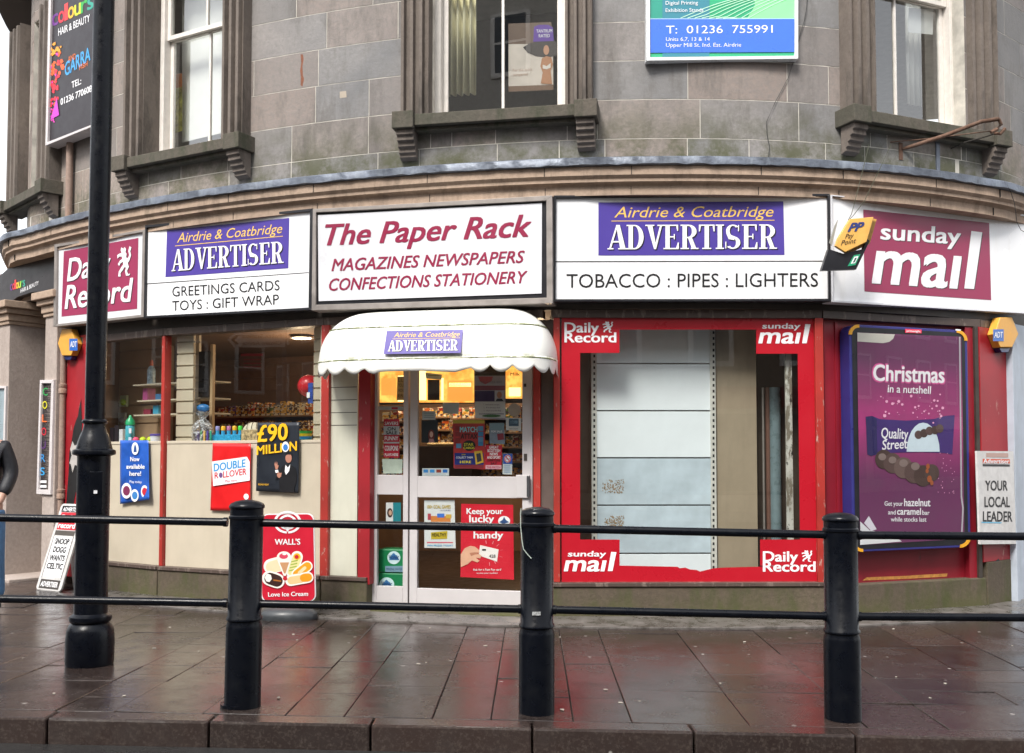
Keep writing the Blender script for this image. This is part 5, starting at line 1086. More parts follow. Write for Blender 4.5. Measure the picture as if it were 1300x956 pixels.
MB().tube([FBk.px(1202, 191, .01), FBk.px(1224, 181, .15), FBk.px(1250, 174, .3), FBk.px(1262, 170, .44)], .006, 6).build("stay", mat("dark_rod", (.03, .025, .02), .6), RB, smooth=True)
for (x, y0, y1) in ((1144, 181, 203), (1203, 189, 211)): b = MB(); px2(b, FBk, x - 2, y0, x + 2.4, y1, 0, .02); b.build("wall_plate", m_rust, RB, bevel=.002)
FB3 = CF(1180, 1200, WO, 195); b = MB(); px2(b, FB3, 1189, 178, 1193.4, 216, 0, .012); tag(b.build("lead_strap", m_lead, None), "grey lead strap standing on the flashing under the rusty bracket", "strap")
# wall stains with an outline of their own: rust streak and pale patch
FWS = CF(370, 450, WO, 100)
m_rs = mat("rust_stain", (.20, .07, .035), .8, nz=.3, ns=40)
p = FWS.px(383, 100, .002); tag(MB().poly([FWS.px(x, y, .003) for x, y in ((381.5, 69), (384.5, 69), (385.5, 75), (384, 84), (384.6, 96), (386, 100), (384, 110), (381.5, 108), (382, 98), (381, 90), (382.4, 80))]).build("rust_stain", m_rs, None), "vertical rust streak on the ashlar left of the middle window", "stain")
tag(MB().poly([FWS.px(x, y, .003) for x, y in ((430.5, 116.5), (439.5, 115.5), (440, 123.5), (431, 124.5))]).build("stone_patch", mat("pale_patch", (.42, .36, .29), .8), None), "small pale square patch on the ashlar left of the middle window", "patch")

# scraps of litter on the wet paving
Rl = random.Random(77); m_lit = mat("litter_paper", (.48, .44, .38), .6, nz=.2); first = None
for i in range(34):
    x = Rl.uniform(-3.6, 4.2); y = Rl.uniform(5.25, 7.9)
    if first is None:
        b = MB(); b.prism([Vector((.012 * math.cos(a) * (1 + .4 * math.sin(3 * a)), .008 * math.sin(a), 0)) for a in [k * .9 for k in range(7)]], Vector((0, 0, .0025))); first = b.build("litter_scrap", m_lit, None, loc=(0, 0, 0)); o = first
    else: o = first.copy(); C.objects.link(o)
    o.location = (x, y, gz(x, y) + .002); o.rotation_euler = (0, 0, Rl.uniform(0, 6)); k = Rl.uniform(.5, 1.3); o.scale = (k, k, 1); tag(o, "tiny pale scrap of litter lying on the wet paving", "litter", "scraps of litter on the paving")
# ------------------------------------------------------------------ shop interior
m_iw = mat("interior_tan", (.20, .12, .075), .7, nz=.1); m_if = mat("interior_floor", (.06, .04, .03), .35); m_ic = mat("interior_ceiling", (.20, .12, .08), .7)
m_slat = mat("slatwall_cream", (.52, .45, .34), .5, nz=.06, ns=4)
IN = BLD
sI0, sI1 = cps(108, SO)[1], cps(1240, SO)[1]
b = MB(); pts = [cat_(sI0 + (sI1 - sI0) * i / 30, SO - .12) for i in range(31)]; back = [(4.3, 13.2), (-4.6, 13.2)]
for z, nm, m_ in ((.10, "shop_floor", m_if), (2.62, "shop_ceiling", m_ic)): b = MB(); b.poly([Vector((p[0], p[1], z)) for p in list(pts) + back]); b.build(nm, m_, IN)
b = MB(); b.wbox(-4.7, 4.4, 13.2, 13.3, .1, 2.62); b.build("rear_wall", m_iw, IN)
pA, pB = pts[0], pts[-1]
for p, q in ((pA, Vector(back[1])), (pB, Vector(back[0]))):
    f_ = Fr(p, q); b = MB(); b.box(f_, 0, f_.L, .1, 2.62, -.05, .05); b.build("partition", m_iw, IN)
def slat(fr, x0, x1, y0, y1, w, n, label, grp="cream slatwall panels in the shop", m=None):
    ua = fr.uv(x0, 500, w)[0]; ub = fr.uv(x1, 500, w)[0]; va = fr.uv((x0 + x1) / 2, y0, w)[1]; vb = fr.uv((x0 + x1) / 2, y1, w)[1]
    pr = [(w - .03, vb), (w, vb)]; d = (va - vb) / n
    for i in range(n): z = vb + d * (i + .5); pr += [(w, z - .006), (w - .018, z - .006), (w - .018, z + .010), (w, z + .010)]
    pr += [(w, va), (w - .03, va)]
    b = MB(); b.prism([fr.p(ua, z, ww) for ww, z in pr], fr.U * (ub - ua)); return tag(b.build("slatwall_panel", m or m_slat, None), label, "display panel", grp)
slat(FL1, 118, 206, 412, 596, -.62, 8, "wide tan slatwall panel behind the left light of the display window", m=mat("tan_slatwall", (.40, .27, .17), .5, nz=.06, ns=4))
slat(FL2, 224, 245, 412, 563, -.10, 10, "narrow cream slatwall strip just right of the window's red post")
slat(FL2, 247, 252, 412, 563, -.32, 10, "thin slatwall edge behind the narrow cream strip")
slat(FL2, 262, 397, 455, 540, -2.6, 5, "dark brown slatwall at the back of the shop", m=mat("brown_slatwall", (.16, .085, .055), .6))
b = MB(); px2(b, FL2, 403, 410, 411, 563, -.02, -.012) ; slat(FL2, 398, 408, 408, 563, -.16, 10, "cream slatwall strip at the right end of the display window")
# display floor board
b = MB()
for fr in (FL1, FL2): b.box(fr, .02, fr.L - .01, GZ - .02, GZ + .012, -.62, -.045)
tag(b.build("display_shelf", m_slat, None), "cream display shelf running behind the left window above the cream panels", "shelf")
# things on the display shelf
sz = GZ + .012
def on(fr, px, w=-.25): u = fr.uv(px, 560, w)[0]; p = fr.p(u, sz, w); return p
def product_box(fr, x0, x1, y0, w, m, label, d=.12, grp=None, name="carton", cat="carton", z0=None):
    u0 = fr.uv(x0, 555, w)[0]; u1 = fr.uv(x1, 555, w)[0]; z1 = fr.uv((x0 + x1) / 2, y0, w)[1]; z0 = sz if z0 is None else z0
    b = MB(); b.box(fr, u0, u1, z0, z1, w - d, w); return tag(b.build(name, m, None, bevel=.003), label, cat, grp)
p = on(FL1, 165, -.12); r = .045
BT = thing("bubble_bottle", p, "turquoise bottle with a pointed green cap on the display shelf", "bottle")
MB().lathe(p, [(r, 0), (r * 1.05, .02), (r, .17), (r * .8, .185)], 18).build("bottle_body", mat("turquoise", (.06, .38, .48), .3, nz=.2, ns=20), BT, smooth=True); MB().lathe(p + Vector((0, 0, .186)), [(r * 1.05, 0), (r, .04), (r * .45, .07), (r * .2, .10)], 16).build("cap", mat("bottle_green", (.01, .36, .14), .3), BT, smooth=True)
u_, v_ = FL1.uv(165, 545, -.072); b = MB(); b.box(FL1, u_ - .018, u_ + .018, sz + .10, sz + .15, -.078, -.072); b.build("label", flat("#e4e6ee"), BT); b = MB(); b.box(FL1, u_ - .022, u_ + .022, sz + .02, sz + .06, -.0775, -.0715); b.build("label", flat("#cfd8ee"), BT)
balls = [(172.5, "#e8507a", "pink ball on the display shelf beside the turquoise bottle"), (181.5, "#c8dc2a", "left yellow-green ball on the display shelf above the blue poster"), (190.5, "#c8dc2a", "right yellow-green ball on the display shelf above the blue poster")]
for x, hx, lb in balls: p = on(FL1, x, -.10); tag(MB().ball(p + Vector((0, 0, .032)), .032, 16, 10).build("ball", flat(hx, .6), None, smooth=True), lb, "ball", "balls on the display shelf")
for i, (x0, x1, y0, hx, lb) in enumerate(((139, 144, 543, "#1c1c22", "slim black box standing far left on the display shelf"), (145, 150, 540, "#26262c", "second slim black box on the display shelf"), (151, 155.5, 545, "#cfcfd4", "slim pale box beside the turquoise bottle"))): product_box(FL1, x0, x1, y0, -.16, flat(hx, .4), lb)
# cone-nose plush drum: round white tub near the post
p = on(FL1, 198, -.12); tb = thing("plastic_tub", p, "round white tub with a purple lid beside the window's red post", "tub"); MB().lathe(p, [(.05, 0), (.056, .06), (.056, .07)], 20).build("tub_body", flat("#d8d8e0"), tb, smooth=True); MB().lathe(p + Vector((0, 0, .071)), [(.06, 0), (.06, .015), (.05, .02)], 20).build("lid", flat("#5b4a9a"), tb, smooth=True)
# wall shelves with goods on the left
def xz(fr, x, y, w): return fr.uv(x, y, w)
for i, (x0, y) in enumerate(((177, 489), (182, 509), (178, 527))):
    u0, v = xz(FL1, x0, y, -.4); u1 = FL1.L + .25; b = MB(); b.box(FL1, u0, u1, v - .015, v, -.60, -.32); b.build("wall_shelf", m_slat, None, bevel=.002).name; o_ = bpy.data.objects[-1] if False else None
sh = [o for o in bpy.data.objects if o.name.startswith("wall_shelf")]
for o, lb in zip(sh, ("highest wall shelf behind the left light of the window", "middle wall shelf behind the left light of the window", "lowest wall shelf behind the left light of the window")): tag(o, lb, "shelf", "wall shelves in the display window")
u0, v = xz(FL1, 192, 488.6, -.42); p = FL1.p(u0, v, -.42); WBt = thing("drink_bottle", p, "tall blue and white bottle on the highest wall shelf", "bottle")
MB().lathe(p, [(.040, 0), (.042, .01), (.042, .15), (.03, .18), (.014, .20)], 18).build("bottle_body", mat("bottle_print", (.30, .42, .52), .3, nz=.5, ns=25), WBt, smooth=True); MB().lathe(p + Vector((0, 0, .2005)), [(.018, 0), (.018, .04), (.01, .06)], 12).build("cap", flat("#c05a2a"), WBt, smooth=True)
for (x0, x1, y, hh, hx, lb) in ((183, 189, 509, .13, "#a04a7c", "pink picture frame box on the middle wall shelf"), (199, 206, 509, .07, "#3f6f9a", "blue box on the middle wall shelf"), (184, 193, 527, .06, "#7a2a3a", "dark red box on the lowest wall shelf"), (196, 203, 527, .10, "#3a8aa8", "teal box on the lowest wall shelf")):
    u0, v = xz(FL1, x0, y, -.4); u1 = xz(FL1, x1, y, -.4)[0]; b = MB(); b.box(FL1, u0, u1, v + .001, v + hh, -.48, -.38); tag(b.build("carton", flat(hx, .5), None, bevel=.003), lb, "carton")
# hanging packs on the slatwall
for (x0, x1, y0, y1, hx, cx_, lb) in ((136, 147, 478, 535, "#1f2a44", "#c8e02a", "dark blue hanging toy pack with a lime water pistol"), (152, 160, 502, 516, "#b8c8a0", "#9ac81e", "clear hanging pack with a lime toy inside"), (136, 143, 512, 540, "#8a5a7c", "#d08ab0", "mauve hanging pack under the dark toy pack"), (150, 158, 524, 540, "#a8aaa8", "#7c808a", "grey blister pack hanging behind the turquoise bottle")):
    a = FL1.px((x0 + x1) / 2, y1, -.55); t = thing("toy_pack", a, lb, "toy pack", "packs hanging on the slatwall"); b = MB(); px2(b, FL1, x0, y0, x1, y1, -.60, -.57); b.build("backing_card", flat(hx, .5), t); b = MB(); cx = (x0 + x1) / 2; cy = y0 + (y1 - y0) * .6; pp = FL1.px(cx, cy, -.55); b.ball(pp, .035, 10, 8, (1, .6, 1)); b.build("toy", flat(cx_, .4), t, smooth=True)
# gift basket wrapped in film, marker tub, pattern box, hats, stacked tubs
p = on(FL2, 257, -.16); GB = thing("gift_basket", p, "cellophane-wrapped gift set with teal box and blue bow on the display shelf", "gift basket")
b = MB(); b.box(FL2, *sorted((FL2.uv(250, 560, -.2)[0], FL2.uv(266, 560, -.2)[0])), sz, sz + .10, -.28, -.14); b.build("box", mat("dark_purple_box", (.07, .03, .10), .4, nz=.6, ns=40), GB, bevel=.004)
u_, v_ = FL2.uv(254, 520, -.2); b = MB(); pl_ = Fr((FL2.p(u_ - .06, 0, -.24)[:2]), (FL2.p(u_ + .06, 0, -.20)[:2])); b.box(pl_, -.03, .09, v_ - .05, v_ + .05, -.02, .0); b.build("gift_card", flat("#1c5a6c", .4), GB)
b = MB(); pc = FL2.px(258, 518, -.17); b.ball(pc, .052, 16, 10, (1.2, .8, .75)); b.build("bow", mat("bow_blue", (.02, .16, .42), .4, nz=.4, ns=15), GB, smooth=True)
m_film, N, L, P = newmat("cellophane"); P.inputs['Base Color'].default_value = (.9, .92, .95, 1); P.inputs['Alpha'].default_value = .28; P.inputs['Roughness'].default_value = .15
bp = N.new('ShaderNodeBump'); bp.inputs['Strength'].default_value = 1; bp.inputs['Distance'].default_value = .03; L.new(noise(N, L, 18, 3, dist=2), bp.inputs['Height']); L.new(bp.outputs[0], P.inputs['Normal']); al = ramp(N, L, noise(N, L, 14, 4, dist=3), .45, .62, .06, .75); L.new(al, P.inputs['Alpha'])
b = MB(); b.lathe(p + Vector((0, 0, .0)), [(.085, 0), (.105, .06), (.10, .14), (.06, .20), (.025, .235), (.05, .27), (.075, .30)], 20)
for i, q in enumerate(b.v): b.v[i] = q + Vector((RN.uniform(-.008, .008), RN.uniform(-.008, .008), RN.uniform(-.006, .006)))
b.build("cellophane_wrap", m_film, GB, smooth=True)
p = on(FL2, 287, -.12); MT = thing("marker_tub", p, "blue tub holding bottles with yellow, mauve and green caps above the red poster", "tub")
u0 = FL2.uv(269, 560, -.12)[0]; u1 = FL2.uv(305, 560, -.12)[0]; b = MB(); b.box(FL2, u0, u1, sz, sz + .075, -.22, -.12); b.build("tub_box", mat("tub_blue", (.03, .30, .55), .35, nz=.4, ns=30), MT, bevel=.004)
for i, hx in enumerate(("#8a8ac0", "#e8b020", "#b06a9a", "#e8b020", "#3ad040")):
    u = u0 + (u1 - u0) * (i + .5) / 5; q = FL2.p(u, sz + .02, -.16); bo = MB().lathe(q, [(.019, 0), (.019, .095)], 12).build("marker_bottle", mat("marker_blue", (.05, .35, .60), .35), MT, smooth=True); MB().lathe(q + Vector((0, 0, .0955)), [(.021, 0), (.021, .036), (.016, .042)], 12).build("cap", flat(hx, .35), bo, smooth=True)
product_box(FL2, 306, 329, 545.5, -.12, mat("patterned_print", (.40, .30, .16), .4, nz=.75, ns=45), "colourful patterned box on the shelf between the tub and the black poster")
for i in range(5):
    u = FL2.uv(250.5 + i * 4, 560, -.08)[0]; q = FL2.p(u, sz, -.09); tag(MB().lathe(q, [(.010, 0), (.010, .10), (.006, .115)], 10).build("pen", flat(["#4a3a7c", "#3a9a5a", "#d8b060", "#5a4a9c", "#2a9a7c"][i], .35), None, smooth=True), ["purple tube standing in front of the gift set, leftmost", "green tube standing in front of the gift set, second from left", "buff tube in the middle of the row before the gift set", "violet tube right of the buff tube before the gift set", "teal tube at the right end of the row before the gift set"][i], "tube", "tubes before the gift set")
p = on(FL2, 322, -.30); HT = thing("straw_hat", p + Vector((0, 0, .06)), "cream straw hat with dark stripes lying behind the black poster", "hat")
b = MB(); b.ball(p + Vector((0, 0, .10)), .10, 24, 12, (1.05, .9, .95)); b.build("crown", mat("straw", (.62, .55, .42), .7), HT, smooth=True); MB().lathe(p + Vector((0, 0, .075)), [(.05, 0), (.135, .002), (.137, .008), (.06, .012)], 28).build("brim", mat("straw", (.62, .55, .42), .7), HT, smooth=True)
for k_ in (-.035, .0, .035): MB().tube([p + Vector((k_ * (1 + .4 * math.cos(a)), -.095 * math.cos(a), .10 + .098 * math.sin(a))) for a in [i * math.pi / 10 for i in range(1, 10)]], .003, 6).build("stripe", mat("hat_stripe", (.12, .09, .06), .7), HT, smooth=True)
for i, hx in enumerate(("#1f6f5a", "#2a8ad0", "#e8c020", "#35a04a")):
    u = FL2.uv(388, 560, -.2)[0]; q = FL2.p(u, sz + i * .026, -.2); tag(MB().lathe(q, [(.055, 0), (.062, .022), (.064, .025)], 20).build("plastic_bowl", flat(hx, .4), None, smooth=True), ["dark green bowl, bottom of the stack right of the black poster", "blue bowl, second from the bottom of its stack", "yellow bowl, second from the top of its stack", "bright green bowl, top of the stack right of the black poster"][i], "bowl", "stacked plastic bowls")
pc = FL2.px(392, 490, -.35); BA = thing("balloon_pack", pc - Vector((0, 0, .1)), "red ball with a blue packet hanging by the right end of the display window", "ball"); MB().ball(pc, .105, 22, 14).build("ball", flat("#c8202c", .35), BA, smooth=True); b = MB(); px2(b, FL2, 391, 486, 397, 512, -.24, -.22); b.build("packet", mat("packet_blue", (.02, .06, .30), .4, nz=.5, ns=30), BA); b = MB(); px2(b, FL2, 389.5, 498, 393, 505, -.235, -.212); b.build("price_tag", m_wl, BA)
# black framed panel leaning inside, with timber batten
b = MB(); px2(b, FL2, 252, 446, 265, 504, -.30, -.26); tag(b.build("black_panel", mat("black_panel", (.02, .02, .025), .3), None, bevel=.003), "tall black panel hanging inside between the slatwall strip and a timber batten", "panel")
b = MB(); px2(b, FL2, 266, 437, 269.5, 560, -.32, -.28); tag(b.build("timber_batten", mat("batten", (.42, .28, .15), .6), None, bevel=.002), "thin pale timber batten standing behind the display shelf", "batten")
# notice at the back and downlight
fN = Fr((FL2.o - FL2.N * 2.5)[:2], (FL2.o - FL2.N * 2.5 + FL2.U)[:2]); a = fN.px(320, 470)
NB = thing("wall_notice", a, "pink-lettered notice on the brown back wall, seen through the left window", "notice"); Q(NB, fN, [(304, 447), (336, 447), (336, 471), (304, 471)], .0, mat("notice_paper", (.16, .09, .075), .6), "paper_sheet", .002); Q(NB, fN, [(306, 449), (334, 449), (334, 452), (306, 452)], .003, flat("#a03a48", .5), "small_print")
for i in range(3): Q(NB, fN, [(309, 456 + i * 4.5), (331, 456 + i * 4.5), (331, 457.4 + i * 4.5), (309, 457.4 + i * 4.5)], .003, flat("#904048", .5), "small_print")
m_em = mat("lamp_glow", (1, .9, .7), .5, nz=0, emis=(1, .78, .48), es=9)
def downlight(p, lb, e=26):
    t = thing("downlight", p, lb, "ceiling light", "round downlights in the shop ceiling"); MB().lathe(p + Vector((0, 0, -.012)), [(.105, 0), (.125, .0), (.125, .012)], 24).build("trim_ring", m_gf, t, smooth=True); MB().lathe(p + Vector((0, 0, -.014)), [(.0, 0), (.10, 0), (.10, .002)], 24).build("lamp", m_em, t)
    ld = bpy.data.lights.new("downlight_lamp", 'POINT'); ld.energy = e; ld.color = (1, .72, .45); ld.shadow_soft_size = .1; lo = bpy.data.objects.new("downlight_lamp", ld); C.objects.link(lo); lo.location = (0, 0, -.3); lo.parent = t
p = atz(383, 428, 2.60); downlight(p, "lit round downlight reflected low in the ceiling behind the left window", 9)
downlight(Vector((-.6, 9.8, 2.6)), "lit round downlight in the ceiling just inside the shop door", 40)
downlight(Vector((.3, 11.6, 2.6)), "lit round downlight deep inside the shop behind the door", 45)
# glowing yellow header boards seen through the top of the door
m_yg = mat("backlit_yellow", (.9, .5, .1), .5, nz=0, emis=(1.0, .50, .07), es=1.35)
m_yg, N, L, P = newmat('backlit_yellow_print'); f = noise(N, L, 9, 5, .7); c = mixc(N, L, ramp(N, L, f, .42, .62), (1.0, .60, .12), (1.0, .26, .03)); L.new(c, P.inputs['Emission Color']); P.inputs['Emission Strength'].default_value = .85; P.inputs['Base Color'].default_value = (.6, .35, .08, 1)
m_yg2 = mat("backlit_orange", (.9, .4, .1), .5, nz=0, emis=(1.0, .28, .05), es=.9); m_yg3 = mat("backlit_cream", (.9, .8, .5), .5, nz=0, emis=(1.0, .74, .30), es=1.5)
fH = Fr((FD.o - FD.N * 1.0)[:2], (FD.o - FD.N * 1.0 + FD.U)[:2]); a = fH.px(560, 512)
HD = thing("lightbox_header", a, "glowing yellow lightbox header over the counter, seen through the top of the door", "lightbox")
b = MB(); px2(b, fH, 470, 455, 672, 512, -.12, 0); b.build("casing", m_dark, HD)
for (x0, x1, y0, y1, m_) in ((482, 512, 456, 511, m_yg), (505, 513, 477, 510, m_yg3), (484, 503, 480, 502, m_yg2), (532, 541, 470, 508, m_yg3), (543, 558, 482, 508, m_dark), (602, 640, 470, 511, m_dark), (530, 602, 456, 511, m_yg), (560, 563, 480, 508, m_yg3), (568, 600, 483, 509, m_yg2), (570, 598, 486, 491, m_yg3), (642, 664, 456, 506, m_yg), (646, 661, 492, 503, m_yg3)): Q(HD, fH, [(x0, y0), (x1, y0), (x1, y1), (x0, y1)], .003 if m_ is m_yg else .005, m_, "lit_panel", .002)
T(HD, fH, "Milk", 648, 477, 660, 477, 4, .008, flat("#b0441a"), .02)
# counter and shelving
b = MB(); px2(b, fH, 531, 566, 600, 606, -.5, -.05); tag(b.build("shop_counter", mat("counter_dark", (.05, .035, .03), .4), None, bevel=.01), "dark shop counter behind the left half of the door glass", "counter")
fG = fH
cz = fG.uv(565, 566, -.05)[1]
cols_ = ["#b8501e", "#c87828", "#d8a848", "#8a2a1e", "#3a4a6c", "#d0c8b8", "#5a3a28", "#a83030", "#e0a030", "#4a6a3a", "#c06a3a", "#7a5a9a", "#e8d8b0"]
def shelf_unit(fr, x0, x1, y0, y1, w, rows, lb, grp, ncol, rs):
    R_ = random.Random(rs); a = fr.px((x0 + x1) / 2, y1, w); t = thing("shelving_unit", a, lb, "shelving"); b = MB(); px2(b, fr, x0, y0, x1, y1, w - .32, w - .30, w); b.build("back_panel", mat("shelf_back", (.13, .08, .06), .6), t)
    u0 = fr.uv(x0, 540, w)[0]; u1 = fr.uv(x1, 540, w)[0]; va = fr.uv(x0, y0, w)[1]; vb = fr.uv(x0, y1, w)[1]; d = (va - vb) / rows
    for r in range(rows):
        b = MB(); z = vb + d * r; b.box(fr, u0, u1, z, z + .018, w - .30, w); b.build("shelf", mat("shelf_wood", (.20, .12, .07), .5), t, bevel=.002)
        x = u0 + .01
        while x < u1 - .03:
            wd_ = R_.uniform(.05, .11); x2 = min(x + wd_, u1 - .005); hh = d * R_.uniform(.45, .8); b = MB(); b.box(fr, x, x2, z + .019, z + .019 + hh, w - .2, w - .02 - R_.random() * .04)
            hx = R_.choice(cols_); GOODS.append((b.build("packet", printed(hx), None, bevel=.002), lb, r)); x = x2 + .006
GOODS = []
shelf_unit(fH, 572, 664, 515, 606, -.35, 5, "wooden shelving of snack packets behind the right half of the door glass", "", 0, 4)
shelf_unit(fH, 482, 513, 520, 606, -.2, 5, "narrow shelving of packets behind the door's side light", "", 0, 6)
shelf_unit(fH, 534, 570, 515, 564, -.6, 3, "shelving of orange packets standing behind the shop counter", "", 0, 8)
fBk = Fr((FL2.o - FL2.N * 2.1)[:2], (FL2.o - FL2.N * 2.1 + FL2.U)[:2])
shelf_unit(fBk, 272, 396, 508, 600, 0, 4, "long dark magazine shelving deep behind the left display window", "", 0, 12)
lab = {0: "bottom", 1: "second lowest", 2: "third lowest", 3: "fourth lowest", 4: "top"}
for o, lb, r in GOODS:
    who = "behind the counter" if "counter" in lb else "behind the side light" if "side light" in lb else "behind the door glass" if "door glass" in lb else "deep behind the left window"
    tag(o, "small snack packet on the %s shelf %s" % (lab[r], who), "packet", "packets on the %s shelf %s" % (lab[r], who))
# snack pile on the counter
for i in range(9): p = fH.p(fH.uv(548 + i * 4, 560, -.2)[0], cz + .018, -.15 - .03 * (i % 3)); tag(MB().ball(p, .028, 10, 6, (1.2, 1, .65)).build("bread_roll", mat("roll_cream", (.62, .50, .28), .6), None, smooth=True), "one of the pale rolls heaped on the counter inside the door", "bread roll", "rolls on the counter")
# ---------------- right bay: empty white display shelving and boarding
m_ws = mat("white_metal_shelving", (.80, .84, .87), .35, nz=.04, ns=3); m_ws2 = mat("frosted_white_reflection", (.52, .60, .66), .35, nz=.22, ns=2.2)  # frosted panels have a dark reflected smudge put into their blue-grey mottling
wS = -.30
a = FR.px(830, 735, wS); SHV = thing("display_rack", a, "empty white metal display rack with slotted uprights behind the red vinyl border", "display rack")
ys = [396, 461.5, 521.5, 581.3, 641.4, 702.6, 745]
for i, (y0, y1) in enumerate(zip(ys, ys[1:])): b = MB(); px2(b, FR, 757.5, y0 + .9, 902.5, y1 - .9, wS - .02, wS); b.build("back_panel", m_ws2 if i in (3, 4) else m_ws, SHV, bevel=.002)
b = MB(); px2(b, FR, 757, 396, 903, 745, wS - .045, wS - .03); b.build("backing", m_gf, SHV)
for xc in (754.6, 906):
    b = MB(); px2(b, FR, xc - 3.6, 396, xc + 3.2, 745, wS - .04, wS + .015); up = b.build("upright", mat("upright_cream", (.62, .60, .55), .4), SHV, bevel=.001)
    b = MB(); y = 398
    while y < 742: px2(b, FR, xc - 1.3, y, xc + 1.1, y + 3.6, wS + .0155, wS + .0165); y += 7.45
    b.build("slots", mat("slot_black", (.01, .01, .01), .6, nz=0), up)
m_glue = mat("glue_residue", (.30, .19, .09), .7, nz=.5, ns=60)
for qd in ([(766, 609), (775, 612), (792, 617), (792, 625), (785, 623), (779, 626), (773, 620), (765, 617)], [(768, 661), (778, 658), (784, 655.5), (792, 655), (792, 668), (783, 664), (777, 666), (768, 665)]):
    b = MB(); Rg = random.Random(len(qd)); x0 = min(p[0] for p in qd); x1 = max(p[0] for p in qd); y0 = min(p[1] for p in qd); y1 = max(p[1] for p in qd)
    for k in range(150):
        x = Rg.uniform(x0, x1); y = Rg.uniform(y0, y1)
        if (y - y0) / (y1 - y0) < .25 and x < x0 + 5: continue
        b.poly([FR.px(*p, wS + .0015 + .00001 * k) for p in ell(x, y, Rg.uniform(.3, 1), Rg.uniform(.3, 1), 6)])
    b.build("glue_marks", m_glue, SHV)
# boards closing the bay at the back and on the right
m_bd = mat("tan_board", (.34, .27, .19), .5, nz=.10, ns=3, streak=.15)
def boardpx(x0, x1, w, m_, nm, lb, cat, y0=398, y1=745, d=.02): b = MB(); px2(b, FR, x0, y0, x1, y1, w - d, w); return tag(b.build(nm, m_, None, bevel=.002), lb, cat)
boardpx(910, 961, wS - .02, m_bd, "tan_board", "tall tan board standing right of the empty white rack", "board")
boardpx(734, 750.5, wS - .06, mat("brown_board", (.13, .08, .055), .4, nz=.2, ns=4), "brown_board", "dark brown board standing left of the empty white rack", "board")
boardpx(961.5, 1034, wS - .25, mat("deep_brown", (.09, .065, .05), .4), "brown_board", "dark brown board behind the grey pipes at the right of the window", "board")
for (x, r, w, m_, nm, lb) in ((969, .010, -.42, m_gf, "pipe", "thin grey pipe in the right window, leftmost of three"), (975, .022, -.45, mat("brown_pipe", (.16, .08, .06), .4), "pipe", "brown pipe in the right window between two grey ones"), (984, .05, -.44, mat("teal_grey", (.17, .23, .25), .3, nz=.2), "pipe", "thick blue-grey pipe in the right window")): p = FR.px(x, 560, w); tag(MB().tube([(p.x, p.y, RZ), (p.x, p.y, FR.uv(x, 492, w)[1])], r, 16).build(nm, m_, None, smooth=True), lb, "pipe", "pipes standing in the right window")
boardpx(998, 1006.5, -.10, peel("flaking_plaster", (.60, .58, .53), (.20, .17, .13), amt=.5, scale=6), "plaster_strip", "flaking white plaster strip just inside the right edge of the window", "plaster strip")
b = MB(); b.box(FR, .05, FR.L - .03, RZ - .02, RZ + .02, -.55, -.06); tag(b.build("plinth_board", m_dark, None), "dark base board under the empty white rack in the right window", "board")
b = MB(); b.box(FR, .03, FR.L, RZ - .2, 2.62, -.75, -.72); tag(b.build("bay_partition", m_dark, None), "dark partition closing off the back of the right window bay", "partition")
# ------------------------------------------------------------------ door stickers and posters (behind the glass)
GD = "papers stuck inside the door glass"
w0 = -.034
def dp_(q, m, lb, name="notice", cat="notice", w=w0): return poster(name, FD, q, w, m, lb, cat, GD)
def rect(x0, y0, x1, y1): return [(x0, y0), (x1, y0), (x1, y1), (x0, y1)]
def pr(t, x0, y0, x1, y1, m, k=1, nm="print"): Q(t, FD, rect(x0, y0, x1, y1), w0 + .0012 * k, m, nm)
def tx(t, s, x0, y, x1, h, m, k=2, bo=.02, sh=0): T(t, FD, s, x0, y, x1, y, h, w0 + .0012 * k, m, bo, sh)
pw = mat("paper_white", (.62, .62, .62), .5, nz=.04); pg = mat("paper_grey", (.50, .53, .54), .5, nz=.06); pred = mat("paper_red", (.50, .012, .035), .45, nz=.1, ns=8)
t = dp_(rect(487, 532, 507, 581), pred, "red strip notice reading On Sale, on the side light glass"); pr(t, 487, 541, 507, 552, pg); tx(t, "ON", 492, 546.5, 502, 4, m_blk, 3, .03); tx(t, "SALE", 490, 551.4, 504, 4, m_blk, 3, .03)
tx(t, "SAVERS", 488.5, 539.5, 505.5, 4, m_wl); pr(t, 487, 561, 507, 563, pg); tx(t, "COUPONS", 488.5, 572, 505.5, 6, m_wl, 3, .03); tx(t, "PLAYS HERE", 488.5, 579, 505.5, 3.4, m_wl, 3, .02); tx(t, "FUNNY", 488.5, 559, 505.5, 5, m_wl, 2, .03)
t = dp_([(485, 582.5), (511, 583), (510.5, 601), (486.5, 601)], mat("map_paper", (.50, .56, .48), .5, nz=.12, ns=20), "pale green map sheet at the bottom of the side light's upper glass")
t = dp_(rect(481, 516, 512, 520.5), pg, "narrow white strip across the side light above the red notice"); pr(t, 497, 517, 505, 519.5, pred)
t = dp_([(504.5, 478), (513, 478), (513, 508), (503.5, 508)], mat("yellow_paper", (.75, .50, .16), .5), "yellow paper lettered in brown at the top of the side light")
for i, s in enumerate(("LL", "YOU", "WON", "ER")): tx(t, s, 505.5, 484.5 + i * 6.6, 512, 4, flat("#7a4a1a"), 2, .01)
t = dp_(rect(490, 638, 509, 662), flat("#1f7a84", .4), "teal and white leaflet with a portrait in the lower side light"); pr(t, 490, 638, 499, 662, pw); Q(t, FD, ell(495, 651, 3.6, 6, 16), w0 + .003, flat("#3a2420"), "portrait_print"); Q(t, FD, ell(495.4, 651, 2.1, 3.4, 14), w0 + .0042, flat("#c09a84"), "portrait_print")
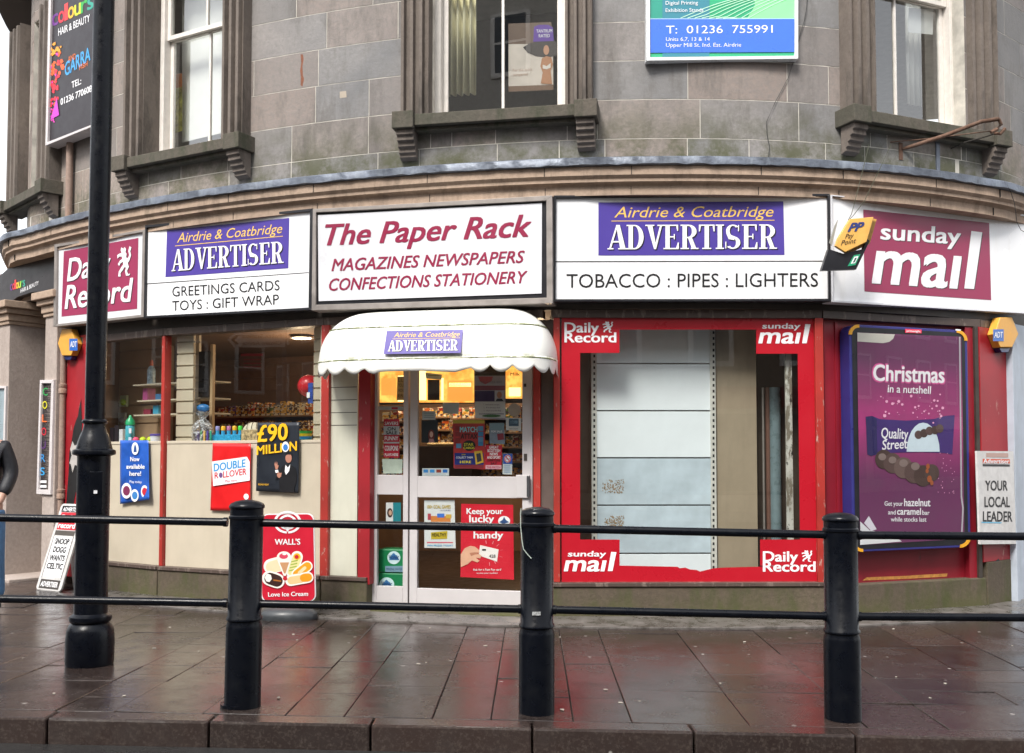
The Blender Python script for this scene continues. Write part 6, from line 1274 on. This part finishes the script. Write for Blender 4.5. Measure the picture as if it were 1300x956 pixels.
t = dp_([(540, 473), (561, 475.5), (560.5, 482), (541, 480.5)], mat("cream_label", (.80, .74, .50), .5), "small cream label at the top left of the door glass"); pr(t, 543, 476, 558, 477, flat("#c0a040")); 
t = dp_([(562, 511), (583, 511), (582, 525.5), (562.5, 525)], pg, "blank pale paper near the top centre of the door glass")
t = dp_([(536, 522), (553, 522), (553, 533), (536, 533)], pg, "pale card above the dark portrait poster on the door"); [pr(t, 538, 524 + i * 2.6, 551, 525 + i * 2.6, flat("#7a8a90")) for i in range(3)]
t = dp_([(535, 533.5), (556, 533.5), (556, 562), (535, 562)], mat("dark_poster", (.012, .015, .02), .4), "dark poster with a red-haired portrait on the left of the door glass")
Q(t, FD, ell(547.5, 553, 4, 7.6, 18), w0 + .002, flat("#6a2018"), "portrait_print"); Q(t, FD, ell(547.6, 551.5, 2.2, 3.9, 16), w0 + .003, flat("#d0a494"), "portrait_print"); Q(t, FD, [(544, 562), (545, 557), (550, 557), (552, 562)], w0 + .0035, flat("#b07a7a"), "portrait_print")
t = dp_(rect(536, 594.5, 570, 604), pg, "strip of card-payment stickers at the bottom left of the upper door glass")
for i, hx in enumerate(("#3a80c0", "#3a8ac8", "#8a3a30", "#2a6ab8")): pr(t, 537.5 + i * 8.2, 596, 543.5 + i * 8.2, 600, flat(hx, .4)); 
pr(t, 540, 601.6, 566, 602.2, flat("#8a98a8"))
# star-card poster
t = dp_([(575, 534), (615.5, 534), (616, 596), (576, 594)], mat("card_red", (.42, .03, .03), .4, nz=.2, ns=14), "busy red and blue collectable-card poster in the middle of the door glass", "poster", "poster")
pr(t, 575, 533.5, 615, 537.5, flat("#b8a83a", .5)); pr(t, 577, 575, 614, 590, flat("#1c2a72", .4)); Rq = random.Random(2)
for (x, y) in ((578, 541), (578, 548), (578, 556), (607, 541), (607, 548), (607, 555), (579, 563), (607, 560)): pr(t, x, y, x + 6.5, y + 6, flat(Rq.choice(["#8a2a2a", "#3a7aa8", "#5a8ab0", "#c8b8a8"]), .4), 2)
tx(t, "MATCH", 584, 548.5, 606, 6.4, flat("#8ad0d8"), 3, .04); tx(t, "ATTAX", 585, 557, 606, 6.2, flat("#2a1a1a"), 3, .04); Q(t, FD, ell(595.5, 565.5, 8.2, 6.6, 20), w0 + .004, flat("#0a1410"), "print"); tx(t, "STAR", 589, 566, 601, 3.4, flat("#d8c83a"), 5, .03); tx(t, "CARDS", 588.4, 570, 602.4, 2.8, flat("#d8c83a"), 5, .03)
pr(t, 586, 576.5, 591, 578, flat("#e8d030")); tx(t, "COLLECT THEM", 579, 582, 600, 2.4, m_wl, 3); tx(t, "HERE", 584, 588, 598, 3, flat("#e8d030"), 3, .03); Q(t, FD, [(602, 573), (612, 572), (614, 587), (604, 590)], w0 + .004, flat("#c8a030"), "print"); Q(t, FD, [(604.5, 576), (610, 575), (611.5, 585), (606, 587)], w0 + .005, flat("#30303a"), "print"); pr(t, 577, 590.2, 614, 595, flat("#7a1e2a"))
# election-style poster
t = dp_([(602, 473), (641, 474), (642, 533), (603, 531)], mat("mauve_paper", (.33, .30, .36), .5, nz=.1), "tall mauve and white poster with a suited man's portrait on the door", "poster", "poster")
pr(t, 602.3, 473.6, 641, 477, m_blk); Q(t, FD, [(607, 478), (626, 478), (624, 484), (616, 488), (609, 484)], w0 + .002, flat("#a83a4c"), "print"); tx(t, "WHO IS YOUR HERO", 610, 486.5, 637, 3, flat("#5a5468"), 3, .01); pr(t, 602.5, 489.5, 641, 495.5, flat("#7a1a34")); pr(t, 602.6, 496, 628, 509.5, flat("#3a2452")); pr(t, 628, 495.7, 640, 509.5, flat("#b8b8c0"), 2); Q(t, FD, ell(634, 501.4, 3.2, 4.4, 16), w0 + .0045, flat("#b07a60"), "portrait_print"); Q(t, FD, [(629, 509.3), (631, 506), (637, 506), (639.6, 509.3)], w0 + .005, m_blk, "portrait_print"); pr(t, 603, 510, 641.3, 530.5, pw)
for i, s in enumerate(("1.  nominations are open", "2.  fill in the entry form", "3.  return it to this shop")): tx(t, s, 614, 514.5 + i * 3.8, 634 + i, 1.9, flat("#4a3a6a"), 3, 0)
pr(t, 608, 525, 640, 526, flat("#3a2a6a")); Q(t, FD, ell(624, 528, 12, 1.8, 20), w0 + .004, flat("#3a6a3a"), "print")
t = dp_(ell(653, 520.5, 8.2, 8.4, 26), mat("round_sticker", (.42, .33, .26), .5), "round buff sticker near the right edge of the door glass") if 0 else None
p = FD.px(653, 529, w0); t = tag(Q(None, FD, ell(653, 520.5, 8.2, 8.4, 26), w0, mat("round_sticker", (.42, .34, .28), .5), "round_sticker", .001), "round buff sticker near the right edge of the door glass", "sticker")
t = dp_([(642, 530), (662, 531), (661.5, 547), (642.5, 546)], pw, "white notice with a small blue photograph, under the round sticker"); pr(t, 646, 531.5, 658.5, 541, flat("#3a5870", .4)); pr(t, 648, 534, 657, 538, flat("#8ab0c8")); tx(t, "notice board", 646, 545, 657, 1.8, flat("#555560"), 2, 0)
t = dp_([(621, 537), (640, 537), (641, 564), (621.5, 563)], mat("blue_grey_leaflet", (.22, .26, .33), .5, nz=.2, ns=14), "blue-grey leaflet with a red car picture beside the collectable-card poster"); pr(t, 622, 537.3, 640, 546, flat("#7a9098")); Q(t, FD, [(631, 551), (639, 550), (640, 558), (632, 559)], w0 + .003, flat("#8a2c3c"), "print"); tx(t, "FOR SALE", 623.5, 549, 637.5, 2.4, m_wl, 3)
t = dp_([(616.5, 565), (637.5, 565), (636.5, 596), (616, 595.5)], pred, "red poster in white capitals about news and sport, low on the door glass", "poster", "poster")
for i, s in enumerate(("GREAT", "SCOTTISH", "NEWS", "AND SPORT")): tx(t, s, (621, 619, 622, 618.5)[i], 569.5 + i * 4.3, (633, 635, 632, 635.6)[i], 3.4, m_wl, 2, .035)
tx(t, "EVERYONE", 619, 586, 635, 2.9, m_blk, 2, .03); tx(t, "SAY", 623, 589.6, 631, 2.6, m_blk, 2, .03); pr(t, 616.4, 590.5, 636.6, 595.4, flat("#d8a8b4")); tx(t, "THE MATCH", 618, 594.4, 635, 2.4, flat("#b81e3a"), 3, .02)
t = dp_([(638.5, 576), (650.5, 576), (650, 602.5), (638, 602)], pg, "blue and white no-smoking sticker low on the door glass"); pr(t, 638.6, 576.2, 650.4, 589, flat("#1c4aa0", .4)); Q(t, FD, ell(644.5, 582.5, 4.4, 5, 20), w0 + .003, m_wl, "print"); Q(t, FD, ell(644.5, 582.5, 3.3, 3.9, 20), w0 + .0036, flat("#d0d8e0"), "print"); ring(FD, 644.5, 582.5, 4.2, 3.2, 0, 360, w0 + .0045, flat("#c02a34"), t, 24, 1.1, "print"); Q(t, FD, [(641.6, 579.6), (642.6, 579), (647.6, 585.6), (646.6, 586.2)], w0 + .005, flat("#c02a34"), "print"); pr(t, 641.5, 582, 647.5, 583.2, m_blk, 3)
for i in range(4): pr(t, 640, 591 + i * 2.6, 648, 592 + i * 2.6, flat("#6a88b0"))
# lower glass
t = dp_([(538.5, 635), (577, 634.5), (578.5, 696), (538.8, 695.5)], pw, "white games poster with a yellow Healthy slogan on the lower door glass", "poster", "poster")
tx(t, "100+ GOAL GAMES", 542.5, 645.5, 572, 4.2, flat("#b89a1e"), 2, .03); tx(t, "ON YOUR BIKE", 559, 649, 572, 2, flat("#6a6a8a"), 2, 0); pr(t, 547, 655, 572, 662.5, flat("#c87a3a")); pr(t, 555, 652, 564, 657, flat("#3a6ac0"), 2); pr(t, 543, 652, 547, 660, flat("#a83a4a"), 2); pr(t, 566, 653, 573, 658, flat("#c8a040"), 2)
Q(t, FD, [(547, 676), (568, 674), (567.6, 684), (547.4, 684.5)], w0 + .002, flat("#b8a020"), "print"); tx(t, "HEALTHY", 548.5, 681, 566.5, 4.2, flat("#2a2410"), 3, .03); pr(t, 542, 688, 575, 689.5, flat("#c85a6a")); tx(t, "WIN PRIZES TODAY", 542, 693.6, 575, 2.2, flat("#3aa0d0"), 2, .02)
t = dp_([(585.5, 639.5), (651.5, 641), (652.5, 736), (584.5, 732.5)], mat("lucky_red", (.60, .012, .03), .4, nz=.08, ns=6), "large red poster saying Keep your lucky numbers handy, low on the door", "poster", "poster")
tx(t, "Keep your", 592.5, 652.5, 638.5, 7.2, m_wl, 2, .034); tx(t, "lucky", 596, 663, 627, 9, m_wl, 2, .034); tx(t, "numbers", 596, 672.5, 640, 7, m_wl, 2, .034); tx(t, "handy", 601.5, 683.5, 638.5, 8.6, m_wl, 2, .034); Q(t, FD, ell(640, 661.5, 7.6, 6.4, 22), w0 + .0022, m_wl, "badge_print"); Q(t, FD, [(633.5, 663), (638, 660), (640, 656), (642, 660), (646.5, 663), (641, 664.5), (638, 664.5)], w0 + .0035, flat("#2a4a7c"), "badge_print")
Q(t, FD, [(609.5, 692), (633, 697.5), (631, 713), (607.5, 705)], w0 + .003, flat("#e8e0dc"), "ticket_print"); pr(t, 612, 697, 617, 699, m_blk, 4); tx(t, "428", 621, 708, 629, 4, flat("#4a4444"), 4, .02)
Q(t, FD, [(584.8, 704), (590, 696), (597, 693), (603, 694), (608, 698), (609, 702), (604, 701), (611, 705), (610, 709), (604, 708), (609, 712), (606, 714), (599, 711.5), (594, 716), (585, 720)], w0 + .0045, flat("#dca88c"), "hand_print"); Q(t, FD, [(596, 702), (603, 701), (609, 703.4), (603, 704), (598, 706)], w0 + .0052, flat("#b87a60"), "hand_print")
for a0 in (100, 70, 45, 15, -20, -60, -85): a = rad(a0); cx, cy = 620, 702; Q(t, FD, [(cx + 15 * math.cos(a) - .4, cy - 12 * math.sin(a)), (cx + 15 * math.cos(a) + .4, cy - 12 * math.sin(a)), (cx + 19 * math.cos(a) + .4, cy - 16 * math.sin(a)), (cx + 19 * math.cos(a) - .4, cy - 16 * math.sin(a))], w0 + .003, flat("#e8a0a8"), "print")
tx(t, "Ask for a Fast Pay card", 600.5, 724.4, 636, 2.6, m_wl, 2, .015); tx(t, "to save your numbers", 605, 728.4, 632, 1.9, m_wl, 2, .01)
# water packs behind the side light
fV = Fr((FD.o - FD.N * .12)[:2], (FD.o - FD.N * .12 + FD.U)[:2])
m_vg = mat("pack_green", (.01, .22, .08), .35, nz=.2, ns=8)
zt = fV.uv(496, 697, 0)[1]; zm = fV.uv(496, 727, 0)[1]; zb_ = fV.uv(496, 760, 0)[1]
for (z0, z1, lb, lf) in ((zb_, zm - .003, "lower green water pack standing inside the side light", 0), (zm, zt, "upper green water pack stacked inside the side light", 1)):
    a = fV.p(fV.uv(496, 740, 0)[0], z0, -.1); t = thing("water_pack", a, lb, "water pack", "green water packs inside the side light"); b = MB(); b.box(fV, fV.uv(480, 740, 0)[0], fV.uv(514, 740, 0)[0], z0, z1, -.2, 0); b.build("wrapping", m_vg, t, bevel=.012)
    y = 708 if lf else 742; x = 500 if lf else 491
    Q(t, fV, ell(x, y, 8.3 if lf else 9.5, 8.3 if lf else 9, 24), .003, flat("#cfe6ec"), "label_print"); Q(t, fV, [(x - 6, y + 3), (x - 2, y - 5), (x, y - 6), (x + 4, y - 2), (x + 7, y + 3)], .0042, flat("#3a78b0"), "label_print"); T(t, fV, "Volvic", x - 6.5, y + 2, x + 6.5, y + 2, 5.5, .0055, flat("#10306a"), .03, .1)
    if lf: Q(t, fV, rect(489, 718.5, 512, 726), .003, flat("#7a9ab0"), "label_print"); T(t, fV, "MINERAL WATER", 490.5, 724, 510.5, 724, 3, .0042, flat("#2a4a6a"), .01)
# ------------------------------------------------------------------ upstairs window things
def winthing(fr, q, w, m, name, lb, cat, th=.01): o = Q(None, fr, q, w, m, name, th); return tag(o, lb, cat)
m_bl = mat("white_blind", (.78, .77, .74), .7, nz=.03); m_ct = mat("cream_curtain", (.74, .69, .48), .7, nz=.06)
def curtain(fr, x0, x1, y0, y1, w, m, lb, n=6, amp=.03):
    b = MB(); K = n * 8; pr_ = []
    for i in range(K + 1): x = x0 + (x1 - x0) * i / K; u = fr.uv(x, 90, w)[0]; pr_.append((u, w + amp * math.sin(i / 8 * 2 * math.pi)))
    za = fr.uv(x0, y0, w)[1]; zb = fr.uv(x0, y1, w)[1]
    for u, ww in pr_: b.v += [fr.p(u, zb, ww), fr.p(u, za, ww)]
    b.f = [(2 * i, 2 * i + 2, 2 * i + 3, 2 * i + 1) for i in range(K)]
    o = b.build("curtain", m, None, smooth=True); o.modifiers.new("t", 'SOLIDIFY').thickness = .004; return tag(o, lb, "curtain")
curtain(FW2, 563, 604, -60, 122, -.30, m_ct, "cream curtain behind the left half of the middle upper window", 5, .035)
winthing(FW1, [(231, -40), (293, -60), (293, 166), (231, 181)], -.38, m_bl, "window_blind", "plain white blind behind the left upper window", "blind")
curtain(FW3, 1150, 1170, -60, 132, -.40, m_bl, "white curtain behind the right pane of the right upper window", 3, .02)
winthing(FW3, [(1154, 10), (1185, 12), (1184, 44), (1153, 41)], -.22, pw, "paper_notice", "white sheet of paper taped inside the right upper window", "notice", .001)
winthing(FW1, [(219, 95), (231, 93), (231, 110), (219, 113)], -.30, flat("#b8703a", .5), "wall_card", "small orange card above the patterned panel in the left upper window", "card", .001)
winthing(FW1, [(219, 112), (231, 109), (231, 166), (219, 170)], -.32, mat("patterned_yellow", (.42, .40, .10), .5, nz=.7, ns=18), "patterned_panel", "yellow-green patterned panel inside the left upper window", "panel", .004)
# beauty poster behind the middle window
t = poster("poster", FW2, [(645.5, 56), (702, 56), (702.5, 114), (645.5, 116.5)], -.25, mat("beauty_paper", (.62, .54, .48), .45, nz=.1, ns=5), "beauty poster of a woman in a huge hat behind the middle upper window", "poster")
fw_ = FW2; wq = -.25
Q(t, fw_, [(645.5, 109.5), (702.4, 107.5), (702.5, 114), (645.5, 116.5)], wq + .002, flat("#6a4a30"), "print"); Q(t, fw_, [(645, 30), (700, 28), (702, 56), (645.5, 56)], wq - .004, mat("brown_paper", (.14, .08, .05), .5), "paper_sheet")
Q(t, fw_, [(664, 60), (672, 55), (690, 51.5), (704, 52), (713, 57), (716, 64), (708, 70), (695, 73), (680, 71), (670, 67)], wq + .003, flat("#2a1a16"), "print"); Q(t, fw_, [(677, 53), (678, 34), (684, 31.5), (696, 31.5), (702, 35), (703, 52)], wq + .004, flat("#5a2a9a", .4), "print"); Q(t, fw_, ell(693.5, 63.5, 3.6, 6.2, 18), wq + .005, flat("#c08a6a"), "portrait_print"); Q(t, fw_, [(688, 74), (693.5, 71), (700, 73), (702, 82), (699, 90), (701, 107), (686.5, 106), (689, 92), (686, 84)], wq + .0045, flat("#b07850"), "portrait_print"); Q(t, fw_, [(689, 82), (694, 84), (699, 80), (699, 86), (694, 88), (689, 87)], wq + .0055, flat("#d8d0c8"), "portrait_print")
T(t, fw_, "TANTRUM", 681, 41.5, 701, 41, 4, wq + .006, m_wl, .015); T(t, fw_, "RATED", 684, 47.6, 698, 47.2, 4, wq + .006, m_wl, .015); T(t, fw_, "For the quick", 651, 91, 676, 89.6, 3.4, wq + .003, flat("#b09080"), .0); T(t, fw_, "tempered", 651, 96.5, 670, 95.6, 3.4, wq + .003, flat("#b09080"), .0)
# ------------------------------------------------------------------ the man at the left edge
def skin(name, pts, edges, m, parent, sub=2, root=0):
    xs = [p[0] for p in pts]; L_ = Vector(pts[root][:3]); me = bpy.data.meshes.new(name); me.from_pydata([tuple(Vector(p[:3]) - L_) for p in pts], edges, []); me.materials.append(m)
    o = bpy.data.objects.new(name, me); C.objects.link(o); put(o, L_, parent)
    sk_ = o.modifiers.new("skin", 'SKIN'); sk_.use_smooth_shade = True; ly = me.skin_vertices[0] if me.skin_vertices else None
    if ly is None:
        at_ = me.attributes.new("x", 'FLOAT', 'POINT')
    for i, p in enumerate(pts): me.skin_vertices[0].data[i].radius = (p[3], p[4] if len(p) > 4 else p[3]); me.skin_vertices[0].data[i].use_root = (i == root)
    sb = o.modifiers.new("sub", 'SUBSURF'); sb.levels = sub; sb.render_levels = sub; return o
YM = 8.7; xm = aty(-22, 640, YM).x
M0 = Vector((xm, YM, 0)); PN = thing("person", M0, "man in dark jacket and blue jeans standing at the photo's left edge", "person")
m_sk = mat("skin", (.46, .27, .20), .5, nz=.06); m_jk = mat("black_jacket", (.012, .013, .018), .6, nz=.2, ns=6, bump=.3); m_jn = mat("blue_jeans", (.07, .17, .33), .75, nz=.25, ns=8, bump=.4); m_sh = mat("dark_shoe", (.01, .015, .03), .5)
def V_(x, y, z, r, r2=None): return (xm + x, YM + y, z, r, r2 or r)
body = [V_(0, 0, .98, .13, .10), V_(0, 0, 1.2, .14, .10), V_(0, 0, 1.42, .15, .09), V_(0, 0, 1.53, .055), V_(0, -.01, 1.60, .055), V_(.0, -.02, 1.68, .078, .085), V_(0, -.01, 1.76, .07, .08),
        V_(.19, 0, 1.44, .055), V_(.225, .03, 1.20, .042), V_(.20, -.08, .98, .034), V_(.19, -.12, .93, .030), V_(-.19, 0, 1.44, .055), V_(-.25, .03, 1.20, .042), V_(-.22, -.08, .98, .034), V_(-.19, -.12, .93, .030),
        V_(.10, 0, .90, .085), V_(.11, -.01, .50, .06), V_(.115, .02, .12, .045), V_(.13, -.08, .06, .035), V_(-.10, 0, .90, .085), V_(-.11, -.01, .50, .06), V_(-.115, .02, .12, .045), V_(-.13, -.08, .06, .035)]
skin("body", body, [(0, 1), (1, 2), (2, 3), (3, 4), (4, 5), (5, 6), (2, 7), (7, 8), (8, 9), (9, 10), (2, 11), (11, 12), (12, 13), (13, 14), (0, 15), (15, 16), (16, 17), (17, 18), (0, 19), (19, 20), (20, 21), (21, 22)], m_sk, PN)
jk = [V_(0, 0, .84, .175, .12), V_(0, 0, 1.1, .155, .115), V_(0, 0, 1.34, .165, .11), V_(0, 0, 1.46, .11, .085), V_(0, 0, 1.545, .062, .062), V_(.185, 0, 1.425, .074), V_(.235, .035, 1.20, .066), V_(.205, -.07, 1.0, .056), V_(-.205, 0, 1.43, .082), V_(-.275, .035, 1.20, .072), V_(-.235, -.07, 1.0, .058)]
skin("jacket", jk, [(0, 1), (1, 2), (2, 3), (3, 4), (2, 5), (5, 6), (6, 7), (2, 8), (8, 9), (9, 10)], m_jk, PN)
jn = [V_(0, 0, .95, .15, .12), V_(.10, 0, .82, .105), V_(.115, -.01, .50, .088), V_(.125, .02, .10, .075), V_(-.10, 0, .82, .105), V_(-.115, -.01, .50, .088), V_(-.125, .02, .10, .075)]
skin("jeans", jn, [(0, 1), (1, 2), (2, 3), (0, 4), (4, 5), (5, 6)], m_jn, PN)
for sx in (1, -1):
    skin("shoe", [V_(sx * .125, .04, .055, .05), V_(sx * .14, -.06, .05, .048, .042), V_(sx * .155, -.17, .04, .042, .034)], [(0, 1), (1, 2)], m_sh, PN)
    for k_ in range(5):
        if k_ == 4: skin("finger", [V_(sx * .18, -.125, .95, .012), V_(sx * .155, -.15, .925, .011), V_(sx * .145, -.16, .90, .009)], [(0, 1), (1, 2)], m_sk, PN)
        else: skin("finger", [V_(sx * (.205 - k_ * .006), -.10 - k_ * .016, .94, .011), V_(sx * (.20 - k_ * .008), -.115 - k_ * .017, .90, .010), V_(sx * (.185 - k_ * .008), -.12 - k_ * .016, .865 + k_ * .004, .008)], [(0, 1), (1, 2)], m_sk, PN)
MB().ball(Vector((xm, YM - .0, 1.765)), .098, 20, 12, (.92, 1.08, .72)).build("cap", m_jk, PN, smooth=True)
skin("nose", [V_(0, -.10, 1.70, .012), V_(0, -.115, 1.675, .014)], [(0, 1)], m_sk, PN, 1)
for sx in (1, -1): MB().ball(Vector((xm + sx * .085, YM, 1.685)), .028, 12, 8, (.4, .7, 1.1)).build("ear", m_sk, PN, smooth=True); MB().ball(Vector((xm + sx * .032, YM - .098, 1.71)), .011, 10, 8).build("eye", mat("eye_dark", (.04, .03, .03), .2), PN, smooth=True)
b = MB(); b.wbox(xm - .022, xm + .022, YM - .112, YM - .10, 1.636, 1.644); b.build("mouth", mat("lips", (.35, .14, .12), .5), PN, bevel=.002)
# ------------------------------------------------------------------ across the road (only seen mirrored in the glass)
def terrace(x0, x1, yf, h, m, lb, seed, wm):
    R_ = random.Random(seed); t = thing("terraced_building", ((x0 + x1) / 2, yf, 0), lb, "building", "buildings across the road")
    b = MB(); b.wbox(x0, x1, yf - 6, yf, -.2, h); b.build("wall", m, t); b = MB(); b.wbox(x0, x1, yf - 6, yf + .25, h, h + .25); b.build("cornice", m_corn, t, bevel=.03)
    b = MB(); b.prism([Vector((x0, yf, h + .26)), Vector((x0, yf - 6, h + .26)), Vector((x0, yf - 3, h + 2.2))], Vector((x1 - x0, 0, 0))); b.build("roof", mat("slate", (.06, .06, .07), .7), t)
    n = int((x1 - x0) / 2.4)
    for i in range(n):
        xc = x0 + (i + .5) * (x1 - x0) / n
        for z in [3.9 + 2.9 * k for k in range(int((h - 4) / 2.9) + 1)]:
            if z + 1.9 > h: continue
            b = MB(); b.wbox(xc - .62, xc + .62, yf + .001, yf + .07, z - .1, z + 1.85); wf = b.build("window", m_white, t, bevel=.01); b = MB(); b.wbox(xc - .48, xc + .48, yf + .071, yf + .075, z + .05, z + .9); b.wbox(xc - .48, xc + .48, yf + .071, yf + .075, z + .97, z + 1.75); b.build("pane", mat("far_pane", (.05, .06, .07), .1), wf)
    for i in range(max(1, n // 2)):
        xa = x0 + .4 + i * (x1 - x0 - .4) / max(1, n // 2); xb = xa + (x1 - x0) / max(1, n // 2) - .7; b = MB(); b.wbox(xa, xb, yf + .001, yf + .06, .4, 2.5); wf = b.build("shop_window", mat("far_shop", (.04, .035, .03), .15), t); b = MB(); b.wbox(xa, xb, yf + .001, yf + .14, 2.65, 3.25); b.build("shop_sign", flat(R_.choice(["#30405c", "#7a2a2a", "#d8d0c0", "#2f5a48"]), .4), t, bevel=.01)
    return t
m_t1 = stone("opposite_sandstone", (.36, .28, .21), (.30, .24, .18), attr=False); m_t2 = mat("opposite_render", (.50, .47, .42), .8)
terrace(-140, -14.1, -10.2, 10.5, m_t1, "three-storey sandstone terrace across the road, left of the tall pale building", 1, 0)
terrace(-14, 2.2, -10.2, 16.5, m_t2, "tall pale rendered building across the road facing the shop", 2, 0)
terrace(2.3, 45, -10.2, 9.6, m_t1, "three-storey sandstone terrace across the road, right of the tall pale building", 3, 0)
tt_ = terrace(-12, 12, 0, 10, m_t1, "sandstone block closing the street far to the left, beyond the photo", 5, 0)
tt_.location = (-30, 6, 0); tt_.rotation_euler = (0, 0, rad(-90))  # added unseen block; keeps bright sky from reflecting in the left shop window
# fingerpost whose back-to-front image shows in the left window
n_ = FL2.N; o_ = FL2.p(0, 0, -.02)
def refl(P): return P - n_ * (2 * (P - o_).dot(n_))
vl = aty(289, 421, 17.5); vr = aty(362, 424, 17.5); vlb = aty(289, 440.5, 17.5)
A = refl(vr); B_ = refl(vl); zt_ = vl.z; zb2 = vlb.z
fS = Fr(A[:2], B_[:2]); 
FPo = thing("direction_sign", ((A.x + B_.x) / 2, (A.y + B_.y) / 2, 0), "white arrow direction sign for the police station, mirrored in the left shop window", "road sign")
L2 = fS.L; b = MB(); h_ = zt_ - zb2
b.prism([fS.p(u, v, -.02) for u, v in ((0, zb2), (L2 * .88, zb2), (L2, (zt_ + zb2) / 2), (L2 * .88, zt_), (0, zt_))], fS.N * .02); b.build("panel", mat("road_sign_white", (.78, .74, .70), .4), FPo)
for k_, (s, hh) in enumerate((("Police Station", .60), ("Citizens Advice", .14))):
    vs, fs = textmesh(s, .01); X = [v[0] for v in vs]; b = MB(); b.v = [fS.p(L2 * .06 + L2 * .68 * (v[0] - min(X)) / (max(X) - min(X)), zb2 + h_ * (hh + .26 * v[1] / CAPH), .003) for v in vs]; b.f = list(fs); b.build("lettering", m_blk, FPo)
b = MB(); b.poly([fS.p(L2 * .80, zb2 + h_ * .2, .003), fS.p(L2 * .86, zb2 + h_ * .2, .003), fS.p(L2 * .94, zb2 + h_ * .5, .003), fS.p(L2 * .86, zb2 + h_ * .8, .003), fS.p(L2 * .80, zb2 + h_ * .8, .003), fS.p(L2 * .88, zb2 + h_ * .5, .003)]); b.build("arrow", m_blk, FPo)
pc = fS.p(L2 * .02, 0, -.06); MB().tube([(pc.x, pc.y, -.15), (pc.x, pc.y, zt_ + .1)], .04, 12).build("pole", m_gf, FPo, smooth=True)
